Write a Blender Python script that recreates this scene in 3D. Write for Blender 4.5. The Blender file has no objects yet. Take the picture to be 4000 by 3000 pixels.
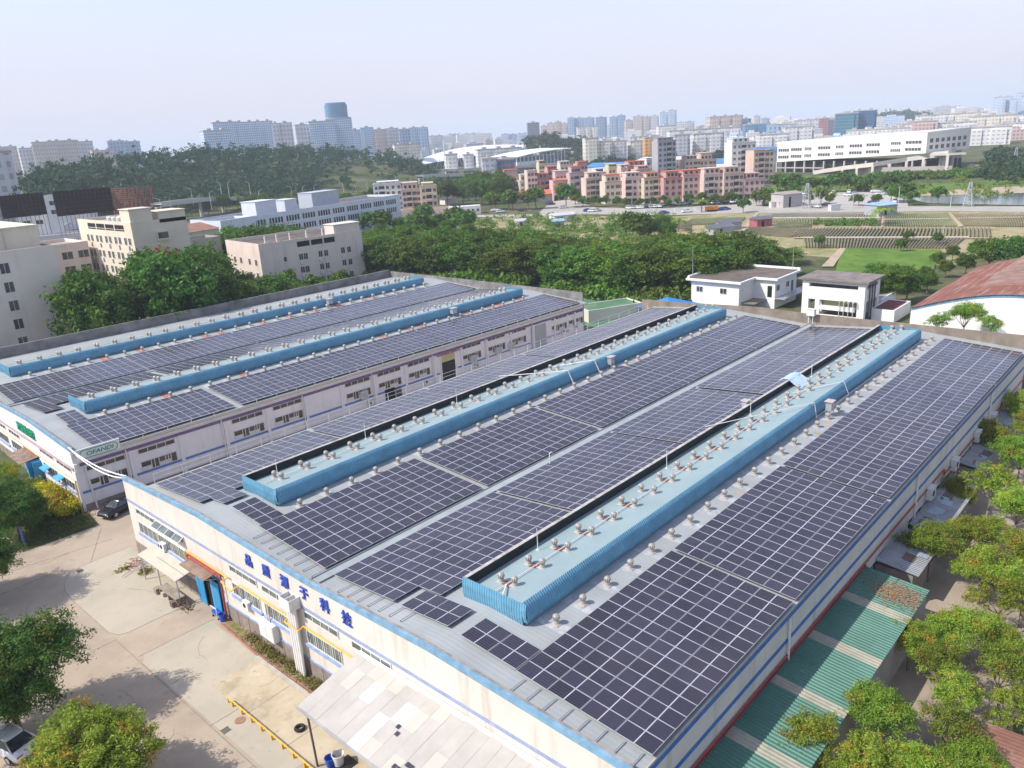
import bpy, math, random
import numpy as np
from mathutils import Vector, Matrix
sc = bpy.context.scene
COL = sc.collection
R = math.radians
rnd = random.Random(7)

# ------------------------------------------------------------------ camera, sky, sun, exposure
CAM = Vector((0.0, 0.0, 35.0))
RM = Matrix(((0.66871267, 0.26120521, -0.69612872), (-0.74137579, 0.16317798, -0.65094922), (-0.05643845, 0.95139097, 0.3027704)))
FPX = 3060.0
cd = bpy.data.cameras.new('camera'); cd.sensor_width = 36.0; cd.lens = 36.0 * FPX / 4000.0
cd.clip_start = 1.0; cd.clip_end = 40000.0
cam = bpy.data.objects.new('camera', cd); COL.objects.link(cam)
cam.matrix_world = Matrix.Translation(CAM) @ RM.to_4x4()
sc.camera = cam
SUN_AZ, SUN_EL = R(149.0), R(46.0)
TO_SUN = Vector((math.cos(SUN_AZ) * math.cos(SUN_EL), math.sin(SUN_AZ) * math.cos(SUN_EL), math.sin(SUN_EL)))
w = bpy.data.worlds.new("World"); sc.world = w; w.use_nodes = True
nt = w.node_tree; nt.nodes.clear()
sky = nt.nodes.new('ShaderNodeTexSky'); sky.sky_type = 'NISHITA'; sky.sun_disc = False
sky.sun_elevation = SUN_EL; sky.sun_rotation = math.atan2(TO_SUN.x, TO_SUN.y) % (2 * math.pi)
sky.altitude = 50; sky.air_density = 1.0; sky.dust_density = 1.0; sky.ozone_density = 2.0
hs = nt.nodes.new('ShaderNodeHueSaturation'); hs.inputs['Saturation'].default_value = 0.72
tint = nt.nodes.new('ShaderNodeMix'); tint.data_type = 'RGBA'; tint.blend_type = 'MULTIPLY'; tint.inputs[0].default_value = 1.0
tint.inputs[7].default_value = (0.97, 0.95, 1.06, 1)
bg = nt.nodes.new('ShaderNodeBackground'); bg.inputs[1].default_value = 0.15
ow = nt.nodes.new('ShaderNodeOutputWorld')
# milky air near the horizon: blend the sky towards a pale lavender with falling elevation
sxyz = nt.nodes.new('ShaderNodeSeparateXYZ'); mrs = nt.nodes.new('ShaderNodeMapRange')
mrs.interpolation_type = 'SMOOTHSTEP'; mrs.inputs[1].default_value = 0.0; mrs.inputs[2].default_value = 0.30; mrs.inputs[3].default_value = 1.0; mrs.inputs[4].default_value = 0.0
tco = nt.nodes.new('ShaderNodeTexCoord'); nt.links.new(tco.outputs['Generated'], sxyz.inputs[0]); nt.links.new(sxyz.outputs[2], mrs.inputs[0])
milk = nt.nodes.new('ShaderNodeMix'); milk.data_type = 'RGBA'; milk.inputs[7].default_value = (3.45, 3.38, 3.80, 1)
nt.links.new(mrs.outputs[0], milk.inputs[0])
wn_ = nt.nodes.new('ShaderNodeTexNoise'); wn_.inputs['Scale'].default_value = 3.0; wn_.inputs['Detail'].default_value = 4; wmp = nt.nodes.new('ShaderNodeMapping'); wmp.inputs['Scale'].default_value = (1, 1, 5)
nt.links.new(tco.outputs['Generated'], wmp.inputs[0]); nt.links.new(wmp.outputs[0], wn_.inputs['Vector'])
wr_ = nt.nodes.new('ShaderNodeMapRange'); wr_.inputs[1].default_value = .3; wr_.inputs[2].default_value = .7; wr_.inputs[3].default_value = .985; wr_.inputs[4].default_value = 1.015; nt.links.new(wn_.outputs['Fac'], wr_.inputs[0])
wv_ = nt.nodes.new('ShaderNodeVectorMath'); wv_.operation = 'SCALE'; nt.links.new(milk.outputs[2], wv_.inputs[0]); nt.links.new(wr_.outputs[0], wv_.inputs['Scale'])
nt.links.new(sky.outputs[0], hs.inputs['Color']); nt.links.new(hs.outputs[0], tint.inputs[6]); nt.links.new(tint.outputs[2], milk.inputs[6])
nt.links.new(wv_.outputs[0], bg.inputs[0]); nt.links.new(bg.outputs[0], ow.inputs[0])
sd = bpy.data.lights.new('sun', 'SUN'); sd.energy = 3.4; sd.angle = R(0.53); sd.color = (1.0, 0.95, 0.87)
so = bpy.data.objects.new('sun', sd); COL.objects.link(so)
so.rotation_euler = (-TO_SUN).to_track_quat('-Z', 'Y').to_euler()
sc.view_settings.view_transform = 'Standard'; sc.view_settings.look = 'None'
sc.view_settings.exposure = 0.63; sc.view_settings.gamma = 1.0
sc.view_settings.use_curve_mapping = False
try:
    cy = sc.cycles
    cy.use_denoising = True; cy.max_bounces = 6; cy.diffuse_bounces = 3; cy.glossy_bounces = 3
    cy.transmission_bounces = 4; cy.transparent_max_bounces = 8; cy.volume_bounces = 1
except Exception:
    pass

# ------------------------------------------------------------------ pixel -> world survey (photo is 4000 x 3000)
def ray(px, py):
    return RM @ Vector((px - 2000.0, 1500.0 - py, -FPX))
def at(px, py, z=0.0):
    r = ray(px, py); t = (z - CAM.z) / r.z
    return CAM + r * t
def far(px, d, z=0.0):
    r = ray(px, 500.0 - 0.0593 * (px - 2400.0)); h = Vector((r.x, r.y)).normalized()
    return Vector((h.x * d, h.y * d, z))
def proj(P):
    c = RM.transposed() @ (Vector(P) - CAM); return (2000 - FPX * c.x / c.z, 1500 + FPX * c.y / c.z)
def zat(px, py, P):
    r = ray(px, py); d = math.hypot(P.x, P.y)
    return CAM.z + r.z * d / math.hypot(r.x, r.y)

# ------------------------------------------------------------------ materials
MATS = {}
def _new(name):
    m = bpy.data.materials.new(name); m.use_nodes = True
    n = m.node_tree; n.nodes.clear()
    o = n.nodes.new('ShaderNodeOutputMaterial'); b = n.nodes.new('ShaderNodeBsdfPrincipled')
    n.links.new(b.outputs[0], o.inputs[0])
    MATS[name] = m
    return m, n, b, o
def _coord(n, scale=(1, 1, 1), kind='Object'):
    t = n.nodes.new('ShaderNodeTexCoord'); mp = n.nodes.new('ShaderNodeMapping')
    mp.inputs['Scale'].default_value = scale
    n.links.new(t.outputs[kind], mp.inputs[0])
    return mp.outputs[0]
def _noise(n, vec, scale, detail=4, rough=.6):
    t = n.nodes.new('ShaderNodeTexNoise'); t.inputs['Scale'].default_value = scale
    t.inputs['Detail'].default_value = detail; t.inputs['Roughness'].default_value = rough
    n.links.new(vec, t.inputs['Vector'])
    return t.outputs['Fac']
def _ramp(n, fac, a, b, lo, hi):
    r = n.nodes.new('ShaderNodeMapRange'); r.inputs[1].default_value = lo; r.inputs[2].default_value = hi
    n.links.new(fac, r.inputs[0]); return r.outputs[0]
def _mix(n, fac, c1, c2, blend='MIX'):
    m = n.nodes.new('ShaderNodeMix'); m.data_type = 'RGBA'; m.blend_type = blend
    if isinstance(fac, (int, float)): m.inputs[0].default_value = fac
    else: n.links.new(fac, m.inputs[0])
    for k, c in ((6, c1), (7, c2)):
        if isinstance(c, (tuple, list)): m.inputs[k].default_value = (c[0], c[1], c[2], 1)
        else: n.links.new(c, m.inputs[k])
    return m.outputs[2]
def mat(name, col, rough=.7, var=.18, scale=.6, metal=0.0, bump=0.0, dirt=None, dirt_amt=.5, dscale=(.5, .5, .5), rand=0.0, corr=None, spec=.4):
    """painted / mineral surface: noise-varied colour, optional dirt colour, optional corrugation (axis, period, depth)"""
    if name in MATS: return MATS[name]
    m, n, b, o = _new(name)
    v = _coord(n)
    f = _noise(n, v, scale, 5)
    f2 = _ramp(n, f, 0, 1, .3, .7)
    c = _mix(n, f2, tuple(x * (1 - var) for x in col), tuple(min(1, x * (1 + var)) for x in col))
    if dirt:
        dv = _coord(n, dscale)
        df = _ramp(n, _noise(n, dv, 1.0, 6, .7), 0, 1, .52, .78)
        mu = n.nodes.new('ShaderNodeMath'); mu.operation = 'MULTIPLY'; mu.inputs[1].default_value = dirt_amt
        n.links.new(df, mu.inputs[0])
        c = _mix(n, mu.outputs[0], c, dirt)
    if rand:
        oi = n.nodes.new('ShaderNodeObjectInfo')
        mr = n.nodes.new('ShaderNodeMapRange'); mr.inputs[3].default_value = 1 - rand; mr.inputs[4].default_value = 1 + rand
        n.links.new(oi.outputs['Random'], mr.inputs[0])
        vm = n.nodes.new('ShaderNodeVectorMath'); vm.operation = 'SCALE'
        n.links.new(c, vm.inputs[0]); n.links.new(mr.outputs[0], vm.inputs['Scale']); c = vm.outputs[0]
    n.links.new(c, b.inputs['Base Color'])
    b.inputs['Roughness'].default_value = rough; b.inputs['Metallic'].default_value = metal
    b.inputs['Specular IOR Level'].default_value = spec
    hts = None
    if corr:
        ax, per, dep = corr
        sp = n.nodes.new('ShaderNodeSeparateXYZ'); n.links.new(v, sp.inputs[0])
        ml = n.nodes.new('ShaderNodeMath'); ml.operation = 'MULTIPLY'; ml.inputs[1].default_value = 2 * math.pi / per
        n.links.new(sp.outputs[ax], ml.inputs[0])
        sn = n.nodes.new('ShaderNodeMath'); sn.operation = 'SINE'; n.links.new(ml.outputs[0], sn.inputs[0])
        bp = n.nodes.new('ShaderNodeBump'); bp.inputs['Strength'].default_value = 1.0; bp.inputs['Distance'].default_value = dep
        n.links.new(sn.outputs[0], bp.inputs['Height']); n.links.new(bp.outputs[0], b.inputs['Normal'])
    elif bump:
        bp = n.nodes.new('ShaderNodeBump'); bp.inputs['Strength'].default_value = .6; bp.inputs['Distance'].default_value = bump
        n.links.new(_noise(n, v, scale * 6, 6), bp.inputs['Height']); n.links.new(bp.outputs[0], b.inputs['Normal'])
    return m
def glass(name, col=(.03, .04, .045), rough=.08):
    if name in MATS: return MATS[name]
    m, n, b, o = _new(name)
    v = _coord(n); f = _ramp(n, _noise(n, v, .7, 3), 0, 1, .35, .65)
    n.links.new(_mix(n, f, tuple(x * .6 for x in col), tuple(x * 1.7 for x in col)), b.inputs['Base Color'])
    b.inputs['Roughness'].default_value = rough; b.inputs['Specular IOR Level'].default_value = .6
    return m
def leafmat(name, c1, c2, c3=None, amt3=.3, s3=.35, trans=.35, rough=.6):
    """foliage: two greens in clumps, optional third tint (young or flowering tips), light passing through leaves"""
    if name in MATS: return MATS[name]
    m, n, b, o = _new(name)
    v = _coord(n); f = _ramp(n, _noise(n, v, .55, 4, .7), 0, 1, .36, .66)
    g = n.nodes.new('ShaderNodeNewGeometry')
    c = _mix(n, f, c1, c2)
    c = _mix(n, _ramp(n, g.outputs['Random Per Island'], 0, 1, 0.0, 2.2), c, tuple(min(1, x * 1.9) for x in c2))
    if c3:
        f3 = _ramp(n, _noise(n, v, s3, 3), 0, 1, .56, .64)
        mu = n.nodes.new('ShaderNodeMath'); mu.operation = 'MULTIPLY'; mu.inputs[1].default_value = amt3
        n.links.new(f3, mu.inputs[0]); c = _mix(n, mu.outputs[0], c, c3)
    oi = n.nodes.new('ShaderNodeObjectInfo')
    h = n.nodes.new('ShaderNodeHueSaturation')
    mr = n.nodes.new('ShaderNodeMapRange'); mr.inputs[3].default_value = .47; mr.inputs[4].default_value = .52
    n.links.new(oi.outputs['Random'], mr.inputs[0]); n.links.new(mr.outputs[0], h.inputs['Hue'])
    mr2 = n.nodes.new('ShaderNodeMapRange'); mr2.inputs[3].default_value = .75; mr2.inputs[4].default_value = 1.3
    n.links.new(oi.outputs['Random'], mr2.inputs[0]); n.links.new(mr2.outputs[0], h.inputs['Value'])
    n.links.new(c, h.inputs['Color']); c = h.outputs[0]
    n.links.new(c, b.inputs['Base Color']); b.inputs['Roughness'].default_value = rough
    b.inputs['Specular IOR Level'].default_value = .25
    tr = n.nodes.new('ShaderNodeBsdfTranslucent'); n.links.new(c, tr.inputs[0])
    ms = n.nodes.new('ShaderNodeMixShader'); ms.inputs[0].default_value = trans
    n.links.new(b.outputs[0], ms.inputs[1]); n.links.new(tr.outputs[0], ms.inputs[2]); n.links.new(ms.outputs[0], o.inputs[0])
    return m
def facade(name, wall, pane, fh=3.2, bw=3.0, lo=.3, hi=.8, bl=.2, br=.8, var=.1):
    """far building skin: rows of real window openings too small to model, laid on the wall by storey and bay"""
    if name in MATS: return MATS[name]
    m, n, b, o = _new(name)
    t = n.nodes.new('ShaderNodeTexCoord'); sp = n.nodes.new('ShaderNodeSeparateXYZ'); n.links.new(t.outputs['Object'], sp.inputs[0])
    nr = n.nodes.new('ShaderNodeSeparateXYZ'); n.links.new(t.outputs['Normal'], nr.inputs[0])
    def math_(op, a, bb=None):
        q = n.nodes.new('ShaderNodeMath'); q.operation = op
        for k, x in ((0, a), (1, bb)):
            if x is None: continue
            if isinstance(x, (int, float)): q.inputs[k].default_value = x
            else: n.links.new(x, q.inputs[k])
        return q.outputs[0]
    ab = math_('ABSOLUTE', nr.outputs[1]); isy = math_('GREATER_THAN', ab, .6)
    h = n.nodes.new('ShaderNodeMix'); h.data_type = 'FLOAT'
    n.links.new(isy, h.inputs[0]); n.links.new(sp.outputs[1], h.inputs[2]); n.links.new(sp.outputs[0], h.inputs[3])
    fx = math_('FRACT', math_('DIVIDE', h.outputs[0], bw)); fz = math_('FRACT', math_('DIVIDE', sp.outputs[2], fh))
    k = math_('MULTIPLY', math_('MULTIPLY', math_('GREATER_THAN', fx, bl), math_('LESS_THAN', fx, br)),
              math_('MULTIPLY', math_('GREATER_THAN', fz, lo), math_('LESS_THAN', fz, hi)))
    k = math_('MULTIPLY', k, math_('LESS_THAN', math_('ABSOLUTE', nr.outputs[2]), .5))
    v = _coord(n); f = _ramp(n, _noise(n, v, .05, 3), 0, 1, .3, .7)
    wc = _mix(n, f, tuple(x * (1 - var) for x in wall), tuple(min(1, x * (1 + var)) for x in wall))
    c = _mix(n, k, wc, pane)
    n.links.new(c, b.inputs['Base Color']); b.inputs['Roughness'].default_value = .5
    return m
def solar(name):
    if name in MATS: return MATS[name]
    m, n, b, o = _new(name)
    t = n.nodes.new('ShaderNodeTexCoord'); sp = n.nodes.new('ShaderNodeSeparateXYZ'); n.links.new(t.outputs['UV'], sp.inputs[0])
    def math_(op, a, bb=None):
        q = n.nodes.new('ShaderNodeMath'); q.operation = op
        for k, x in ((0, a), (1, bb)):
            if x is None: continue
            if isinstance(x, (int, float)): q.inputs[k].default_value = x
            else: n.links.new(x, q.inputs[k])
        return q.outputs[0]
    def line(src, cnt, wd):
        fr = math_('FRACT', math_('MULTIPLY', src, cnt)); d = math_('ABSOLUTE', math_('SUBTRACT', fr, .5))
        return math_('GREATER_THAN', d, .5 - wd)
    grid = math_('MAXIMUM', line(sp.outputs[0], 6, .035), line(sp.outputs[1], 24, .05))
    mid = math_('LESS_THAN', math_('ABSOLUTE', math_('SUBTRACT', sp.outputs[1], .5)), .013)
    g = n.nodes.new('ShaderNodeNewGeometry'); oi = n.nodes.new('ShaderNodeObjectInfo')
    rr = math_('FRACT', math_('ADD', g.outputs['Random Per Island'], oi.outputs['Random']))
    base = _mix(n, rr, (.013, .011, .017), (.028, .024, .042))
    dn = _ramp(n, _noise(n, g.outputs['Position'], .22, 5, .7), 0, 1, .42, .72)
    base = _mix(n, math_('MULTIPLY', dn, .45), base, (.062, .055, .062))
    c = _mix(n, math_('MULTIPLY', grid, .75), base, (.17, .16, .20))
    c = _mix(n, mid, c, (.56, .55, .58))
    n.links.new(c, b.inputs['Base Color'])
    b.inputs['Roughness'].default_value = .18; b.inputs['Specular IOR Level'].default_value = .50
    return m

# ------------------------------------------------------------------ mesh builder
class MB:
    def __init__(s): s.v = []; s.f = []; s.m = []
    def add(s, vs, fs, m=0):
        k = len(s.v); s.v += [tuple(p) for p in vs]; s.f += [tuple(i + k for i in f) for f in fs]; s.m += [m] * len(fs); return s
    def box(s, x0, y0, z0, x1, y1, z1, m=0):
        return s.add([(x0, y0, z0), (x1, y0, z0), (x1, y1, z0), (x0, y1, z0), (x0, y0, z1), (x1, y0, z1), (x1, y1, z1), (x0, y1, z1)],
              [(0, 3, 2, 1), (4, 5, 6, 7), (0, 1, 5, 4), (1, 2, 6, 5), (2, 3, 7, 6), (3, 0, 4, 7)], m)
    def poly(s, pts, m=0): return s.add(pts, [tuple(range(len(pts)))], m)
    def prism(s, pts, z0, z1, m=0):
        n = len(pts); vs = [(p[0], p[1], z0) for p in pts] + [(p[0], p[1], z1) for p in pts]
        fs = [tuple(range(n))[::-1], tuple(range(n, 2 * n))] + [(i, (i + 1) % n, n + (i + 1) % n, n + i) for i in range(n)]
        return s.add(vs, fs, m)
    def extr(s, prof, axis, a, b, m=0):
        """closed profile of (u, z) pushed from a to b along axis 'x' or 'y'"""
        n = len(prof)
        q = (lambda p, t: (t, p[0], p[1])) if axis == 'x' else (lambda p, t: (p[0], t, p[1]))
        vs = [q(p, a) for p in prof] + [q(p, b) for p in prof]
        fs = [tuple(range(n))[::-1], tuple(range(n, 2 * n))] + [(i, (i + 1) % n, n + (i + 1) % n, n + i) for i in range(n)]
        return s.add(vs, fs, m)
    def bar(s, p, q, w, h=None, m=0):
        h = h or w; p = Vector(p); q = Vector(q); d = (q - p).normalized()
        up = Vector((0, 0, 1)) if abs(d.z) < .95 else Vector((1, 0, 0))
        a = d.cross(up).normalized() * (w / 2); b = a.cross(d).normalized() * (h / 2)
        vs = [p - a - b, p + a - b, p + a + b, p - a + b, q - a - b, q + a - b, q + a + b, q - a + b]
        return s.add(vs, [(0, 1, 2, 3)[::-1], (4, 5, 6, 7), (0, 1, 5, 4), (1, 2, 6, 5), (2, 3, 7, 6), (3, 0, 4, 7)], m)
    def tube(s, p, q, r, r2=None, n=8, m=0):
        r2 = r if r2 is None else r2; p = Vector(p); q = Vector(q); d = (q - p).normalized()
        up = Vector((0, 0, 1)) if abs(d.z) < .95 else Vector((1, 0, 0))
        a = d.cross(up).normalized(); b = a.cross(d).normalized()
        cs = [(math.cos(2 * math.pi * i / n), math.sin(2 * math.pi * i / n)) for i in range(n)]
        vs = [p + (a * c + b * t) * r for c, t in cs] + [q + (a * c + b * t) * r2 for c, t in cs]
        return s.add(vs, [(i, (i + 1) % n, n + (i + 1) % n, n + i) for i in range(n)] + [tuple(range(n))[::-1], tuple(range(n, 2 * n))], m)
    def path(s, pts, r, n=6, m=0):
        for a, b in zip(pts[:-1], pts[1:]): s.tube(a, b, r, n=n, m=m)
        return s
    def lathe(s, prof, c=(0, 0, 0), n=16, m=0, mod=None):
        k = len(s.v)
        for (r, z) in prof:
            for i in range(n):
                rr = r * (mod(i) if mod else 1); a = 2 * math.pi * i / n
                s.v.append((c[0] + rr * math.cos(a), c[1] + rr * math.sin(a), c[2] + z))
        for j in range(len(prof) - 1):
            for i in range(n):
                s.f.append((k + j * n + i, k + j * n + (i + 1) % n, k + (j + 1) * n + (i + 1) % n, k + (j + 1) * n + i)); s.m.append(m)
        s.f.append(tuple(k + i for i in range(n))[::-1]); s.m.append(m)
        s.f.append(tuple(k + (len(prof) - 1) * n + i for i in range(n))); s.m.append(m)
        return s
    def mesh(s, name, mats, smooth=False):
        me = bpy.data.meshes.new(name); me.from_pydata(s.v, [], s.f)
        for q in (mats if isinstance(mats, (list, tuple)) else [mats]): me.materials.append(q)
        me.polygons.foreach_set('material_index', s.m)
        if smooth: me.polygons.foreach_set('use_smooth', [True] * len(s.f))
        me.update(); return me
    def build(s, name, mats, parent=None, smooth=False, **kw): return obj(name, s.mesh(name, mats, smooth), parent, **kw)
def obj(name, me, parent=None, loc=None, rz=None, label=None, cat=None, group=None, kind=None):
    o = bpy.data.objects.new(name, me); COL.objects.link(o)
    if parent is not None: o.parent = parent
    if loc is not None: o.location = loc
    if rz is not None: o.rotation_euler = (0, 0, rz)
    return tag(o, label, cat, group, kind)
def tag(o, label=None, cat=None, group=None, kind=None):
    if label: o['label'] = label
    if cat: o['category'] = cat
    if group: o['group'] = group
    if kind: o['kind'] = kind
    return o
def thing(name, label, cat, loc=(0, 0, 0), rz=0.0, group=None):
    return obj(name, None, None, loc, rz, label, cat, group)
def dup(root, loc=None, rz=None, scale=None, label=None, group=None):
    r = root.copy(); COL.objects.link(r)
    if loc is not None: r.location = loc
    if rz is not None: r.rotation_euler = (r.rotation_euler.x, r.rotation_euler.y, rz)
    if scale is not None: r.scale = (scale, scale, scale) if isinstance(scale, (int, float)) else scale
    if label: r['label'] = label
    if group: r['group'] = group
    for ch in list(root.children):
        c = ch.copy(); COL.objects.link(c); c.parent = r
        for g in list(ch.children):
            d = g.copy(); COL.objects.link(d); d.parent = c
    return r
ORD = ['', 'first', 'second', 'third', 'fourth', 'fifth', 'sixth', 'seventh', 'eighth', 'ninth', 'tenth', 'eleventh', 'twelfth', 'thirteenth', 'fourteenth', 'fifteenth',
       'sixteenth', 'seventeenth', 'eighteenth', 'nineteenth', 'twentieth']
def nth(i):
    if i < len(ORD): return ORD[i]
    t = {2: 'twenty', 3: 'thirty', 4: 'forty', 5: 'fifty', 6: 'sixty', 7: 'seventy', 8: 'eighty', 9: 'ninety'}[i // 10]
    return t + '-' + ORD[i % 10] if i % 10 else t[:-1] + 'ieth'
def ground_poly(name, pts, z, m, kind='structure', label=None, cat=None):
    me = MB().poly([(p[0], p[1], z) for p in pts]).mesh(name, m)
    return obj(name, me, kind=kind, label=label, cat=cat)
def text_mesh(s, size, m, depth=.03, xs=1.0):
    c = bpy.data.curves.new('lettering', 'FONT'); c.body = s; c.size = size; c.extrude = depth; c.offset = size * .012
    o = bpy.data.objects.new('lettering', c); COL.objects.link(o)
    me = bpy.data.meshes.new_from_object(o.evaluated_get(bpy.context.evaluated_depsgraph_get()))
    bpy.data.objects.remove(o); me.materials.clear(); me.materials.append(m)
    return me
# ------------------------------------------------------------------ shared materials
wall_white = mat('white_render', (.62, .575, .50), .85, .08, .35, dirt=(.38, .31, .23), dirt_amt=.7, dscale=(1.1, 1.1, .10), bump=.01)
wall_cool = mat('pale_render', (.76, .73, .735), .85, .07, .35, dirt=(.40, .36, .33), dirt_amt=.35, dscale=(.9, .9, .12), bump=.01)
old_concrete = mat('stained_concrete', (.22, .18, .14), .9, .3, .5, dirt=(.09, .085, .08), dirt_amt=.8, dscale=(.5, .5, .25), bump=.02)
dark_concrete = mat('mossy_concrete', (.20, .19, .18), .9, .35, .6, dirt=(.05, .05, .055), dirt_amt=.85, dscale=(.35, .35, .5), bump=.02)
roof_sheet = mat('grey_green_roof_sheet', (.335, .355, .35), .55, .12, .25, dirt=(.36, .31, .25), dirt_amt=.55, dscale=(.9, .09, .3), corr=(0, .32, .003))
deck_sheet = mat('blue_green_roof_sheet', (.275, .36, .365), .5, .09, .3, dirt=(.33, .36, .34), dirt_amt=.35, dscale=(.8, .1, .3), corr=(0, .28, .002))
side_blue = mat('blue_ribbed_sheet', (.125, .31, .43), .4, .14, .8, dirt=(.24, .42, .50), dirt_amt=.55, dscale=(.5, 2.5, .9))
edge_blue = mat('blue_band_paint', (.17, .31, .42), .7, .22, 1.5, dirt=(.40, .45, .5), dirt_amt=.6, dscale=(2, 2, 2))
stripe_blue = mat('blue_stripe_paint', (.10, .20, .47), .75, .2, 1.5, dirt=(.35, .38, .48), dirt_amt=.4, dscale=(1, 1.5, 1))
stripe_pale = mat('sunlit_blue_stripe', (.27, .31, .43), .8, .15, 1.5, dirt=(.5, .5, .56), dirt_amt=.5, dscale=(1, 1.5, 1))  # gable copy of the stripe blue, sunlight put into its paler colour
purple_pipe = mat('purple_pipe_paint', (.17, .12, .25), .6, .2, 1.0)
sill_blue = mat('sill_paint', (.24, .32, .52), .8, .2, 2.0, dirt=(.5, .48, .46), dirt_amt=.5, dscale=(2, 2, 2))
plinth_m = mat('grey_stone_plinth', (.26, .215, .18), .9, .22, 1.2, dirt=(.12, .10, .09), dirt_amt=.6, dscale=(.8, .8, 1.2), bump=.02)
rust_m = mat('rust_stain', (.20, .075, .05), .9, .3, 3.0)
seal_m = mat('white_flashing', (.45, .41, .37), .7, .2, 3.0, dirt=(.3, .2, .14), dirt_amt=.5, dscale=(3, 3, 3))
steel_m = mat('weathered_steel', (.42, .385, .345), .5, .16, 3.0, metal=.35)
galv_m = mat('galvanised_metal', (.50, .51, .52), .45, .12, 2.0, metal=.5)
alu_m = mat('aluminium_frame', (.45, .44, .47), .45, .06, 2.0, metal=.2)
white_pvc = mat('white_pipe', (.74, .72, .68), .5, .06, 2.0)
frame_white = mat('white_window_frame', (.62, .60, .57), .6, .08, 2.0)
grey_shut = mat('grey_metal_sheet', (.42, .43, .44), .5, .1, .8, corr=(2, .2, .02))
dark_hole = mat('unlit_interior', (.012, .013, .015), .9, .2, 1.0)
door_blue = mat('bright_blue_door', (.05, .33, .60), .45, .14, .8, dirt=(.25, .42, .55), dirt_amt=.4)
red_pipe = mat('red_pipe_paint', (.36, .045, .04), .55, .2, 1.5)
yellow_pipe = mat('yellow_pipe_paint', (.78, .42, .03), .5, .12, 1.5)
ac_white = mat('white_ac_casing', (.66, .65, .62), .55, .08, 1.5, dirt=(.4, .36, .3), dirt_amt=.3)
black_m = mat('black_plastic', (.02, .02, .021), .5, .2, 2.0)
win_dark = glass('dark_window_glass', (.045, .045, .045), .12)
win_green = glass('greenish_window_glass', (.085, .105, .09), .15)
pv = solar('solar_cells')
cell_back = mat('panel_backsheet', (.5, .5, .5), .7)

# ------------------------------------------------------------------ factory halls
HL = 84.0
def zroof(prof, y):
    for (a, za), (b, zb) in zip(prof[:-1], prof[1:]):
        if a <= y <= b: return za + (zb - za) * (y - a) / (b - a)
    return prof[0][1] if y < prof[0][0] else prof[-1][1]
RPROF = [(-.06, 7.0), (13.5, 8.0), (26.0, 7.07), (40.0, 8.05), (52.0, 7.08)]
LPROF = [(-.95, 6.93), (13.0, 8.0), (24.6, 7.10), (39.5, 8.05), (54.2, 7.1)]
RGAB = [(0, 7.80), (13.5, 8.28), (25.5, 7.98), (40.5, 8.42), (54.3, 7.82)]
LGAB = [(0, 7.72), (13.5, 8.25), (24.3, 7.95), (40.5, 8.40), (54.3, 7.80)]
MON_Y0, MON_Y1, MON_L = 10.85, 15.6, 74.4
def deck_z(y): return 9.20 - (y - MON_Y0) * .135

def win_mesh(wid, hgt, panes, gl, fr, bars=0, d=.06, sill=None):
    """framed window lying in the xz plane, front towards -y, origin at its lower left corner"""
    m = MB(); t = .07
    m.box(0, -.012, 0, wid, .05, hgt, 0)
    m.box(-t, -d, -t, wid + t, .04, 0, 1); m.box(-t, -d, hgt, wid + t, .04, hgt + t, 1)
    m.box(-t, -d, 0, 0, .04, hgt, 1); m.box(wid, -d, 0, wid + t, .04, hgt, 1)
    for i in range(1, panes):
        x = wid * i / panes; m.box(x - .035, -d + .008, 0, x + .035, .04, hgt, 1)
    for i in range(bars):
        x = wid * (i + .5) / bars; m.box(x - .02, -d + .02, 0, x + .02, .0, hgt, 1)
    if sill is not None: m.box(-.25, -.16, -.30, wid + .25, .04, -.075, 2)
    return m
def gable_mesh(prof, x0, x1, zb=0.0):
    pts = [(prof[0][0], zb)] + [p for p in prof] + [(prof[-1][0], zb)]
    return MB().extr([(p[0], p[1]) for p in pts], 'x', x0, x1)
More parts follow.
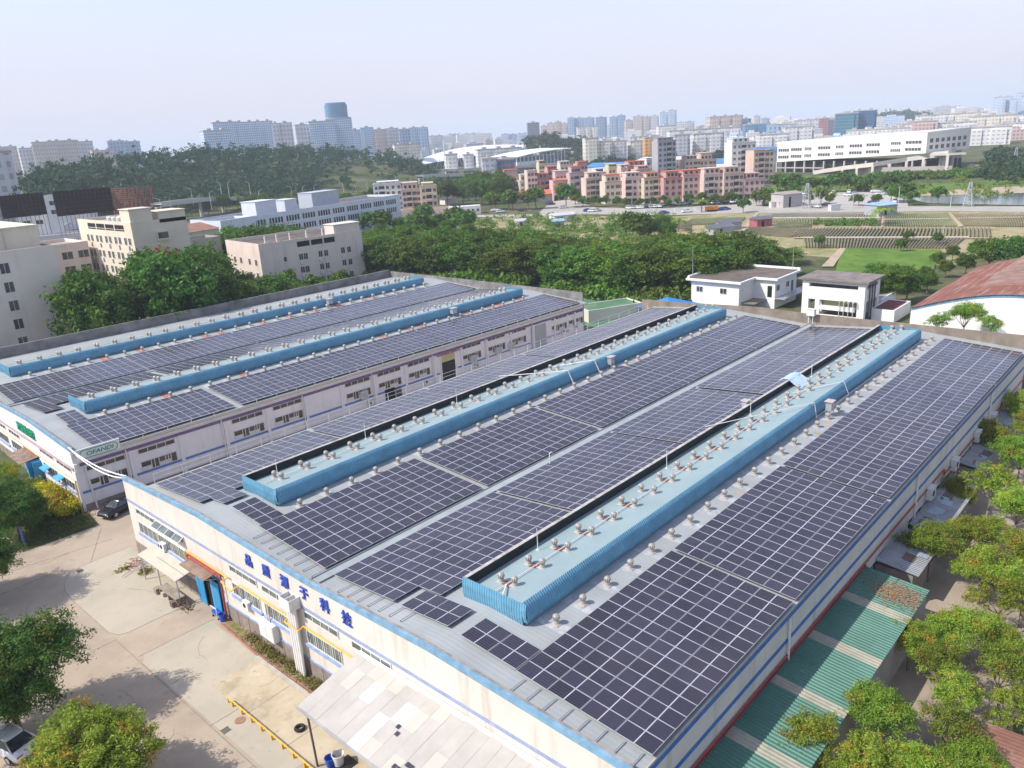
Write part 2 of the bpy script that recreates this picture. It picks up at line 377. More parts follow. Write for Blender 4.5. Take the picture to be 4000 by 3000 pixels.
# ridge monitor, shared by all four ridges (hall coordinates of the first ridge, x from 0)
def monitor_meshes(lip=True):
    prof = []
    for i in range(9):
        t = i / 8; prof.append((-.30 * math.sin(math.pi * (t ** .8)) + (.06 if i == 8 else 0), 7.74 + t * 1.56))
    m = MB(); xs = []
    k = 0.0
    while k < MON_L - .01:
        xs += [(k, 0), (k + .07, 0), (k + .10, 1), (k + .17, 1)]; k += .20
    xs.append((MON_L, 0)); n = len(prof)
    for (x, o) in xs:
        for (dy, z) in prof: m.v.append((x, MON_Y0 + dy - .045 * o, z))
    for i in range(len(xs) - 1):
        for j in range(n - 1):
            a = i * n + j; m.f.append((a, a + n, a + n + 1, a + 1)); m.m.append(0)
    # outer side towards the other slope, plain inside face
    wt_ = 9.26 if lip else deck_z(MON_Y1) + .02
    m.box(0, MON_Y1 - .06, 7.74, MON_L, MON_Y1, wt_, 0)
    if lip: m.box(.05, MON_Y1 - .12, 8.0, MON_L - .05, MON_Y1 - .063, 9.25, 2)  # near-black sheet: shade on the inner parapet face put into its colour
    m.box(0, MON_Y1 - .20, wt_, MON_L, MON_Y1 + .06, wt_ + .04, 1)
    side = m.mesh('side_cladding', [side_blue, mat('rusty_white_capping', (.45, .42, .38), .8, .3, 2.0, dirt=(.16, .07, .04), dirt_amt=.9, dscale=(1.2, 1, 1)), mat('black_painted_shade', (.022, .027, .028), .85, .3, .7)])
    ends = []
    for xa, sg in ((0.0, -1), (MON_L, 1)):
        e = MB()
        ys = []; y = MON_Y0 - .28
        while y < MON_Y1: ys += [(y, 0), (y + .08, 0), (y + .11, 1), (y + .17, 1)]; y += .20
        ys.append((MON_Y1, 0)); k = len(e.v)
        for (yy, o) in ys:
            bot = 7.74 if yy > MON_Y0 else 8.05
            for j in range(4):
                t = j / 3; z = bot + (9.29 - bot) * t
                e.v.append((xa + sg * (.03 * o + .10 * math.sin(math.pi * t)), yy, z))
        for i in range(len(ys) - 1):
            for j in range(3):
                a = k + i * 4 + j; e.f.append((a, a + 4, a + 5, a + 1)); e.m.append(0)
        ends.append(e.mesh('end_plate', side_blue))
    end = ends
    d = MB()
    d.add([(0.02, MON_Y0 - .02, deck_z(MON_Y0)), (MON_L - .02, MON_Y0 - .02, deck_z(MON_Y0)), (MON_L - .02, MON_Y1 - .1, deck_z(MON_Y1)), (0.02, MON_Y1 - .1, deck_z(MON_Y1))], [(0, 1, 2, 3)])
    deck = d.mesh('roof_deck', deck_sheet)
    return side, end, deck
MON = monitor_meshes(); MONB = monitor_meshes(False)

ROOFMB = {}
def hall(name, label, origin, rot, dz, prof, gab, wallm, mon_x, far_side_wall):
    root = thing(name, label, 'factory', origin, rot)
    g = MB()
    gz = [(y, z + dz) for y, z in gab]
    g.extr([(0, 0)] + gz + [(54.3, 0)], 'x', -.28, 0)
    g.box(0, 0, 0, HL, .25, prof[0][1] + dz - .05); g.box(0, prof[-1][0] - .35, 0, HL, prof[-1][0] - .1, prof[-1][1] + dz - .07)
    g.build('wall', wallm, root)
    fz = [(0, 8.7), (27, 8.55), (34, 8.75), (46, 8.24), (54.3, 8.0)] if dz == 0 else [(0, 8.0), (24, 7.95), (54.3, 7.85)]
    f = MB().extr([(0, 0)] + fz + [(54.3, 0)], 'x', HL, HL + .25)
    if far_side_wall: f.box(.3, 53.95, 5.5, HL, 54.3, 8.75 + dz)
    f.build('parapet', old_concrete if not far_side_wall else dark_concrete, root)
    r = MB()
    pts = [(y, z + dz) for y, z in prof]
    for (a, za), (b, zb) in zip(pts[:-1], pts[1:]):
        r.add([(0.02, a, za), (HL, a, za), (HL, b, zb), (0.02, b, zb), (0.02, a, za - .06), (HL, a, za - .06), (HL, b, zb - .06), (0.02, b, zb - .06)],
              [(0, 1, 2, 3), (7, 6, 5, 4), (0, 4, 5, 1), (2, 6, 7, 3), (1, 5, 6, 2), (3, 7, 4, 0)])
    ROOFMB[name + str(dz)] = (r, root)
    vy = prof[2][0]; vz = prof[2][1] + dz
    MB().box(.3, vy - .42, vz + .035, HL - .3, vy + .42, vz + .07).box(.3, vy - .46, vz + .05, HL - .3, vy - .42, vz + .16).box(.3, vy + .42, vz + .05, HL - .3, vy + .46, vz + .16).build('valley_gutter', mat('gutter_sheet', (.33, .36, .36), .5, .12, .5, dirt=(.2, .19, .18), dirt_amt=.5, dscale=(.6, 2, 1)), root)
    b = MB()
    for (a, za), (c, zc) in zip(gz[:-1], gz[1:]):
        b.add([(-.32, a, za - .34), (-.32, c, zc - .34), (-.32, c, zc + .02), (-.32, a, za + .02), (.02, a, za + .02), (.02, c, zc + .02), (-.28, a, za - .34), (-.28, c, zc - .34)],
              [(0, 3, 2, 1), (3, 4, 5, 2), (0, 1, 7, 6)])
    b.build('parapet_band', edge_blue, root)
    c = MB()
    for (a, za), (d, zd) in zip(gz[:-1], gz[1:]):
        c.add([(-.12, a, za + .028), (.04, a, za + .028), (.04, d, zd + .028), (-.12, d, zd + .028), (.04, a, za - .3), (.04, d, zd - .3)], [(0, 1, 2, 3), (1, 4, 5, 2)])
    c.build('coping', mat('weathered_coping', (.27, .24, .21), .9, .35, 1.2, dirt=(.5, .47, .42), dirt_amt=.5, dscale=(1, 1, 1)), root)
    for yo, x0 in zip((0, 26.2) if dz == 0 else (-.55, 25.95), mon_x):
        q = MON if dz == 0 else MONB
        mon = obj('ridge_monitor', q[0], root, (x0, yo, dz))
        obj('end_plate', q[1][0], mon); obj('end_plate', q[1][1], mon); obj('roof_deck', q[2], mon)
    return root
H1 = (23.6, 16.0, 0.0); H2 = (23.9, 84.2, 0.0); ROT2 = R(-1.0); DZ2 = -.6
M1 = Matrix.Translation(H1); M2 = Matrix.Translation(H2) @ Matrix.Rotation(ROT2, 4, 'Z')
hall1 = hall('factory_hall', 'long white factory hall with blue stripes and blue lettering, nearest the camera', H1, 0, 0, RPROF, RGAB, wall_white, (4.9, 4.85), False)
hall2 = hall('factory_hall', 'second white factory hall behind, purple pipe band under its eave and green signs', H2, ROT2, DZ2, LPROF, LGAB, wall_cool, (5.0, 4.5), True)

# ---- near hall: gable face features (x = -0.28 plane, y runs along the wall)
def on_gable(root, me, y_right, z, name='window', x=-.28, **kw):
    """mesh built in xz, turned so that its front faces -x; y_right is the larger-y end"""
    return obj(name, me, root, (x, y_right, z), -math.pi / 2, **kw)
for yy in (36.8, 42.1, 47.4, 52.0):
    on_gable(hall1, win_mesh(3.75, .45, 4, win_green, frame_white).mesh('window', [win_green, frame_white]), yy - 16, 4.9)
    on_gable(hall1, win_mesh(3.8, .95, 4, win_green, frame_white, 8, sill=1).mesh('window', [win_green, frame_white, sill_blue]), yy - 16, 2.9)
for yy, ww in ((64.6, 5.0), (68.5, 3.6)):
    on_gable(hall1, win_mesh(ww, .45, 4, win_green, frame_white).mesh('window', [win_green, frame_white]), yy - 16, 4.75)
    on_gable(hall1, win_mesh(ww, 1.0, 4, win_green, frame_white, 8, sill=1).mesh('window', [win_green, frame_white, sill_blue]), yy - 16, 2.9)
for yy in (33.0, 27.5, 22.0):
    on_gable(hall1, win_mesh(3.6, 1.2, 4, win_green, frame_white, 8, sill=1).mesh('window', [win_green, frame_white, sill_blue]), yy - 16, 2.5)
# open top-hung flap
fl = MB(); fl.add([(0, 0, 0), (5.0, 0, 0), (5.0, -.55, -.35), (0, -.55, -.35)], [(0, 1, 2, 3)])
for i in range(5): fl.bar((i * 1.25, -.01, 0.01), (i * 1.25, -.56, -.34), .06, .05, 1)
fl.bar((0, -.55, -.35), (5, -.55, -.35), .06, .05, 1)
on_gable(hall1, fl.mesh('window_flap', [win_green, frame_white]), 48.5, 5.25, 'window_flap')
MB().box(-.305, 0, 5.46, -.28, 54.3, 5.72).build('wall_stripe', stripe_pale, hall1)
st = MB().box(0, -.02, 4.78, HL, 0, 5.08).box(0, -.02, 6.38, HL, 0, 6.72)
st.build('wall_stripe', mat('shaded_blue_stripe', (.045, .15, .40), .7, .2, 1.5, dirt=(.3, .36, .48), dirt_amt=.4, dscale=(1, 1.5, 1)), hall1)  # right wall copy of the stripe blue, shade put into its deeper colour
pl = MB().box(-.33, 0, 0, -.28, 38.2, 1.42).box(-.33, 42.3, 0, -.28, 54.3, 1.42)
for i in range(34):
    yy = .8 + i * 1.6
    if not 38.2 < yy < 42.3: pl.box(-.345, yy, 0, -.33, yy + .06, 1.42, 1)
pl.box(-.36, 0, 1.42, -.28, 38.2, 1.5, 2)
pl.build('plinth', [plinth_m, mat('plinth_joint', (.13, .11, .10), .9), sill_blue], hall1)
# doorway with blue leaves
dw = MB().box(-.30, 38.4, 0, -.26, 42.1, 3.1, 0).box(-.38, 38.25, 0, -.28, 38.4, 3.2, 1).box(-.38, 42.1, 0, -.28, 42.25, 3.2, 1).box(-.38, 38.25, 3.1, -.28, 42.25, 3.25, 1)
dr = dw.build('doorway', [dark_hole, door_blue], hall1)
for y0, y1, xx in ((40.75, 42.05, -.55), (38.1, 39.35, -.62)):
    lf = MB().box(xx, y0, .08, xx + .07, y1, 3.05)
    for k in range(5): lf.box(xx - .02, y0 + .1 + k * (y1 - y0 - .2) / 5, .15, xx, y0 + .2 + k * (y1 - y0 - .2) / 5, 3.0, 0)
    lf.build('door_leaf', door_blue, dr)
# long side facing the green lean-to: downpipes, red pipe, openings
W_SIDE = win_mesh(3.6, 1.2, 3, win_dark, frame_white).mesh('window', [win_dark, frame_white])
PIPE_ME = MB().tube((0, 0, 0), (0, 0, 6.5), .08).mesh('downpipe', white_pvc)
for i in range(15): obj('window', W_SIDE, hall1, (2 + i * 5.45, -.02, 1.7))
for i in range(3): obj('downpipe', PIPE_ME, hall1, (16.5 + i * 25, -.14, 0))
eg = MB().box(0.02, -.10, 6.88, HL - .02, -.03, 7.03).build('eave_trim', seal_m, hall1)

# ---- second hall: long side facing the lane, y = 0 plane
def on_side(root, me, x, z, name='window', y=0.0, **kw): return obj(name, me, root, (x, y, z), 0, **kw)
W_UP = win_mesh(3.95, .45, 4, win_dark, frame_white).mesh('window', [win_dark, frame_white])
W_LO = MB()
W_LO.box(0, -.012, 0, 3.95, .05, .98, 0)
for a, b in ((0, 1.1), (1.1, 1.45), (1.45, 1.95), (1.95, 2.7), (2.7, 3.0), (3.0, 3.3), (3.3, 3.95)):
    W_LO.box(a - .04, -.06, 0, a + .04, .04, .98, 1)
W_LO.box(3.91, -.06, 0, 3.99, .04, .98, 1).box(-.05, -.06, -.06, 4.0, .04, .0, 1).box(-.05, -.06, .98, 4.0, .04, 1.04, 1).box(0, -.05, 0, 1.1, -.01, .42, 1).box(1.97, -.05, 0, 3.3, -.01, .4, 1)
W_LO = W_LO.mesh('window', [win_dark, frame_white])
for x in (.75, 6.2, 17.15, 22.6, 33.3, 38.65, 44.0, 54.5, 59.9, 64.9, 75.4, 80.5 - .6):
    on_side(hall2, W_UP, x, 4.30 + x * .006)
    on_side(hall2, W_LO, x, 2.28 + x * .006)
MB().box(-.30, -.30, 4.5, 0, 0, 5.4).build('corner_post', white_pvc, hall2)
ss = MB().box(0, -.025, 1.95, 49.8, 0, 2.22).box(53.5, -.025, 1.95, 70, 0, 2.22).box(74, -.025, 1.95, 80, 0, 2.22)
ss.build('wall_stripe', stripe_blue, hall2)
cl = MB().box(.3, -.10, 4.98, HL, -.0, 5.30)
cl.build('eave_band', purple_pipe, hall2)
PIL = MB().box(0, -.10, 0, .4, 0, 5.0).mesh('pilaster', wall_cool)
for i in range(15): obj('pilaster', PIL, hall2, (.4 + i * 5.45 + 4.75, 0, 0))
so2 = MB()
for i in range(13, 250):
    so2.box(.3 + i * .333, -.93, 6.24, .3 + i * .333 + .16, -.02, 6.29, 0)
so2.box(4.6, -1.12, 6.06, HL, -.95, 6.10, 1).box(4.6, -1.14, 6.06, HL, -1.11, 6.26, 1)
so2.build('eave_gutter', [seal_m, seal_m], hall2)
PIPE2 = MB().tube((0, 0, 0), (0, 0, 5.3), .07).mesh('downpipe', white_pvc)
for i in range(7): obj('downpipe', PIPE2, hall2, (4.9 + i * 10.9, -.16, 0))
MB().tube((1.0, -.2, 0), (.7, -.2, 5.0), .09).build('downpipe', white_pvc, hall2)
MB().box(0, -.04, 0, HL, 0, .75).build('plinth', plinth_m, hall2)
# open doorway with a yellow lintel, roller shutter, small dark door
d1 = MB().box(50.3, -.03, 0, 52.95, 0.02, 3.6, 0)
for k in range(12): d1.box(50.5 + k * .2, -.045, .6, 50.56 + k * .2, -.03, 3.4, 2)
d1.box(50.3, -.06, 3.6, 52.95, 0, 4.6, 1).box(50.1, -.07, 0, 50.3, 0, 4.7, 3).box(52.95, -.07, 0, 53.15, 0, 4.7, 3)
d1.build('doorway', [dark_hole, mat('yellow_lintel', (.50, .43, .22), .8), mat('strip_curtain', (.10, .10, .075), .4), wall_cool], hall2)
MB().box(70.1, -.05, 0, 73.9, .02, 4.7, 0).build('roller_shutter', grey_shut, hall2)
MB().box(39.6, -.04, 0, 41.3, .02, 2.35, 0).box(41.4, -.3, 0, 42.3, -.2, 2.2, 1).build('doorway', [dark_hole, win_dark], hall2)
# gable of the second hall
for yy in (10.85, 5.35): on_gable(hall2, win_mesh(4.2, .45, 4, win_dark, frame_white).mesh('window', [win_dark, frame_white]), yy, 4.25)
for yy in (10.6, 5.3): on_gable(hall2, win_mesh(4.3, .9, 5, win_dark, frame_white, 0, sill=1).mesh('window', [win_dark, frame_white, sill_blue]), yy, 2.1)
for yy in (28.0, 22.5, 33.5, 39, 44.5):
    on_gable(hall2, win_mesh(4.0, .45, 4, win_dark, frame_white).mesh('window', [win_dark, frame_white]), yy, 3.95)
    on_gable(hall2, win_mesh(4.0, 1.0, 5, win_dark, frame_white, 0, sill=1).mesh('window', [win_dark, frame_white, sill_blue]), yy, 2.0)
pg = MB().box(-.33, 0, 0, -.28, 12, 1.0).box(-.33, 18, 0, -.28, 54, 1.0)
for i in range(30):
    if not 12 < i * 1.6 + .5 < 18: pg.box(-.345, i * 1.6 + .5, 0, -.33, i * 1.6 + .56, 1.0, 1)
pg.build('plinth', [plinth_m, MATS['plinth_joint']], hall2)
dd = MB().box(-.31, 12.6, 0, -.26, 16.6, 2.9, 0).box(-1.6, 12.2, 0, -.28, 12.5, 3.0, 1).box(-.6, 16.3, 0, -.35, 17.6, 2.9, 1).box(-1.2, 11.7, 0, -.28, 11.85, 2.9, 1)
dd.build('doorway', [dark_hole, door_blue], hall2)
hp = MB()
for i in range(4): hp.tube((-.40, 0, 4.72 + i * .09), (-.40, 54, 4.72 + i * .09), .035, n=5)
hp.build('wall_pipe', mat('faded_mauve_pipe', (.42, .30, .30), .6), hall2)
MB().tube((-.42, 0, 3.55), (-.42, 54, 3.55), .06).tube((-.42, 0.1, 0), (-.42, .1, 3.6), .06).tube((-.42, .35, 0), (-.42, .35, 3.2), .05).build('gas_pipe', mat('pale_yellow_pipe', (.62, .47, .22), .6), hall2)

# ------------------------------------------------------------------ lettering and signs
let_blue = mat('blue_letter', (.035, .075, .40), .5, .15, 2.0)
let_green = mat('green_letter', (.02, .30, .16), .5, .15, 2.0)
sg = thing('wall_lettering', 'six large blue Chinese characters spaced along the top of the near white gable', 'sign', H1)
for i, ch in enumerate('品质源于科技'):
    obj('character', text_mesh(ch, 1.02, let_blue, .05), sg, (-.34, 33.25 - i * 2.345, 6.52)).rotation_euler = (math.pi / 2, 0, -math.pi / 2)
sg = thing('wall_lettering', 'five green Chinese characters high on the far hall gable at the left edge', 'sign', H2, ROT2)
for i, ch in enumerate('冠誉徽科技'):
    obj('character', text_mesh(ch, 1.22, let_green, .05), sg, (-.34, 17.9 - i * 1.32, 5.45)).rotation_euler = (math.pi / 2, 0, -math.pi / 2)
sg = thing('sign_board', 'white sign board with green capital letters in a capsule outline, second hall corner', 'sign', H2, ROT2)
MB().box(.0, -1.00, 5.90, 4.22, -.92, 7.00).box(-.05, -1.04, 7.00, 4.27, -.88, 7.05).build('board', mat('sign_white', (.66, .68, .67), .5, .05), sg)
cp = MB(); cx0, cx1, cz, rr = .68, 3.56, 6.43, .42
pts = [(cx1 + rr * math.sin(math.pi * i / 13), cz + rr * math.cos(math.pi * i / 13)) for i in range(14)] + [(cx0 - rr * math.sin(math.pi * i / 13), cz - rr * math.cos(math.pi * i / 13)) for i in range(14)]
for i in range(len(pts)):
    a, b = pts[i], pts[(i + 1) % len(pts)]; cp.bar((a[0], -1.015, a[1]), (b[0], -1.015, b[1]), .06, .07)
cp.build('capsule_outline', mat('capsule_green', (.05, .26, .22), .5), sg)
tm = text_mesh('OFANDI', .60, let_green, .02)
for v in tm.vertices: v.co.x = v.co.x * 1.22 + v.co.y * .25
obj('wordmark', tm, sg, (.82, -1.025, 6.23)).rotation_euler = (math.pi / 2, 0, 0)
MB().box(.2, -.92, 6.0, .3, -.02, 6.1).box(3.8, -.92, 6.0, 3.9, -.02, 6.1).build('bracket', galv_m, sg)
sg = thing('wall_lettering', 'small faded red Chinese characters above the yellow lintel doorway', 'sign', H2, ROT2)
for i, ch in enumerate('佛山市南海陶瓷工程有限公司'):
    obj('character', text_mesh(ch, .33, mat('faded_red_letter', (.42, .13, .10), .6), .02), sg, (49.45 + i * .355, -.13, 4.70)).rotation_euler = (math.pi / 2, 0, 0)

# ------------------------------------------------------------------ solar panels
PW, PL, PP, PR = 1.02, 2.085, 1.043, 2.115
def panel_uvmesh(name, quads, m):
    me = bpy.data.meshes.new(name)
    vs = [p for q in quads for p in q]; me.from_pydata(vs, [], [(4 * i, 4 * i + 1, 4 * i + 2, 4 * i + 3) for i in range(len(quads))])
    uv = me.uv_layers.new(name='UVMap'); uv.data.foreach_set('uv', [c for _ in quads for c in (0, 0, 1, 0, 1, 1, 0, 1)])
    me.materials.append(m); me.update(); return me
PQ = [(-PW / 2, -PL / 2, .02), (PW / 2, -PL / 2, .02), (PW / 2, PL / 2, .02), (-PW / 2, PL / 2, .02)]
glass_me = panel_uvmesh('solar_panel', [PQ], pv)
def frame_mb(mb, M=None):
    k = len(mb.v); a, b, t = PW / 2, PL / 2, .021
    mb.box(-a, -b, -.015, a, -b + t, .026).box(-a, b - t, -.015, a, b, .026).box(-a, -b + t, -.015, -a + t, b - t, .026).box(a - t, -b + t, -.015, a, b - t, .026)
    if M is not None:
        for i in range(k, len(mb.v)): mb.v[i] = tuple(M @ Vector(mb.v[i]))
frame_me = MB(); frame_mb(frame_me); frame_me = frame_me.mesh('frame', alu_m)
HALLN = {1: 'near hall', 2: 'second hall'}
SLOPE = {(1, 1): "near hall's outer eave slope", (1, 2): 'left of the nearest monitor', (1, 3): "near hall's valley-to-monitor slope", (1, 4): "near hall's far lane slope",
         (2, 1): "second hall's lane slope", (2, 2): "second hall's shaded middle slope", (2, 3): "second hall's upper slope"}
PAN = []; prnd = random.Random(4)
def array(h, s, y0, cols, blocks, prof, dz, Mh, up, skip=lambda c, b, r: False, ext=()):
    """cols panels across the slope from y0, blocks of (x start, rows) along it; ext = extra (x, y) panel corners"""
    cells = []
    row = 0
    for bi, (x0, n) in enumerate(blocks):
        for r in range(n):
            row += 1
            for c in range(cols):
                if not skip(c, bi, r): cells.append((x0 + (r + .5) * PP, y0 + (c + .5) * PR, row, c + 1, False))
    for (x, y, r, c) in ext: cells.append((x + .5 * PP, y + .5 * PR, r, c, True))
    for (x, y, r, c, e) in cells:
        ya, yb = y - 1, y + 1
        za, zb = zroof(prof, ya), zroof(prof, yb)
        if min(abs(y - prof[1][0]), abs(y - prof[3][0])) < 1.1: za = zb = zroof(prof, y)
        tilt = math.atan2(zb - za, 2.0)
        M = Mh @ Matrix.Translation((x, y, (za + zb) / 2 + dz + .24)) @ Matrix.Rotation(tilt + prnd.gauss(0, .005), 4, 'X') @ Matrix.Rotation(prnd.gauss(0, .005), 4, 'Y')
        PAN.append((M, h, s, r, c, e))
BL = [(1.55, 15), (17.5, 16), (34.5, 16), (51.3, 16), (68.1, 13)]
array(1, 1, .0, 4, BL, RPROF, 0, M1, 1, ext=[(1.62 + i * PP, 8.52 + j * PR, i + 1, j + 5) for i in range(2) for j in range(2)])
array(1, 2, 16.85, 4, [(1.85, 15), (17.9, 15), (33.9, 15), (50.2, 16), (67.2, 14)], RPROF, 0, M1, -1, skip=lambda c, b, r: c == 0 and b == 0 and r < 2,
      ext=[(1.75 + i * PP, 13.9 + j * PR, i + 1, j + 5) for i in range(2) for j in range(2)])
array(1, 3, 26.55, 4, [(2.0, 15), (18.2, 15), (34.4, 16), (51.2, 16), (68.0, 13)], RPROF, 0, M1, 1, ext=[(2.2 + i * PP, 35.05 + j * PR, i + 1, j + 5) for i in range(2) for j in range(2)])
array(1, 4, 42.5, 4, [(1.2, 15), (17.3, 15), (33.2, 16), (50.3, 16), (67.1, 14)], RPROF, 0, M1, -1, ext=[(2.1 + i * PP, 40.3, i + 1, 5) for i in range(2)])
array(2, 1, -.65, 4, [(2.0, 15), (18.4, 16), (35.3, 16), (52.2, 16), (69.1, 13)], LPROF, DZ2, M2, 1, ext=[(2.3 + i * PP, 7.85 + j * PR, i + 1, j + 5) for i in range(2) for j in range(2)])
array(2, 2, 17.6, 3, [(3.9, 13), (18.4, 16), (35.3, 16), (52.2, 16), (69.1, 13)], LPROF, DZ2, M2, -1, ext=[(1.8 + i * PP, 14.2 + j * PR, i + 1, j + 4) for i in range(2) for j in range(4)])
array(2, 3, 25.1, 4, [(1.5, 16), (18.4, 16), (35.3, 16), (52.2, 16), (69.1, 13)], LPROF, DZ2, M2, 1)
PAN.sort(key=lambda p: (p[0].translation - CAM).length)
sp0 = None
rest_q, rest_f = [], MB()
for i, (M, h, s, r, c, e) in enumerate(PAN):
    if i < 300:
        lab = 'dark solar panel, %s row from near gable, %s across, %s' % (nth(r), nth(c), SLOPE[(h, s)])
        if e: lab = 'dark solar panel in small end block, %s row, %s across, %s' % (nth(r), nth(c), SLOPE[(h, s)])
        o = obj('solar_panel', glass_me, None, None, None, lab, 'solar panel', 'solar panels on the hall roofs'); o.matrix_world = M
        obj('frame', frame_me, o)
    else:
        rest_q.append([tuple(M @ Vector(p)) for p in PQ]); frame_mb(rest_f, M)
o = obj('solar_panel', panel_uvmesh('solar_panel', rest_q, pv), None, None, None, 'the remaining dark solar panels in framed rows over the farther roof slopes', 'solar panel', 'solar panels on the hall roofs', 'stuff')
rest_f.build('frame', alu_m, o)
# mounting rails showing past the array ends
for h, prof, dz, Mh, xs, ys in ((1, RPROF, 0, M1, (.35, 1.5), [.5 + 1.05 * k for k in range(8)]), (1, RPROF, 0, M1, (.7, 2.1), [17 + 1.06 * k for k in range(7)]), (1, RPROF, 0, M1, (.9, 2.2), [26.6 + 1.06 * k for k in range(8)])):
    lab = {0.5: 'short mounting rails at the near end of the right-hand solar array', 17: 'short mounting rails before the array left of the nearest monitor', 26.6: 'short mounting rails at the near end of the array above the valley'}[ys[0]]
    t = thing('mounting_rails', lab, 'rails', H1)
    for y in ys: MB().bar((xs[0], y, zroof(prof, y) + .12), (xs[1], y, zroof(prof, y) + .12), .05, .05).bar((xs[0] + .06, y, zroof(prof, y)), (xs[0] + .06, y, zroof(prof, y) + .12), .05).build('rail', galv_m, t)

# ------------------------------------------------------------------ wind turbine ventilators
hd = MB(); prof = [(.20, .34), (.27, .38), (.325, .48), (.335, .58), (.30, .69), (.22, .76), (.12, .79)]
hd.lathe(prof, n=40, mod=lambda i: (1.0, 1.0, .80, .80)[i % 4])
hd.lathe([(.17, .785), (.15, .80), (.05, .815)], n=16)
head_me = hd.mesh('vane_head', steel_m)
throat_me = MB().lathe([(.27, 0.0), (.245, .06), (.235, .30), (.25, .34)], n=20).mesh('throat', mat('pale_throat_metal', (.50, .47, .43), .55, .12, 3.0, metal=.3))
flash_me = MB().box(-.42, -.42, 0, .42, .42, .03).box(-.30, -.30, .03, .30, .30, .055).mesh('base_plate', seal_m)
one = MB().box(-.42, -.42, 0, .42, .42, .03, 0); one.lathe([(.26, 0.03), (.235, .34)], n=10, m=1); one.lathe(prof, n=20, m=1, mod=lambda i: 1.0 if i % 2 else .88)
one_me = one.mesh('turbine_ventilator', [seal_m, steel_m])
TUR = []
def vents(h, ridge, Mh, dz, prof, px0, np_, sx0, ns, sy, yo, py=0):
    for k in range(np_):
        for q, y in ((0, 12.85), (1, 13.98)):
            TUR.append((Mh @ Matrix.Translation((px0 + k * 2.60, y + yo + py, deck_z(y + py) + dz)), h, ridge, k + 1, q))
    for k in range(ns):
        y = sy + yo
        TUR.append((Mh @ Matrix.Translation((sx0 + k * 2.55, y, zroof(prof, y) + dz)), h, ridge, k + 1, 2))
vents(1, 'nearest', M1, 0, RPROF, 6.45, 29, 6.3, 30, 9.55, 0)
vents(1, 'farther', M1, 0, RPROF, 6.75, 29, 6.1, 30, 9.45, 26.2)
vents(2, 'nearer', M2, DZ2, LPROF, 6.6, 28, 6.5, 29, 9.1, -.55, -.4)
vents(2, 'farthest', M2, DZ2, LPROF, 6.4, 28, 6.5, 29, 9.3, 25.95, -.4)
TUR.sort(key=lambda t: (t[0].translation - CAM).length)
rest = MB(); seen_turb = 0
for i, (M, h, ridge, k, q) in enumerate(TUR):
    if i >= 300:
        c = M.translation; rest.box(c.x - .4, c.y - .4, c.z, c.x + .4, c.y + .4, c.z + .03, 0)
        rest.lathe([(.26, 0.03), (.235, .34)], tuple(c), n=8, m=1); rest.lathe(prof, tuple(c), n=14, m=1)
        continue
    if q < 2: lab = 'roof ventilator, %s of the %s pair from near end, %s monitor, %s' % (('right', 'left')[q], nth(k), ridge, HALLN[h])
    else: lab = 'roof ventilator, %s from near end in the row below the %s monitor, %s' % (nth(k), ridge, HALLN[h])
    if h == 1:
        t = thing('turbine_ventilator', lab, 'roof vent', M.translation, rnd.uniform(0, 6), 'turbine ventilators on the hall roofs')
        t.rotation_euler = (0, 0, rnd.uniform(-.05, .05))
        obj('base_plate', flash_me, t); obj('throat', throat_me, t); hh = obj('vane_head', head_me, t, (0, 0, 0), rnd.uniform(0, 3)); t.scale = (.68, .68, .80)
    else:
        obj('turbine_ventilator', one_me, None, M.translation, rnd.uniform(0, 3), lab, 'roof vent', 'turbine ventilators on the hall roofs').scale = (.70, .70, .80)
rest.build('turbine_ventilator', [seal_m, steel_m], None, label='the farthest roof ventilators, mere dots along the last monitor', cat='roof vent', group='turbine ventilators on the hall roofs', kind='stuff')
# stains and patches belong to the roof sheets: rust between the pairs, white repair strips beside the single row
for root, dz, prof, hx in ((hall1, 0, RPROF, 1), (hall2, DZ2, LPROF, 2)):
    st = ROOFMB['factory_hall' + str(dz)][0]
    for ri, yo in enumerate((0, 26.2) if dz == 0 else (-.55, 25.95)):
        for k in range(29):
            x = (6.45, 6.75)[ri] + k * 2.6
            if hx == 1 and rnd.random() < .8:
                a = .22 + rnd.random() * .1
                st.add([(x - a, 13.0 + yo, deck_z(13.0) + .006), (x + a, 13.0 + yo, deck_z(13.0) + .006), (x + a, 13.85 + yo, deck_z(13.85) + .006), (x - a, 13.85 + yo, deck_z(13.85) + .006)], [(0, 1, 2, 3)], 1)
            xs = 6.2 + k * 2.55; yv = 9.4 + yo
            L = .35 + rnd.random() * .25
            y1 = min(yv + 1.3, 10.75 + yo); y0 = yv - .9 - rnd.random() * .5
            st.add([(xs - L, y0, zroof(prof, y0) + dz + .006), (xs + L * .8, y0, zroof(prof, y0) + dz + .006), (xs + L * .8, y1, zroof(prof, y1) + dz + .006), (xs - L, y1, zroof(prof, y1) + dz + .006)], [(0, 1, 2, 3)], 2 if hx == 1 or rnd.random() < .6 else 3)
            if rnd.random() < .3:
                xs += 1.3; st.add([(xs - .3, y0, zroof(prof, y0) + dz + .004), (xs + .3, y0, zroof(prof, y0) + dz + .004), (xs + .3, y1 + .4, zroof(prof, y1) + dz + .022), (xs - .3, y1 + .4, zroof(prof, y1) + dz + .022)], [(0, 1, 2, 3)], 4)
    st.build('roof', [roof_sheet, rust_m, mat('white_repair_coat', (.40, .41, .41), .8, .3, 2.0, dirt=(.28, .30, .30), dirt_amt=.9, dscale=(1.6, 1.6, 1)), mat('red_sealant', (.42, .17, .12), .8, .25, 2.5), mat('tan_sheet', (.36, .31, .24), .7, .2, 1.5)], root)
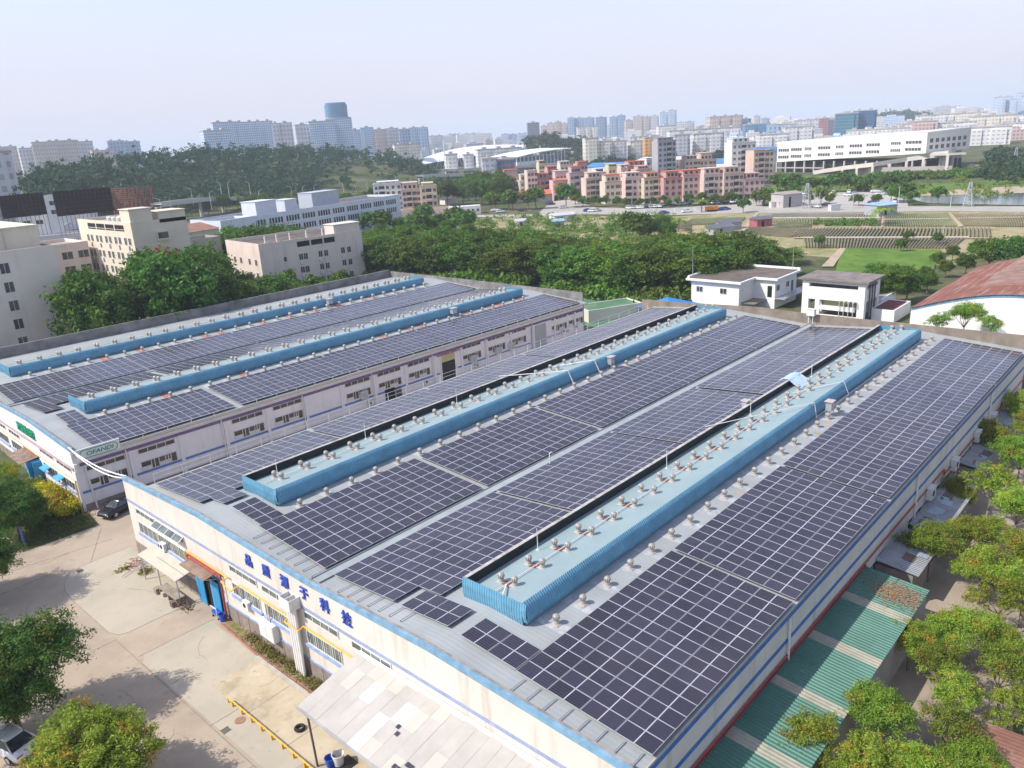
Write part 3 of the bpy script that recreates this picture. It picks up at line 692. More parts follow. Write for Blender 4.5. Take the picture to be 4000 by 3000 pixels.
# ------------------------------------------------------------------ ground, yard, roads
def ground_mat(name, cols, scales, rough=.95, bump=0.0, kind='Object'):
    if name in MATS: return MATS[name]
    m, n, b, o = _new(name); v = _coord(n, kind=kind)
    c = cols[0]
    for q, (col, s, lo, hi) in enumerate(scales): c = _mix(n, _ramp(n, _noise(n, v, s, 6, .65), 0, 1, lo, hi), c, col)
    n.links.new(c, b.inputs['Base Color']); b.inputs['Roughness'].default_value = rough; b.inputs['Specular IOR Level'].default_value = .2
    if bump:
        bp = n.nodes.new('ShaderNodeBump'); bp.inputs['Distance'].default_value = bump; bp.inputs['Strength'].default_value = .7
        n.links.new(_noise(n, v, 3.0, 6), bp.inputs['Height']); n.links.new(bp.outputs[0], b.inputs['Normal'])
    return m
soil_green = ground_mat('scrub_ground', [(.085, .10, .035)], [((.16, .135, .075), .02, .45, .6), ((.06, .085, .028), .09, .42, .62), ((.24, .19, .12), .05, .6, .72), ((.20, .17, .10), .6, .6, .75)])
G = MB(); S = 12000
G.add([(-S, -S, 0), (S, -S, 0), (S, S, 0), (-S, S, 0)], [(0, 1, 2, 3)])
G.build('ground', soil_green, kind='structure')
conc = ground_mat('yard_concrete', [(.385, .31, .228)], [((.43, .35, .262), .25, .4, .6), ((.31, .25, .19), .07, .5, .66), ((.27, .22, .165), 1.4, .60, .74), ((.24, .20, .15), .45, .64, .76), ((.47, .39, .30), 3.0, .62, .75)], .85)
conc2 = ground_mat('pale_yard_concrete', [(.42, .375, .285)], [((.46, .40, .31), .3, .4, .6), ((.37, .335, .26), .1, .5, .66), ((.31, .275, .215), 1.8, .60, .75), ((.29, .26, .20), .5, .64, .76)], .85)
conc3 = ground_mat('stained_yard_concrete', [(.46, .38, .25)], [((.52, .44, .32), .35, .42, .6), ((.30, .24, .16), .22, .5, .66), ((.33, .27, .19), 1.5, .58, .72), ((.60, .53, .42), .8, .62, .72)], .85)
joint_m = mat('slab_joint', (.26, .22, .17), .95, .2, 2.0)
def rectpts(x0, y0, x1, y1): return [(x0, y0), (x1, y0), (x1, y1), (x0, y1)]
ground_poly('yard', rectpts(-60, 17.5, 24.5, 100), .004, conc)
ground_poly('yard', rectpts(23.0, 66, 118, 86), .0035, conc)
# pale apron slab with a rounded corner, right hand slab and the low forecourt
ap = [(23.3, 58.3), (17.2, 58.45)] + [(16.4 + .8 * (1 - math.sin(R(a))), 58.45 + .9 * (1 - math.cos(R(a)))) for a in range(80, -1, -20)][::1]
ap = [(23.3, 58.3), (17.3, 58.4), (16.7, 58.7), (16.35, 59.6), (16.3, 67.0), (16.45, 69.0), (16.9, 70.6), (17.7, 71.8), (19.0, 72.4), (23.3, 72.5)]
ground_poly('apron_slab', ap[::-1], .008, conc2)
ground_poly('apron_slab', [(16.6, 36), (22.0, 36), (22.0, 47.5), (22.2, 54.6), (16.9, 54.6), (16.4, 53.6)], .008, conc2)
ground_poly('forecourt', [(18.35, 17.6), (22.0, 17.6), (22.0, 47.2), (18.35, 47.2)], .012, conc3)
jt = MB()
for p, q in (((16.3, 30), (16.3, 58.3)), ((16.5, 54.6), (22.4, 54.6)), ((10, 66), (16.3, 66.4)), ((16.3, 43.5), (18.3, 43.5)), ((9, 47), (16.3, 47.3)), ((9, 38), (16.3, 38.2)), ((5, 58), (16.3, 58.2)), ((18.4, 38), (22, 38)), ((18.4, 42.6), (22, 42.8)), ((19.8, 72.4), (23.3, 79)), ((14, 77), (23, 75.5)), ((16.6, 49.6), (18.3, 49.7)), ((0, 73), (16.6, 73.3))):
    jt.bar((p[0], p[1], .014), (q[0], q[1], .014), .05, .006)
for a, b in zip(ap[:-1], ap[1:]): jt.bar((a[0], a[1], .012), (b[0], b[1], .012), .045, .006)
crk = random.Random(12)
for (x, y) in ((12, 64), (14, 52), (20, 65), (19.5, 50), (11, 44), (19, 76), (14, 70), (20.3, 44.5)):
    p = Vector((x, y, .0145)); a = crk.uniform(0, 6.28)
    for k in range(crk.randint(4, 9)):
        a += crk.uniform(-.6, .6); q = p + Vector((math.cos(a), math.sin(a), 0)) * crk.uniform(.3, .8); jt.bar(p, q, .025, .005); p = q
jt.build('slab_joint', joint_m, kind='structure')
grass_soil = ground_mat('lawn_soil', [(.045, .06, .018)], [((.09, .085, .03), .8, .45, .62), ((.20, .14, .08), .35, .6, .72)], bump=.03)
bedm = ground_mat('planting_soil', [(.26, .19, .11)], [((.18, .17, .05), .9, .42, .6), ((.34, .26, .17), 2.2, .5, .65), ((.12, .13, .035), .5, .55, .68)], bump=.03)
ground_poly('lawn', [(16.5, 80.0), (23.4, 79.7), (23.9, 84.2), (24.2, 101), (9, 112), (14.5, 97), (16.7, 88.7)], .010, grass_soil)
ground_poly('planting_bed', [(22.5, 53.4), (22.25, 48.0), (22.45, 41.0), (22.5, 36), (23.3, 36), (23.3, 53.4)][::-1], .02, bedm)
kb = MB()
for a, b in (((22.45, 53.5), (22.15, 48.0)), ((22.15, 48.0), (22.35, 36.0))): kb.bar((a[0], a[1], .06), (b[0], b[1], .06), .10, .14)
kb.build('bed_edging', mat('red_brick_edging', (.34, .15, .11), .9, .25, 2.0), label='low red brick edging along the weedy planting bed', cat='kerb')
kb = MB().box(21.75, 36, 0, 22.1, 47.4, .12)
kb.build('kerb', mat('concrete_kerb', (.42, .38, .31), .9, .2, 1.0), kind='structure')
# lane and dirt path on the right of the hall
dirt = ground_mat('packed_dirt', [(.33, .27, .205)], [((.38, .31, .24), .5, .4, .6), ((.24, .19, .14), .2, .5, .66), ((.22, .17, .12), 1.6, .6, .74)], bump=.01)
ground_poly('path', [(20, -1.5), (48.5, 5.3), (56, 5.0), (110, 2.5), (125, 6), (125, 16), (53.5, 16.2), (45, 11.6), (20, 11.6)], .006, dirt)
ground_poly('path', [(30, -20), (110, -8), (110, 2.2), (56, 4.6), (49, 4.8), (30, 1)], .005, ground_mat('leafy_verge', [(.22, .17, .10)], [((.09, .10, .03), .4, .42, .6), ((.30, .22, .14), 1.2, .5, .66)], bump=.03))
# ------------------------------------------------------------------ lean-to, canopy and fittings on the near hall
green_corr = mat('green_corrugated_sheet', (.06, .165, .12), .5, .15, .5, dirt=(.10, .20, .15), dirt_amt=.4, dscale=(.4, 1, 1))
skyl = mat('pale_skylight_sheet', (.30, .29, .22), .6, .2, .8, dirt=(.2, .2, .15), dirt_amt=.5, dscale=(1, 1, 1))
lt = thing('lean_to_shed', 'long green corrugated lean-to shed along the right wall of the near hall', 'shed', (25.5, 11.7, 0))
m = MB(); x = 0.0; LX = 28.0
strips = [(7.0 - .45, 7.0 + .45), (12.45 - .45, 12.45 + .45), (17.9 - .45, 17.9 + .45), (23.5 - .45, 23.5 + .45), (1.5 - .45, 1.5 + .45)]
cols = []
while x < LX - .01:
    cols += [(x, 0.0), (x + .10, 0.0), (x + .15, .055), (x + .23, .055)]; x += .28
for (xx, o) in cols: m.v += [(xx, -.15, 3.26 + o), (xx, 4.28, 3.62 + o)]
for i in range(len(cols) - 1):
    xm = (cols[i][0] + cols[i + 1][0]) / 2
    m.f.append((2 * i, 2 * i + 2, 2 * i + 3, 2 * i + 1)); m.m.append(1 if any(a < xm < b for a, b in strips) else 0)
m.build('roof', [green_corr, skyl], lt)
MB().box(0, 0, 0, LX, .15, 3.2).box(LX - .15, .15, 0, LX, 4.2, 3.2).build('wall', mat('dusty_grey_wall', (.42, .38, .35), .9, .15, .5, dirt=(.25, .21, .17), dirt_amt=.6, dscale=(.6, .6, .3)), lt)
MB().box(0, 4.12, 3.66, LX, 4.26, 3.78).build('flashing', mat('dark_red_flashing', (.20, .06, .05), .7, .2), lt)
lf = MB()
for i in range(900):
    a = rnd.gauss(25.9, .75); b = rnd.gauss(1.4, 1.0)
    if 23.9 < a < 27.9 and -.1 < b < 4.1:
        z = 3.26 + (b + .15) * .081 + .06 + rnd.random() * .04; t = rnd.uniform(0, 3.14); L = rnd.uniform(.05, .13)
        c_, s_ = math.cos(t) * L, math.sin(t) * L
        lf.add([(a - c_, b - s_, z), (a + s_ * .4, b - c_ * .4, z + .02), (a + c_, b + s_, z), (a - s_ * .4, b + c_ * .4, z + .02)], [(0, 1, 2, 3)])
lf.build('fallen_leaves', mat('dry_leaves', (.30, .17, .09), .9, .35, 3.0), None, loc=(25.5, 11.7, 0), label='heap of dry brown leaves on the far end of the green lean-to roof', cat='leaf litter', kind='stuff')
# red service pipe along the right wall
MB().path([(0, -.12, 3.95), (50, -.12, 3.95), (50, -.12, 3.4), (84, -.12, 3.4)], .06).build('fire_pipe', red_pipe, None, loc=H1, label='dark red pipe running along the right wall above the green lean-to', cat='pipe')
# low sheds with sheet roofs further along the right wall
sheet_grey = mat('weathered_grey_sheet', (.33, .34, .35), .7, .25, .6, dirt=(.15, .14, .13), dirt_amt=.7, dscale=(.5, .5, .5), corr=(0, .25, .03))
for i, (x0, x1, y0, zt, lab) in enumerate(((56, 62, 13.2, 2.7, 'small grey roofed shed against the right wall, just past the green lean-to'), (64, 76, 13.6, 2.3, 'low patched sheet-roofed shed against the right wall behind the trees'), (79, 97, 13.9, 2.4, 'farthest low grey shed against the right wall'))):
    t = thing('side_shed', lab, 'shed', (x0, y0, 0))
    MB().box(0, .1, 0, x1 - x0, 15.95 - y0, zt - .1).build('wall', plinth_m, t)
    r_ = MB()
    r_.add([(-.2, -.3, zt), (x1 - x0 + .2, -.3, zt), (x1 - x0 + .2, 15.9 - y0, zt + .35), (-.2, 15.9 - y0, zt + .35)], [(0, 1, 2, 3)])
    for k in range(int((x1 - x0) * 1.2)):
        a = rnd.uniform(0, x1 - x0 - 1.2); b = rnd.uniform(-.2, 1.2)
        r_.add([(a, b, zt + .04 + (b + .3) * .12), (a + 1.1, b, zt + .045 + (b + .3) * .12), (a + 1.1, b + .8, zt + .14 + (b + .3) * .12), (a, b + .8, zt + .14 + (b + .3) * .12)], [(0, 1, 2, 3)], rnd.choice((1, 2)))
    r_.build('roof', [sheet_grey, mat('pale_blue_sheet', (.34, .40, .47), .6, .2), mat('brown_board', (.16, .12, .09), .8, .3)], t)
# air conditioner outdoor units



AC_C = MB().box(-.42, -.32, 0, .42, 0, .70, 0); AC_C = AC_C.mesh('casing', ac_white)
AC_F = MB(); AC_F.lathe([(.19, 0), (.19, .02)], n=18); AC_F = AC_F.mesh('fan_grille', black_m)
AC_B = MB().box(-.36, -.3, -.06, -.30, .08, 0).box(.30, -.3, -.06, .36, .08, 0).mesh('bracket', galv_m)
def ac(loc, rz, lab, s=1.0, grp=None, parts=True):
    t = obj('air_conditioner', AC_C, None, loc, rz, lab, 'air conditioner', grp); t.scale = (s, s, s)
    if parts:
        f_ = obj('fan_grille', AC_F, t, (-.08, -.325, .35)); f_.rotation_euler = (math.pi / 2, 0, 0); obj('bracket', AC_B, t)
    return t
ac((23.28, 50.0, 2.42), -math.pi / 2, 'white air conditioner on the sunlit gable right of the blue doorway', .95)
ac((23.28, 63.6, 2.75), -math.pi / 2, 'white air conditioner above the long beige awning on the near gable', 1.0)
for i, (x, z) in enumerate(((69.0, 3.0), (76.5, 3.0), (85.0, 3.0), (91.5, 2.9), (97.0, 2.9))):
    ac((x, 15.96, z), 0, 'white air conditioner on the shaded right wall, %s from the camera end' % nth(i + 1), 1.5, 'air conditioners on the right wall')
for i, x in enumerate((47.0, 78.2, 81.8, 57.3, 36.9)):
    p = M2 @ Vector((x, -.02, (1.25, 2.0, 2.0, 1.2, 1.0)[i]))
    ac(p, ROT2, ('white air conditioner low on the lane wall before the yellow lintel doorway', 'air conditioner under a lane window, first past the roller shutter', 'air conditioner under a lane window, second past the roller shutter', 'air conditioner low on the lane wall past the yellow lintel', 'small air conditioner low on the lane wall left of the dark doorway')[i], 1.0)
for i, x in enumerate((35.4, 56.0, 61.5, 64.6)):
    t = obj('window_cooler', MB().box(0, -.55, 0, 1.0, .0, 1.0).box(-.04, -.6, .97, 1.04, .0, 1.03).mesh('casing', ac_white), None, M2 @ Vector((x, -.03, 2.25)), ROT2, 'white box cooler filling a lane window, %s from the camera end' % nth(i + 1), 'cooler', 'box coolers in the lane windows')
    MB().box(.08, -.57, .1, .92, -.55, .9).build('louvre', grey_shut, t)
# wall cabinet, duct with pipes, gas pipe, red frame, awnings
cbx = thing('wall_cabinet', 'tall white metal cabinet fixed low on the sunlit gable', 'cabinet', (23.3, 47.0, 1.25), -math.pi / 2)
MB().box(-.95, -.5, 0, .95, 0, 1.35).build('casing', ac_white, cbx); MB().box(-.9, -.515, .05, -.02, -.5, 1.3).box(.02, -.515, .05, .9, -.5, 1.3).build('door', ac_white, cbx)
MB().tube((.2, -.2, 1.35), (.2, -.2, 3.0), .05).tube((-.1, -.2, 1.35), (-.1, -.2, 2.9), .04).build('conduit', white_pvc, cbx)
dt = thing('wall_duct', 'square white hopper with white downpipes on the sunlit gable, left of the fourth blue character', 'duct', (23.3, 43.05, 0), -math.pi / 2)
h_ = MB(); h_.box(-.62, -.85, 5.55, .62, -.80, 6.35).box(-.62, -.05, 5.55, .62, 0, 6.35).box(-.62, -.80, 5.55, -.57, -.05, 6.35).box(.57, -.80, 5.55, .62, -.05, 6.35).box(-.62, -.85, 5.5, .62, 0, 5.55).box(-.03, -.8, 5.55, .03, -.05, 6.3)
h_.build('hopper', ac_white, dt)
for k in range(4): MB().tube((-.42 + k * .28, -.4, .15), (-.42 + k * .28, -.4, 5.55), .12, n=10).build('downpipe', white_pvc, dt)
gp = MB().path([(23.12, 59.2, 3.3), (23.12, 59.2, 4.22), (23.12, 52.3, 4.22), (22.55, 52.3, 4.2), (22.55, 51.1, 3.75), (23.12, 50.6, 4.22), (23.12, 43.9, 4.22), (22.7, 43.9, 4.1), (22.7, 42.2, 4.05), (23.12, 42.2, 4.22), (23.12, 36.2, 4.22)], .05, n=8)
gp.build('gas_pipe', yellow_pipe, None, label='yellow gas pipe with bends running across the sunlit gable', cat='pipe')
rf_ = MB().path([(23.15, 59.0, 3.0), (23.15, 59.0, 3.95), (23.15, 53.6, 3.95), (23.0, 53.6, 0)], .07).path([(23.0, 59.0, 3.85), (22.9, 58.4, 3.95), (22.9, 53.6, 3.95)], .05)
rf_.build('fire_pipe', red_pipe, None, label='red pipe over the brown awning, dropping beside the blue doorway', cat='pipe')
def awning(nm, lab, y0, y1, zw, zo, out, mm, posts=()):
    t = thing(nm, lab, 'awning', (23.3, 0, 0))
    MB().add([(0, y0, zw), (0, y1, zw), (-out, y1, zo), (-out, y0, zo), (0, y0, zw - .05), (0, y1, zw - .05), (-out, y1, zo - .05), (-out, y0, zo - .05)],
             [(0, 1, 2, 3), (7, 6, 5, 4), (0, 3, 7, 4), (1, 5, 6, 2), (3, 2, 6, 7)]).build('sheet', mm, t)
    for y in posts: MB().bar((-out + .1, y, 0), (-out + .1, y, zo - .05), .08).build('post', galv_m, t)
    for y in (y0 + .2, (y0 + y1) / 2, y1 - .2): MB().bar((0, y, zw - .7), (-out + .1, y, zo - .08), .05).build('strut', galv_m, t)
    return t
awning('door_awning', 'brown weathered sheet awning over the blue doorway', 54.4, 58.5, 3.85, 3.65, 1.15, mat('brown_weathered_sheet', (.22, .15, .11), .85, .35, 1.4, dirt=(.4, .33, .28), dirt_amt=.5, dscale=(1.5, 1.5, 1)))
aw = awning('sheet_awning', 'long beige sheet awning on posts left of the blue doorway', 58.5, 65.6, 2.7, 2.35, 1.7, mat('beige_sheet', (.50, .46, .37), .8, .12, .7), (58.6, 62, 65.2))
MB().bar((-1.02, 63.2, 2.64), (-1.0, 58.2, 2.64), .02).build('seam', joint_m, aw)
# white sheet canopy in front of the gable
can = thing('sheet_canopy', 'large white sheet canopy sloping out from the near gable on a dark post', 'canopy', (0, 0, 0))
cs = MB(); ys = [36.0 - .95 * k for k in range(22)]
crnd = random.Random(3)
for k in range(len(ys) - 1):
    xs = [23.28, 22.2, 20.9, 19.6, 18.55]
    for j in range(4):
        def zc(x): return 3.98 + (x - 18.55) * (1.06 / 4.73)
        a, b = xs[j], xs[j + 1]; mi = 0 if crnd.random() < .8 else (1 if crnd.random() < .65 else 2)
        ya, yb = ys[k] - .006, ys[k + 1] + .006; o = crnd.random() * .010
        cs.add([(a, ya, zc(a) + o), (b, ya, zc(b) + o), (b, yb, zc(b) + o), (a, yb, zc(a) + o)], [(0, 3, 2, 1)], mi)
cs.add([(23.28, 36, 4.99), (18.55, 36, 3.93), (18.55, 16, 3.93), (23.28, 16, 4.99)], [(0, 3, 2, 1)], 3)
cs.build('sheet', [mat('dull_white_sheet', (.43, .40, .355), .75, .10, .6, dirt=(.36, .33, .28), dirt_amt=.5, dscale=(.6, .6, 1)), mat('cream_sheet', (.50, .45, .385), .7, .06, .6), mat('fresh_white_sheet', (.72, .71, .68), .5, .03, .6), joint_m], can)
MB().bar((18.5, 36.05, 3.9), (18.5, 15.5, 3.9), .12, .14).build('edge_beam', mat('dull_grey_beam', (.36, .36, .34), .6), can)
for y in (35.1, 27.5, 20): MB().tube((18.72, y, 0), (18.60, y, 3.85), .07).build('post', mat('dark_post', (.13, .10, .09), .6), can)
MB().add([(23.27, 36, 5.06), (23.27, 16, 5.06), (23.0, 16, 4.98), (23.0, 36, 4.98)], [(0, 1, 2, 3)]).build('flashing', MATS['fresh_white_sheet'], can)
for (x, y, n) in ((20.8, 29.6, 1), (20.45, 29.3, 1), (19.05, 27.9, 3), (18.95, 27.3, 2), (19.5, 27.35, 2)):
    pn = MB(); z0 = 4.02 + (x - 18.55) * (1.06 / 4.73)
    for k in range(n): pn.add([(x - .13, y - k * .3, z0 - .02), (x + .13, y - k * .3, z0 + .04), (x + .13, y - k * .3 - .24, z0 + .04), (x - .13, y - k * .3 - .24, z0 - .02)], [(0, 3, 2, 1)])
    pn.build('dark_tile', mat('dark_tile', (.05, .045, .06), .4), can)
# ------------------------------------------------------------------ yard clutter
tp = MB()
for k in range(12):
    y = 44.6 - k * 1.15
    if y < 30: break
    tp.box(18.14, y - .04, 0, 18.26, y + .04, .42)
gr = thing('guard_rail', 'yellow pipe guard rail along the edge of the stained forecourt', 'guard rail', (0, 0, 0))
MB().path([(18.2, 44.6, .0), (18.2, 44.6, .42), (18.2, 30, .42)], .045).build('rail', yellow_pipe, gr)
for k in range(12): MB().box(18.13, 44.0 - k * 1.2 - .04, 0, 18.27, 44.0 - k * 1.2 + .04, .4).build('post', yellow_pipe, gr)
ty = MB()
N1, N2 = 24, 10
for i in range(N1):
    for j in range(N2):
        a, b = 2 * math.pi * i / N1, 2 * math.pi * j / N2
        ty.v.append(((.26 + .10 * math.cos(b)) * math.cos(a), (.26 + .10 * math.cos(b)) * math.sin(a), .11 + .105 * math.sin(b)))
for i in range(N1):
    for j in range(N2): ty.f.append((i * N2 + j, ((i + 1) % N1) * N2 + j, ((i + 1) % N1) * N2 + (j + 1) % N2, i * N2 + (j + 1) % N2)); ty.m.append(0)
ty.build('tyre', mat('tyre_rubber', (.022, .02, .02), .85, .3, 5.0), None, True, loc=(19.8, 38.6, .012), label='black tyre lying on the stained forecourt', cat='tyre')
MB().lathe([(.36, 0), (.36, .012), (.30, .016)], n=28).build('manhole_cover', mat('rusty_cover', (.30, .17, .12), .9, .25, 4.0), None, loc=(17.8, 42.4, .012), label='round rusty manhole cover beside the yellow guard rail', cat='manhole')
for loc, lab in (((16.75, 42.3, .010), 'small square drain grate on the slab near the manhole cover'), ((18.6, 71.6, .010), 'small dark drain grate on the pale rounded apron slab')):
    d_ = MB()
    for k in range(5): d_.box(-.25, -.2 + k * .09, 0, .25, -.15 + k * .09, .012)
    d_.box(-.28, -.24, 0, .28, -.22, .014).box(-.28, .24, 0, .28, .26, .014)
    d_.build('drain_grate', mat('grate_iron', (.10, .09, .085), .7), None, loc=loc, label=lab, cat='drain')
def bucket(loc, r, h, mm, lab):
    b_ = MB().lathe([(r * .78, 0), (r, h), (r * 1.06, h), (r * 1.06, h + .03), (r * .94, h + .03), (r * .72, .04)], n=22)
    return b_.build('bucket', mm, None, loc=loc, label=lab, cat='bucket')
bucket((19.25, 34.55, .012), .30, .55, mat('blue_plastic', (.03, .10, .48), .4), 'blue plastic bucket standing under the corner of the white canopy')
bucket((19.62, 34.2, .012), .36, .75, mat('white_plastic', (.68, .66, .62), .4), 'white plastic barrel beside the blue bucket under the canopy')
bucket((22.75, 53.75, .012), .26, .62, MATS['blue_plastic'], 'blue plastic bin at the end of the planting bed by the blue door')
MB().box(-.8, -.5, 0, .8, .5, .06).build('rubber_mat', black_m, None, loc=(19.6, 33.9, .012), label='flat black rubber mat under the two buckets', cat='mat')
tr_ = thing('hand_trolley', 'white framed trolley with a blue tray right of the blue doorway', 'trolley', (22.9, 54.6, 0))
MB().box(-.35, -.45, .35, .35, .45, .55).build('tray', MATS['blue_plastic'], tr_)
MB().path([(-.35, -.45, .05), (-.35, -.45, 1.0), (-.35, .45, 1.0), (-.35, .45, .05)], .03).build('handle', white_pvc, tr_)
for a in (-.4, .4):
    for b in (-.3, .3): MB().tube((b, a - .03, .08), (b, a + .03, .08), .08, n=10).build('wheel', black_m, tr_)
# bench and boxes under the beige awning, debris, bicycle-like scrap by the hall corner
bn = thing('work_bench', 'rough wooden bench with oddments under the beige awning', 'bench', (21.75, 60.2, 0))
MB().box(-.4, -1.6, .66, .4, 1.6, .72).build('bench_top', mat('grey_wood', (.30, .25, .20), .9, .3, 2.0), bn)
for y in (-1.5, 0, 1.5): MB().box(-.35, y - .05, 0, .35, y + .05, .66).build('leg', MATS['grey_wood'], bn)
for i, (x, y, s, lab, mm) in enumerate(((21.4, 62.1, .5, 'grey crate at the left end of the awning bench', 'grey_wood'), (21.5, 61.2, .35, 'small pale box on the ground by the bench', 'beige_sheet'), (21.3, 59.0, .45, 'brown box at the foot of the bench', 'brown_board'))):
    b_ = MB().box(-s / 2, -s / 2, 0, s / 2, s / 2, s).box(-s / 2 - .02, -s / 2 - .02, s * .8, s / 2 + .02, s / 2 + .02, s * .88)
    b_.build('crate', MATS[mm], None, loc=(x, y, .012), label=lab, cat='crate')
sc_ = MB()
for i in range(26):
    a = rnd.uniform(0, 6.28); L = rnd.uniform(.2, .7); x, y = rnd.gauss(21.6, .35), rnd.gauss(58.0, .5); z = rnd.uniform(.03, .4)
    sc_.bar((x, y, z), (x + L * math.cos(a), y + L * math.sin(a), z + rnd.uniform(-.02, .3)), .05)
sc_.build('scrap_heap', mat('rusty_scrap', (.17, .10, .07), .9, .35, 3.0), None, label='heap of rusty scrap between the bench and the blue doorway', cat='scrap', kind='stuff')
sc_ = MB()
for i in range(30):
    a = rnd.uniform(0, 6.28); L = rnd.uniform(.3, 1.1); x, y = rnd.gauss(22.3, .6), rnd.gauss(67.8, .7); z = rnd.uniform(.04, .5)
    sc_.bar((x, y, z), (x + L * math.cos(a), y + L * math.sin(a), z + rnd.uniform(-.02, .3)), .05, m=rnd.choice((0, 1)))
sc_.build('scrap_heap', [galv_m, red_pipe], None, label='red and grey metal scrap by the left corner of the near hall', cat='scrap', kind='stuff')
# blue notice board in the lawn
t = thing('notice_board', 'narrow leaning blue board standing at the lawn edge', 'sign', (17.1, 81.4, 0))
MB().box(-.05, -.28, .35, .05, .28, 2.0).build('board', mat('notice_blue', (.02, .09, .36), .5), t); MB().box(-.03, -.22, 0, .03, -.16, .35).build('leg', galv_m, t); MB().box(-.03, .16, 0, .03, .22, .35).build('leg', galv_m, t)
# blue window hoods of the second hall
for i, yy in enumerate((9.3, 4.9)):
    t = obj('window_hood', MB().add([(0, 0, 0), (0, -1.7, 0), (-.8, -1.7, -.22), (-.8, 0, -.22), (0, 0, -.05), (0, -1.7, -.05), (-.8, -1.7, -.27), (-.8, 0, -.27)], [(0, 1, 2, 3), (4, 7, 6, 5), (0, 3, 7, 4), (1, 5, 6, 2), (3, 2, 6, 7)]).mesh('window_hood', door_blue), None, M2 @ Vector((-.3, yy + .6, 3.0)), ROT2, ('blue window hood nearer the blue door of the second hall', 'blue window hood nearer the corner of the second hall')[i], 'window hood')
t = thing('door_awning', 'rusty brown awning over the blue door of the second hall', 'awning', M2 @ Vector((-.3, 14.6, 3.0)), ROT2)
MB().add([(0, -2.4, .25), (0, 2.6, .25), (-2.0, 2.6, 0), (-2.0, -2.4, 0), (0, -2.4, .2), (0, 2.6, .2), (-2.0, 2.6, -.05), (-2.0, -2.4, -.05)], [(0, 3, 2, 1), (4, 5, 6, 7), (3, 0, 4, 7), (1, 2, 6, 5), (2, 3, 7, 6)]).build('sheet', MATS['brown_weathered_sheet'], t)
MB().path([(-.05, -2.6, .3), (-.05, 2.8, .3)], .08).build('beam', red_pipe, t)
# ------------------------------------------------------------------ roof fittings
def rz1(y): return zroof(RPROF, y)
cd_ = MB().path([(5.0, 13.3, deck_z(13.3) + .12), (78.8, 13.3, deck_z(13.3) + .12)], .035, n=6).path([(4.9, 12.4, deck_z(12.4) + .25), (6.2, 13.3, deck_z(13.3) + .12)], .05)
for k in range(24): cd_.box(6 + k * 3.0, 13.25, deck_z(13.3), 6.06 + k * 3, 13.35, deck_z(13.3) + .1)
cd_.build('roof_conduit', white_pvc, None, loc=H1, label='white conduit running between ventilator pairs on the nearest blue monitor', cat='conduit')
cd_ = MB().path([(5.4, 39.5, deck_z(13.3) + .12), (78.8, 39.5, deck_z(13.3) + .12)], .035, n=6)
for k in range(24): cd_.box(6 + k * 3.0, 39.45, deck_z(13.3), 6.06 + k * 3, 39.55, deck_z(13.3) + .1)
cd_.build('roof_conduit', white_pvc, None, loc=H1, label='white conduit running between ventilator pairs on the second blue monitor', cat='conduit')
def cabinet(loc, lab, h=1.3, s=1.0):
    t = thing('junction_cabinet', lab, 'cabinet', loc)
    MB().box(-.45 * s, -.35 * s, .55, .45 * s, .35 * s, .55 + h * .7).build('box', galv_m, t)
    MB().box(-.62 * s, -.5 * s, .58 + h * .7, .62 * s, .5 * s, .63 + h * .7).build('lid', seal_m, t)
    for a in (-.4, .4):
        for b in (-.3, .3): MB().box(a * s - .03, b * s - .03, 0, a * s + .03, b * s + .03, .55).build('leg', galv_m, t)
cabinet((71.7, 25.8, rz1(9.8)), 'grey electrical cabinet on legs in the ventilator row of the right-hand slope', 1.25, .8)
cabinet((73.5, 52.4, rz1(36.4)), 'grey electrical cabinet on legs beside the second blue monitor', 1.25, .8)
cabinet((66.8, 32.0, rz1(16.2) + .5), 'grey box on the left edge of the nearest blue monitor', .9, .7)
p = M2 @ Vector((62, 9.5, zroof(LPROF, 9.5) + DZ2)); cabinet(p, 'small grey cabinet beside the front monitor of the second hall', 1.2)
p = M2 @ Vector((56, 36, zroof(LPROF, 36) + DZ2)); cabinet(p, 'small grey cabinet beside the farthest monitor of the second hall', 1.2)
bx = thing('inverter_box', 'white box on a post at the far end of the valley gutter', 'junction box', (107.1, 42.0, 7.5))
MB().box(-.35, -.55, 1.0, .35, .55, 1.9).build('box', ac_white, bx); MB().box(-.4, -.6, 1.9, .4, .6, 1.95).build('lid', ac_white, bx); MB().path([(-.1, .3, -.1), (-.1, .3, 1.0)], .05).path([(-.1, -.3, -.1), (-.1, -.3, 1.0)], .05).build('post', white_pvc, bx)
hs_ = MB().path([(35.2, 15.9, 9.4), (46.3, 10.6, 9.4), (46.3, 10.3, 7.9)], .035).path([(46.3, 10.4, 7.95), (58, 10.3, 7.95), (80, 10.3, 7.95)], .03)
hs_.path([(49.4, 14.0, 8.9), (54, 10.7, 9.4), (54.2, 10.2, 8.0), (49.5, 10.2, 7.95)], .03)
hs_.build('water_pipe', white_pvc, None, loc=H1, label='white pipe crossing the nearest blue monitor and running along its foot', cat='pipe')
MB().path([(36.6, 42.2, 9.4), (42.3, 36.9, 9.4), (42.5, 36.3, 7.9)], .05).path([(44, 40.5, 8.9), (47.3, 36.9, 9.4), (47.5, 36.3, 7.9)], .05).build('water_pipe', white_pvc, None, loc=H1, label='white pipe bent over the second blue monitor', cat='pipe')
sh = MB(); NX, NY = 8, 7
for i in range(NX):
    for j in range(NY):
        x = 51.6 + i * .42; y = 16.5 - j * .42
        z = 9.36 - max(0, j - 2) * .14 + .03 * math.sin(i * 1.3 + j) - (.2 if j == 0 else 0)
        sh.v.append((x + .25 * math.sin(j * .9), y, z))
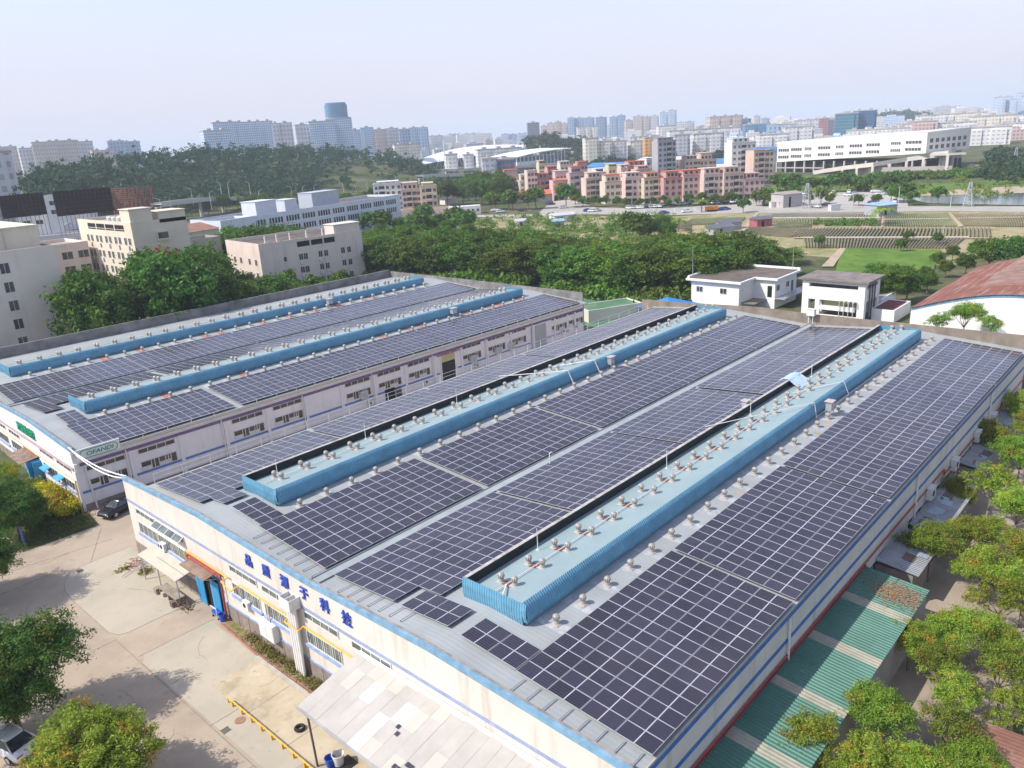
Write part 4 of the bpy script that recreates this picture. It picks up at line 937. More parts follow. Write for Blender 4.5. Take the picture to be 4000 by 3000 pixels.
for i in range(NX - 1):
    for j in range(NY - 1): sh.f.append((i * NY + j, (i + 1) * NY + j, (i + 1) * NY + j + 1, i * NY + j + 1)); sh.m.append(0)
sh.build('plastic_sheet', mat('pale_blue_tarpaulin', (.42, .55, .72), .45, .12, 1.2), None, True, loc=H1, label='pale blue plastic sheet draped over the left edge of the nearest monitor', cat='tarpaulin')
for i, (x, y, h) in enumerate(((10.9, 14.8, 1.6), (27.0, 14.8, 1.6), (42.0, 14.9, 1.5), (56.0, 14.8, 1.5), (7.6, 41.2, 1.3), (17.0, 41.1, 1.6), (29.0, 41.2, 1.6))):
    rd = MB().tube((0, 0, -.02), (0, 0, h), .035, .02, 6).box(-.1, -.1, 0, .1, .1, .03)
    rd.build('lightning_rod', white_pvc, None, loc=(23.6 + x, 16 + y, deck_z(y - (26.2 if y > 30 else 0))), label='thin white lightning rod, %s from near end, %s monitor of the near hall' % (nth(i + 1 if i < 4 else i - 3), 'nearest' if i < 4 else 'second'), cat='lightning rod', group='rods on the monitors')
MB().path([(23.2 - 23.6, 0, 0), (-.4, 0, .95), (-.15, 0, 1.0), (0, 0, .8)], .05).build('vent_pipe', white_pvc, None, loc=(48.5, 41.0, 7.45), label='white bent vent pipe standing in the valley between the arrays', cat='pipe')
# railing along the left eave of the near hall
rlg = thing('eave_railing', 'thin white railing along the left eave of the near hall', 'railing', H1)
MB().path([(1.5, 51.8, zroof(RPROF, 51.8) + .95), (82, 51.8, zroof(RPROF, 51.8) + .95)], .025, n=5).path([(1.5, 51.8, zroof(RPROF, 51.8) + .5), (82, 51.8, zroof(RPROF, 51.8) + .5)], .02, n=5).build('rail', white_pvc, rlg)
PST = MB().tube((0, 0, 0), (0, 0, .95), .03, n=6).mesh('post', white_pvc)
for k in range(31): obj('post', PST, rlg, (1.5 + k * 2.68, 51.8, zroof(RPROF, 51.8)))
rlg = thing('eave_railing', 'low white pipe rail along the panel edge of the second hall', 'railing', H2, ROT2)
MB().path([(4, -.95, 6.75), (83, -.95, 6.75)], .03, n=5).build('rail', white_pvc, rlg)
PST = MB().tube((0, 0, 0), (0, 0, .45), .03, n=6).mesh('post', white_pvc)
for k in range(30): obj('post', PST, rlg, (4 + k * 2.7, -.93, 6.3))
# thick white cables hung between the hall corners
cb = MB()
for o in (0, .14):
    pts = []
    A = Vector((23.7, 84.6 - o, 7.15)); B = Vector((23.6, 70.0, 7.85 - o * 1.5))
    for i in range(17):
        t = i / 16; p = A.lerp(B, t); p.z -= (.55 + o * 2.2) * 4 * t * (1 - t); pts.append(p)
    cb.path(pts, .06, n=7)
cb.build('cable', mat('white_cable', (.78, .78, .76), .5, .03), None, label='pair of thick white cables hanging between the corners of the two halls', cat='cable')
# ------------------------------------------------------------------ cars
def loft(m, secs, mi):
    """secs: list of closed rings with equal counts"""
    n = len(secs[0]); k = len(m.v)
    for s_ in secs: m.v += [tuple(p) for p in s_]
    for j in range(len(secs) - 1):
        for i in range(n): m.f.append((k + j * n + i, k + j * n + (i + 1) % n, k + (j + 1) * n + (i + 1) % n, k + (j + 1) * n + i)); m.m.append(mi)
    m.f.append(tuple(k + i for i in range(n))[::-1]); m.m.append(mi); m.f.append(tuple(k + (len(secs) - 1) * n + i for i in range(n))); m.m.append(mi)
car_glass = glass('car_glass', (.05, .06, .065), .05); car_lamp = mat('headlamp', (.75, .77, .8), .15, .03); car_tail = mat('tail_lamp', (.35, .02, .02), .3)
def car_meshes():
    b = MB()
    prof = [(-2.25, .45, .62, .78), (-2.15, .32, .80, .86), (-1.6, .25, .93, .90), (-.8, .22, .95, .91), (.4, .22, .95, .91), (1.2, .22, .92, .91), (1.9, .26, .83, .89), (2.25, .34, .70, .80), (2.38, .45, .58, .66)]
    secs = []
    for (x, z0, z1, w_) in prof: secs.append([(x, -w_ * .92, z0), (x, w_ * .92, z0), (x, w_, (z0 + z1) / 2), (x, w_ * .9, z1), (x, w_ * .55, z1 + .02), (x, -w_ * .55, z1 + .02), (x, -w_ * .9, z1), (x, -w_, (z0 + z1) / 2)])
    loft(b, secs, 0)
    roof = [(-1.05, 1.34, .58), (-.6, 1.43, .62), (.1, 1.45, .63), (.55, 1.40, .60)]
    secs = [[(x, -w_, z - .05), (x, w_, z - .05), (x, w_ * .85, z), (x, -w_ * .85, z)] for (x, z, w_) in roof]
    loft(b, secs, 0)
    for s_ in (-1, 1):   # pillars
        for (p, q) in (((-1.85, .80, .93), (-1.05, .60, 1.33)), ((1.25, .80, .92), (.55, .61, 1.38)), ((-.25, .85, .94), (-.25, .63, 1.42))): b.bar((p[0], s_ * p[1], p[2]), (q[0], s_ * q[1], q[2]), .07, .06)
    g = MB()
    secs = [[(-1.82, -.78, .92), (-1.82, .78, .92), (-1.80, .70, .94), (-1.80, -.70, .94)], [(-1.05, -.80, .93), (-1.05, .80, .93), (-1.05, .60, 1.31), (-1.05, -.60, 1.31)],
            [(.5, -.80, .93), (.5, .80, .93), (.5, .60, 1.37), (.5, -.60, 1.37)], [(1.22, -.77, .91), (1.22, .77, .91), (1.20, .70, .93), (1.20, -.70, .93)]]
    loft(g, secs, 0)
    wv = MB().lathe([(.20, -.10), (.32, -.10), (.33, -.06), (.33, .06), (.32, .10), (.20, .10)], n=18); rv = MB().lathe([(.20, .07), (.20, .105), (.08, .11)], n=12)
    lm = MB().box(-.05, -.2, -.07, .06, .2, .07)
    return b.mesh('car_body', black_m, True), g.mesh('window_glass', car_glass), wv.mesh('wheel', MATS.get('tyre_rubber')), rv.mesh('rim', galv_m), lm.mesh('headlight', car_lamp), MB().box(-.04, -.2, -.06, .05, .2, .06).mesh('tail_light', car_tail)
CARM = car_meshes()
PAINT = {k: mat(k + '_car_paint', c, .25, .03, 1.0, spec=.6) for k, c in (('black', (.012, .012, .014)), ('white', (.70, .70, .69)), ('silver', (.42, .43, .44)), ('blue', (.03, .07, .25)), ('grey', (.10, .105, .11)), ('red', (.30, .02, .02)), ('beige', (.45, .38, .28)))}
CAR0 = {}
def car(loc, rz, colour, lab, group=None, s=1.0):
    if colour not in CAR0:
        t = thing('parked_car', lab, 'car', loc, rz, group)
        me = CARM[0].copy(); me.materials.clear(); me.materials.append(PAINT[colour]); obj('body', me, t); obj('window_glass', CARM[1], t)
        for x in (-1.4, 1.42):
            for y, q in ((-.82, math.pi / 2), (.82, -math.pi / 2)):
                wh = obj('wheel', CARM[2], t, (x, y, .33)); wh.rotation_euler = (q, 0, 0); obj('rim', CARM[3], wh)
        for y in (-.55, .55): obj('headlight', CARM[4], t, (2.26, y, .58)); obj('tail_light', CARM[5], t, (-2.2, y, .66))
        CAR0[colour] = t
    else: t = dup(CAR0[colour], loc, rz, None, lab, group)
    if s != 1.0: t.scale = (s, s, s)
    return t
car((26.2, 81.2, .006), R(200), 'black', 'black saloon car parked at the mouth of the lane between the halls')
car((30.5, 76.9, .006), R(172), 'silver', 'silver car half hidden behind the left corner of the near hall')
car((7.2, 51.8, .006), R(105), 'white', 'white car under the big tree at the left edge')
# ------------------------------------------------------------------ trees
nrng = np.random.default_rng(11)
def leaf_cloud(name, mats, lobes, n, leaf, per=22, spread=.55, inner=.55, flat=.35, wid=.45, seed=1, mi=None):
    """leaf-sized rhombs gathered in clumps through the volume of several lobes (x, y, z, rx, ry, rz)"""
    g = np.random.default_rng(seed); L = np.array(lobes, float)
    vol = (L[:, 3] * L[:, 4] * L[:, 5]) ** .8; vol /= vol.sum()
    nc = max(4, n // per); w_ = g.choice(len(L), nc, p=vol)
    d = g.normal(size=(nc, 3)); d /= np.linalg.norm(d, axis=1)[:, None]; d[:, 2] = np.where(d[:, 2] < -.55, -d[:, 2] * .5, d[:, 2])
    r = inner + (1 - inner) * g.random(nc) ** .6
    r *= 1 + .14 * g.normal(size=nc)
    C_ = L[w_, :3] + d * L[w_, 3:] * r[:, None]
    k = np.repeat(np.arange(nc), per)[:n]; n = len(k)
    P = C_[k] + g.normal(size=(n, 3)) * spread * np.array([1, 1, .65])
    nr = d[k] * .7 + g.normal(size=(n, 3)) * .75 + np.array([0, 0, flat]); nr /= np.linalg.norm(nr, axis=1)[:, None]
    a = np.cross(nr, g.normal(size=(n, 3))); a /= np.linalg.norm(a, axis=1)[:, None]; b = np.cross(nr, a)
    s = leaf * (.6 + .8 * g.random(n))[:, None]
    V = np.stack([P - a * s, P + b * s * wid, P + a * s, P - b * s * wid], 1).reshape(-1, 3)
    me = bpy.data.meshes.new(name); me.vertices.add(4 * n); me.vertices.foreach_set('co', V.ravel())
    me.loops.add(4 * n); me.loops.foreach_set('vertex_index', np.arange(4 * n)); me.polygons.add(n)
    me.polygons.foreach_set('loop_start', np.arange(n) * 4); me.polygons.foreach_set('loop_total', np.full(n, 4))
    for q in (mats if isinstance(mats, (list, tuple)) else [mats]): me.materials.append(q)
    if mi is not None: me.polygons.foreach_set('material_index', mi(P, g).astype(np.int32))
    me.update(calc_edges=True); return me
bark = mat('grey_brown_bark', (.21, .165, .125), .95, .3, 2.0, bump=.02)
def trunk_mesh(h, lobes, r=.22, seed=1, bend=.3):
    g = random.Random(seed); m = MB()
    top = Vector((g.uniform(-bend, bend), g.uniform(-bend, bend), h)); m.tube((0, 0, -.1), top * .5 + Vector((0, 0, h * .0)), r * 1.15, r * .9, 8); m.tube(top * .5, top, r * .9, r * .7, 8)
    for lb in lobes:
        e = Vector(lb[:3]); mid = top.lerp(e, .5) + Vector((g.uniform(-.3, .3), g.uniform(-.3, .3), -.15))
        m.tube(top, mid, r * .5, r * .34, 6); m.tube(mid, e, r * .34, r * .16, 5)
        for q in range(3):
            o = Vector((g.uniform(-1, 1) * lb[3], g.uniform(-1, 1) * lb[4], g.uniform(0, .8) * lb[5])) * .75
            m.tube(mid.lerp(e, .5), e + o, r * .18, r * .05, 4)
    return m.mesh('trunk', bark, True)
def lobeset(R_, z0, z1, n, seed, flat=.8):
    g = random.Random(seed); out = [(0, 0, z0 + (z1 - z0) * .58, R_ * .62, R_ * .62, (z1 - z0) * .42)]
    for i in range(n):
        a = 2 * math.pi * i / n + g.uniform(-.4, .4); q = R_ * g.uniform(.42, .62); s = R_ * g.uniform(.40, .56)
        out.append((q * math.cos(a), q * math.sin(a), z0 + (z1 - z0) * g.uniform(.28, .75), s, s, s * flat))
    return out
LF_DARK = leafmat('dark_green_foliage', (.024, .060, .009), (.082, .160, .020), (.13, .21, .022), .7, .22, trans=.3)
LF_MID = leafmat('mid_green_foliage', (.034, .080, .010), (.112, .195, .024), (.19, .25, .028), .7, .25, trans=.3)
LF_BRIGHT = leafmat('bright_green_foliage', (.065, .135, .014), (.19, .29, .032), (.31, .33, .04), .6, .3, trans=.4)
LF_MANGO = leafmat('mango_foliage', (.06, .125, .015), (.20, .29, .034), (.36, .17, .035), .6, .5, trans=.4)
LF_MANGO2 = leafmat('mango_flower_foliage', (.085, .165, .018), (.27, .35, .04), (.46, .22, .04), .65, .6, trans=.4)
LF_YEL = leafmat('yellow_hedge_foliage', (.24, .25, .015), (.55, .50, .03), (.10, .14, .02), .6, .5, trans=.3)
LF_RED = leafmat('rusty_foliage', (.12, .05, .025), (.30, .12, .05), (.08, .10, .02), .6, .4, trans=.3)
LF_HAZY = leafmat('wood_foliage', (.008, .028, .010), (.028, .068, .018), (.06, .075, .022), .6, .03, trans=.2)
TREES = {}
def kind(key, mats, lobes, n, leaf, th, r, seed, **kw):
    TREES[key] = (leaf_cloud('crown', mats, lobes, n, leaf, seed=seed, **kw), trunk_mesh(th, lobes, r, seed))
for i in range(4):
    lb = lobeset(4.6, .9, 11.5, 8, 20 + i, 1.1)
    kind('broad%d' % i, (LF_DARK, LF_DARK, LF_MID, LF_BRIGHT)[i], lb, 11000, .25, 3.6, .26, 30 + i, per=34, spread=.42, inner=.7)
for i in range(3):
    lb = lobeset(3.0, 2.4, 6.4, 6, 50 + i, .75)
    kind('mango%d' % i, (LF_MANGO, LF_MANGO2, LF_MANGO2)[i], lb, 15000, .12, 2.2, .13, 60 + i, per=75, spread=.25, inner=.6, wid=.30)
for i in range(2):
    lb = lobeset(2.7, 2.2, 6.2, 5, 55 + i, .6)
    kind('sparse%d' % i, (LF_MANGO2, LF_MANGO)[i], lb, 5600, .12, 2.4, .12, 66 + i, per=70, spread=.21, inner=.55, wid=.30)
lb = lobeset(5.2, .6, 9.0, 10, 70, 1.0); kind('bigmango', leafmat('deep_mango_foliage', (.020, .050, .010), (.075, .135, .018), (.22, .17, .03), .55, .45, trans=.3), lb, 80000, .14, 3.0, .28, 71, per=90, spread=.33, inner=.72, wid=.32)
lb = lobeset(4.3, 1.6, 6.6, 9, 73, .8); kind('flowermango', leafmat('golden_tip_foliage', (.07, .13, .014), (.25, .29, .03), (.45, .23, .035), .8, .42, trans=.35), lb, 52000, .12, 2.2, .22, 74, per=95, spread=.24, inner=.7, wid=.32)
for i in range(2):
    lb = lobeset(2.6, 1.6, 6.2, 5, 80 + i, .95); kind('round%d' % i, (LF_DARK, LF_MID)[i], lb, 1500, .42, 2.0, .18, 81 + i, per=16, spread=.4, inner=.7)
lb = [(0, 0, .7, 1.5, 1.5, .75), (1.0, .4, .6, .9, .9, .6), (-.9, -.5, .55, .9, .8, .55)]
kind('hedge', LF_YEL, lb, 5200, .13, .4, .06, 90, per=24, spread=.22, inner=.7)
kind('shrub', LF_MID, lb, 1500, .26, .4, .06, 91, per=18, spread=.3, inner=.6)
kind('rusty', LF_RED, lobeset(3.4, 3.0, 11.0, 6, 95, .9), 4500, .34, 4.0, .24, 96, per=20, spread=.5, inner=.7)
def tree(key, loc, s, lab, group=None, cat='tree', nm=None, rz=None, sz=1.0, wide=0):
    t = thing(nm or 'tree', lab, cat, loc, rnd.uniform(0, 6.28) if rz is None else rz, group)
    t.scale = (s, s, s * sz)
    if wide: t.scale = (max(s, wide), max(s, wide), s)
    obj('trunk' if nm != 'shrub' else 'stem', TREES[key][1], t); obj('crown' if nm != 'shrub' else 'foliage', TREES[key][0], t)
    return t
def interp(x, tab):
    for (a, va), (b, vb) in zip(tab[:-1], tab[1:]):
        if a <= x <= b: return va + (vb - va) * (x - a) / (b - a)
    return tab[0][1] if x < tab[0][0] else tab[-1][1]
TOPS = [(1400, 905), (1550, 885), (1700, 885), (1850, 892), (2000, 905), (2200, 917), (2300, 930), (2400, 928), (2500, 926), (2600, 914), (2700, 908), (2800, 908), (2900, 918), (2980, 940), (3060, 990)]
TOPL = [(200, 965), (330, 1015), (430, 1050), (530, 1045), (575, 975), (640, 940), (720, 905), (785, 925), (840, 985), (900, 1030), (1000, 1072), (1100, 1088), (1180, 1100)]
def fit(p, tab, lo, hi, h=12.3):
    px, py = proj((p[0], p[1], 6)); return max(.35, zat(px, interp(px, tab) + rnd.uniform(lo, hi), Vector((p[0], p[1], 0))) / h)
# dense belt behind the halls, three rows deep
BASE = [(1400, 1082), (1700, 1100), (2000, 1112), (2250, 1132), (2500, 1165), (2700, 1170), (2950, 1120), (3060, 1105)]
BELT = 'trees of the dense belt behind the halls'
for row in range(3):
    k = 0; px = 1400 + row * 25
    while px < 3070:
        k += 1
        py = interp(px, BASE) - row * 34 + rnd.uniform(-8, 8)
        if row == 0 and 2050 < px < 2130: px += 66; continue
        tree(rnd.choice(('broad0', 'broad1', 'broad2', 'broad2', 'broad3') if px < 2200 else ('broad1', 'broad2', 'broad3', 'broad0', 'broad2')), at(px, py), fit(at(px, py), TOPS, (6, -12, -26)[row], (55, 25, -4)[row]),
             '%s tree from the left in the %s row of the dense belt behind the halls' % (nth(k), ('front', 'middle', 'back')[row]), BELT, wide=rnd.uniform(1.05, 1.3))
        px += 62 + rnd.uniform(-8, 8)
k = 0
for i in range(26):
    px = 1395 + i * 62
    if 2040 < px < 2140: continue
    k += 1; tree('shrub', at(px, interp(px, BASE) + 12), rnd.uniform(1.7, 2.6), '%s leafy undergrowth bush along the front of the tree belt' % nth(k), 'undergrowth along the tree belt', 'bush', 'shrub')
# low bushes at the foot of the belt
for k, (px, py) in enumerate(((1790, 1135), (2440, 1150), (2530, 1215), (2660, 1240), (1370, 1120), (1480, 1120))):
    tree('shrub', at(px, py), 1.7, '%s bush from the left at the foot of the tree belt' % nth((3, 4, 5, 6, 1, 2)[k]), 'bushes at the foot of the tree belt', 'bush', 'shrub')
# trees between the dormitories and the second hall
spots = [(50, 146), (57, 149), (64, 146), (71, 149), (78, 146), (85, 149), (92, 147), (54, 157), (61, 158), (68, 160), (76, 158), (83, 160), (90, 157), (58, 166), (66, 167), (84, 168), (91, 166), (97, 154), (52, 165), (74, 153), (88, 153), (103, 150), (95, 159), (101, 160), (106, 161), (111, 162), (109, 155)]
for k, (x, y) in enumerate(spots):
    key = rnd.choice(('broad0', 'broad1', 'broad2'))
    tree(key, (x, y, 0), min(1.75, fit((x, y, 0), TOPL, -10, 35)), '%s tree of the grove behind the second hall, counted from the nearest row' % nth(k + 1), 'grove between the dormitories and the second hall', wide=1.1)
tree('rusty', (70.5, 160, 0), 1.5, 'rusty red-brown crowned tree in the grove before the cream dormitory')
tree('broad3', (81, 164, 0), fit((81, 164, 0), TOPL, 0, 5), 'tall bright green tree just right of the rusty red tree')
for k, (px, py) in enumerate(((1130, 1175), (1240, 1170), (1330, 1140), (760, 1270), (640, 1290))):
    tree('round1', at(px, py), (1.1, .9, .8, .7, .8)[k], 'small tree by the pinkish flat-roofed block, %s from the left' % nth((3, 4, 5, 2, 1)[k]), 'small trees behind the second hall wall')
# trees before the long white office block
k = 0
for px, d, s in ((770, 225, 1.15), (850, 235, 1.1), (930, 225, 1.2), (1010, 235, 1.2), (1090, 228, 1.25), (1170, 235, 1.2), (1250, 230, 1.1), (1330, 228, 1.05), (1430, 215, 1.1), (1500, 222, 1.15), (1570, 230, 1.15), (1640, 245, 1.1), (1720, 255, 1.1)):
    k += 1; tree(('broad0', 'broad1', 'broad2')[k % 3], far(px, d), fit(far(px, d), [(750, 895), (900, 855), (1050, 838), (1150, 862), (1250, 872), (1350, 885), (1450, 900), (1570, 890), (1720, 885)], 0, 30), '%s tree from the left in front of the long white office block' % nth(k), 'trees in front of the long white office block')
# right hand clusters
k = 0
for px, py in ((3400, 1195), (3470, 1190), (3540, 1180), (3480, 1140), (3560, 1140), (3620, 1150), (3610, 1110), (3430, 1150)):
    k += 1; tree(('broad0', 'broad1', 'broad2')[k % 3], at(px, py), fit(at(px, py), [(3200, 1060), (3300, 1040), (3440, 1015), (3600, 1020), (3660, 1050)], 0, 40), '%s tree of the cluster right of the white frame tower' % nth(k), 'tree cluster right of the white frame tower')
k = 0
for px, py in ((3690, 1085), (3770, 1075), (3860, 1070), (3950, 1080), (4040, 1080), (3720, 1020), (3800, 1010), (3890, 1000), (3970, 985), (4060, 990), (3660, 1050)):
    k += 1; tree(('broad0', 'broad2', 'broad1', 'broad2')[k % 4], at(px, py), fit(at(px, py), [(3640, 1050), (3700, 1005), (3780, 960), (3850, 925), (3930, 885), (4060, 870)], 0, 40), '%s tree of the big cluster behind the rusty arched roof' % nth(k), 'tree cluster behind the rusty arched roof')
for k, (px, py) in enumerate(((3660, 1330), (3760, 1320), (3860, 1345))):
    tree('sparse1' if k != 1 else 'mango0', at(px, py + 10), (.8, .95, .8)[k], '%s thin tree from the left before the white arched gable' % nth(k + 1), 'thin trees before the white arched gable')
# row of thin flowering trees along the right of the near hall, placed by the middle of each crown
k = 0
for px, py, key, s in ((3140, 2890, 'mango2', .72), (3430, 2760, 'mango0', .72), (3400, 2985, 'mango1', .75), (3610, 2985, 'mango2', .7), (3560, 2480, 'mango1', .62), (3740, 2440, 'mango2', .72), (3845, 2200, 'mango1', .78),
                       (3640, 2110, 'mango0', .82), (3780, 2060, 'mango2', .7), (3905, 2330, 'sparse0', .8), (3715, 2690, 'sparse0', .72), (3930, 2610, 'sparse1', .75), (3720, 2850, 'sparse1', .66), (3610, 1800, 'mango0', .72), (3745, 1910, 'mango2', .6),
                       (3870, 1880, 'sparse0', .9), (3985, 1960, 'mango2', .85), (3890, 1690, 'mango2', .8), (3990, 1760, 'mango0', .85), (3985, 1570, 'mango1', .85), (4060, 1640, 'mango2', .9), (4050, 2150, 'mango1', .9), (3905, 2470, 'mango2', .62), (4010, 2280, 'sparse0', .8), (3860, 2060, 'mango1', .6), (3660, 2590, 'sparse1', .6), (3960, 2760, 'sparse0', .6), (3790, 2960, 'mango0', .6), ):
    k += 1; p = at(px, py, 4.4 * s); p.z = 0
    tree(key, p, s * (1.05 if key[0] == 's' else .92), '%s flowering tree along the right wall, counted from the camera end' % nth(k), 'flowering trees along the right wall')
# trees of the yard at the left edge
p = at(0, 2610, 5.0); p.z = 0; tree('bigmango', p, .80, 'big dark green tree at the left edge casting its shadow over the yard')
p = at(330, 2930, 4.0); p.z = 0; tree('flowermango', p, .86, 'broad tree with golden flower tips at the bottom left corner')
p = at(30, 1930, 4.6); p.z = 0; tree('bigmango', p, .62, 'dark tree on the lawn before the second hall gable')
p = at(-60, 1840, 4.0); p.z = 0; tree('flowermango', p, .7, 'orange tipped tree at the left edge of the lawn')
p = at(-150, 2200, 4.0); p.z = 0; tree('bigmango', p, .75, 'dark tree cut by the left edge beyond the road')
for k, (x, y, s) in enumerate(((20.8, 92.5, 1.4), (21.3, 90.0, 1.35), (22.2, 87.6, 1.25), (20.2, 88.6, 1.15), (22.6, 85.6, .9))):
    tree('hedge', (x, y, 0), s, 'yellow-leaved hedge bush on the lawn, %s from the blue door' % nth(k + 1), 'yellow hedge bushes on the lawn', 'bush', 'shrub')
for k, (x, y, s) in enumerate(((18.0, 88.5, 1.1), (19.6, 86.2, .8))):
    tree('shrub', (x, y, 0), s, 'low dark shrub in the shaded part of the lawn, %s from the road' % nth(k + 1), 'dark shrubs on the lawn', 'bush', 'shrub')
# tree ferns beyond the second hall
def frond_mesh(n, L, seed):
    g = random.Random(seed); m = MB()
    for k in range(n):
        a = 2 * math.pi * k / n + g.uniform(-.2, .2); up = g.uniform(.45, 1.0); pts = []
        for i in range(9):
            t = i / 8; pts.append(Vector((math.cos(a) * L * t, math.sin(a) * L * t, L * (up * t - .9 * t * t))))
        side = Vector((-math.sin(a), math.cos(a), 0))
        for i in range(1, 9):
            for q in range(3):
                p = pts[i - 1].lerp(pts[i], q / 3); d = (pts[i] - pts[i - 1]).normalized(); wl = L * .30 * math.sin(math.pi * min(.97, (i - 1 + q / 3) / 8 * .9 + .1))
                for s_ in (-1, 1): m.add([p, p + d * .05 + side * s_ * wl * .5 + Vector((0, 0, .03)), p + d * .28 + side * s_ * wl - Vector((0, 0, wl * .25)), p + d * .16 + side * s_ * wl * .4], [(0, 1, 2, 3)])
    return m.mesh('fronds', LF_BRIGHT)
FR = [frond_mesh(9, 3.2, 1), frond_mesh(11, 2.6, 2)]
STEM = MB().tube((0, 0, 0), (.2, .1, 3.0), .18, .12, 8).mesh('trunk', bark)
def palm(loc, s, lab, group=None, i=0):
    t = thing('palm', lab, 'palm', loc, rnd.uniform(0, 6), group); t.scale = (s, s, s)
    obj('trunk', STEM, t); obj('fronds', FR[i % 2], t, (.2, .1, 2.9))
palm((33, 142.5, 0), 1.5, 'bright fan-fronded palm behind the second hall wall, right of the beige block'); palm((38, 143, 0), 1.25, 'paler fronded palm right beside the brightest one', None, 1)
palm((13.5, 143, 0), 1.5, 'fronded palm at the left edge in front of the beige block', None, 1); palm((18.5, 142, 0), 1.1, 'small fronded palm under the beige block windows')
tree('shrub', (42, 142.8, 0), 1.8, 'rounded shrub behind the second hall wall beside the palms', None, 'bush', 'shrub')
# weeds in the planting bed
wm = leaf_cloud('weeds', leafmat('weed_leaves', (.12, .12, .03), (.22, .20, .06), (.30, .22, .10), .6, .8), [(0, 0, .1, .38, 5.4, .12), (0, 5.5, .1, .38, 3.2, .1)], 2600, .10, per=12, spread=.2, seed=5)
obj('weeds', wm, None, (22.85, 42.5, .03), label='ragged weeds and dry grass growing in the bed along the sunlit gable', cat='weeds', kind='stuff')
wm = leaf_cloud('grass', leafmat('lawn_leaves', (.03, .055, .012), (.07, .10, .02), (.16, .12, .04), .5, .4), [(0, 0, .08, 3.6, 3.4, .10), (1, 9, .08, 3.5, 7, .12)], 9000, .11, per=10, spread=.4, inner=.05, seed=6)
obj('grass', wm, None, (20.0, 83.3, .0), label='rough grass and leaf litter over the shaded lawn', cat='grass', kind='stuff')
wm = leaf_cloud('weeds', MATS['weed_leaves'], [(0, 0, .05, .5, .45, .1), (-.9, 2.2, .05, .9, .35, .08)], 500, .11, per=10, spread=.15, seed=8)
obj('weeds', wm, None, (22.2, 66.4, .01), label='small weeds sprouting by the scrap at the hall corner', cat='weeds', kind='stuff')
# ------------------------------------------------------------------ mid-distance buildings
cream = mat('cream_render', (.70, .61, .47), .85, .06, .25, dirt=(.36, .30, .22), dirt_amt=.45, dscale=(.5, .5, .06))
pinkish = mat('pinkish_render', (.70, .59, .51), .85, .06, .25, dirt=(.33, .27, .22), dirt_amt=.45, dscale=(.5, .5, .06))
cool_white = mat('cool_white_panel', (.62, .66, .72), .7, .05, .2, dirt=(.42, .44, .48), dirt_amt=.3, dscale=(.4, .4, .08))
roof_tar = mat('tarred_roof_deck', (.13, .105, .085), .95, .3, .3, dirt=(.24, .19, .15), dirt_amt=.6, dscale=(.25, .25, .25))
roof_pale = mat('pale_roof_deck', (.34, .30, .26), .95, .25, .3, dirt=(.18, .15, .13), dirt_amt=.6, dscale=(.25, .25, .25))
WINC = {}
def wmesh(w_, h_, panes=2, gl=None, fr=None, sill=False):
    key = (round(w_, 2), round(h_, 2), panes, gl.name if gl else '', fr.name if fr else '')
    if key not in WINC: WINC[key] = win_mesh(w_, h_, panes, gl or win_dark, fr or frame_white).mesh('window', [gl or win_dark, fr or frame_white])
    return WINC[key]
def place(root, me, face, u, z, W, D, name='window'):
    """front: y=0 face, right: x=W face, left: x=0 face; u runs left to right as seen from outside (front) or away from the front (sides)"""
    wd = max(v.co.x for v in me.vertices) - .07
    if face == 'f': return obj(name, me, root, (u, -.01, z), 0)
    if face == 'r': return obj(name, me, root, (W + .01, u, z), math.pi / 2)
    return obj(name, me, root, (-.01, u + wd, z), -math.pi / 2)
def block(nm, lab, cat, A, ang, W, D, H, wm, rm, wins=(), par=.8, boxes=(), group=None, zoff=0.0):
    t = thing(nm, lab, cat, (A[0], A[1], zoff), ang, group)
    p = .25; m = MB().box(0, 0, 0, W, D, H - par)
    m.box(0, 0, H - par, W, p, H).box(0, D - p, H - par, W, D, H).box(0, p, H - par, p, D - p, H).box(W - p, p, H - par, W, D - p, H)
    m.build('wall', wm, t)
    MB().box(p, p, H - par, W - p, D - p, H - par + .05).build('roof', rm, t)
    for (x0, y0, x1, y1, h, mm) in boxes:
        MB().box(x0, y0, H - par + .05, x1, y1, H + h).box(x0 - .2, y0 - .2, H + h, x1 + .2, y1 + .2, H + h + .18).build('roof_house', mm, t)
    for (face, u, z, me) in wins: place(t, me, face, u, z, W, D)
    return t
def ang_of(A, B): return math.atan2(B[1] - A[1], B[0] - A[0])
# beige block at the left edge
wt = wmesh(1.4, 1.7, 2)
bt = block('dormitory', 'beige tower block at the left edge with one column of windows', 'apartment block', (8, 152.8), 0, 40.3, 26, 21.2, mat('beige_render', (.70, .62, .52), .85, .05, .2, dirt=(.33, .29, .24), dirt_amt=.3, dscale=(.4, .4, .06)), roof_pale,  # one even beige base colour with streaked dirt
           [('f', 31.2, 17.5 - i * 3.2, wt) for i in range(5)] + [('f', 22.0, 17.5 - i * 3.2, wt) for i in range(5)])
MB().box(6, 2.5, 20.45, 38.9, 24, 24.6).box(5.8, 2.3, 24.6, 39.1, 24.2, 24.8).build('upper_storey', cream, bt)
MB().tube((30.5, 2.35, 20.4), (30.5, 2.35, 25), .09).build('downpipe', white_pvc, bt); MB().tube((33.5, 2.35, 21), (33.5, 2.35, 24.6), .07).build('downpipe', galv_m, bt)
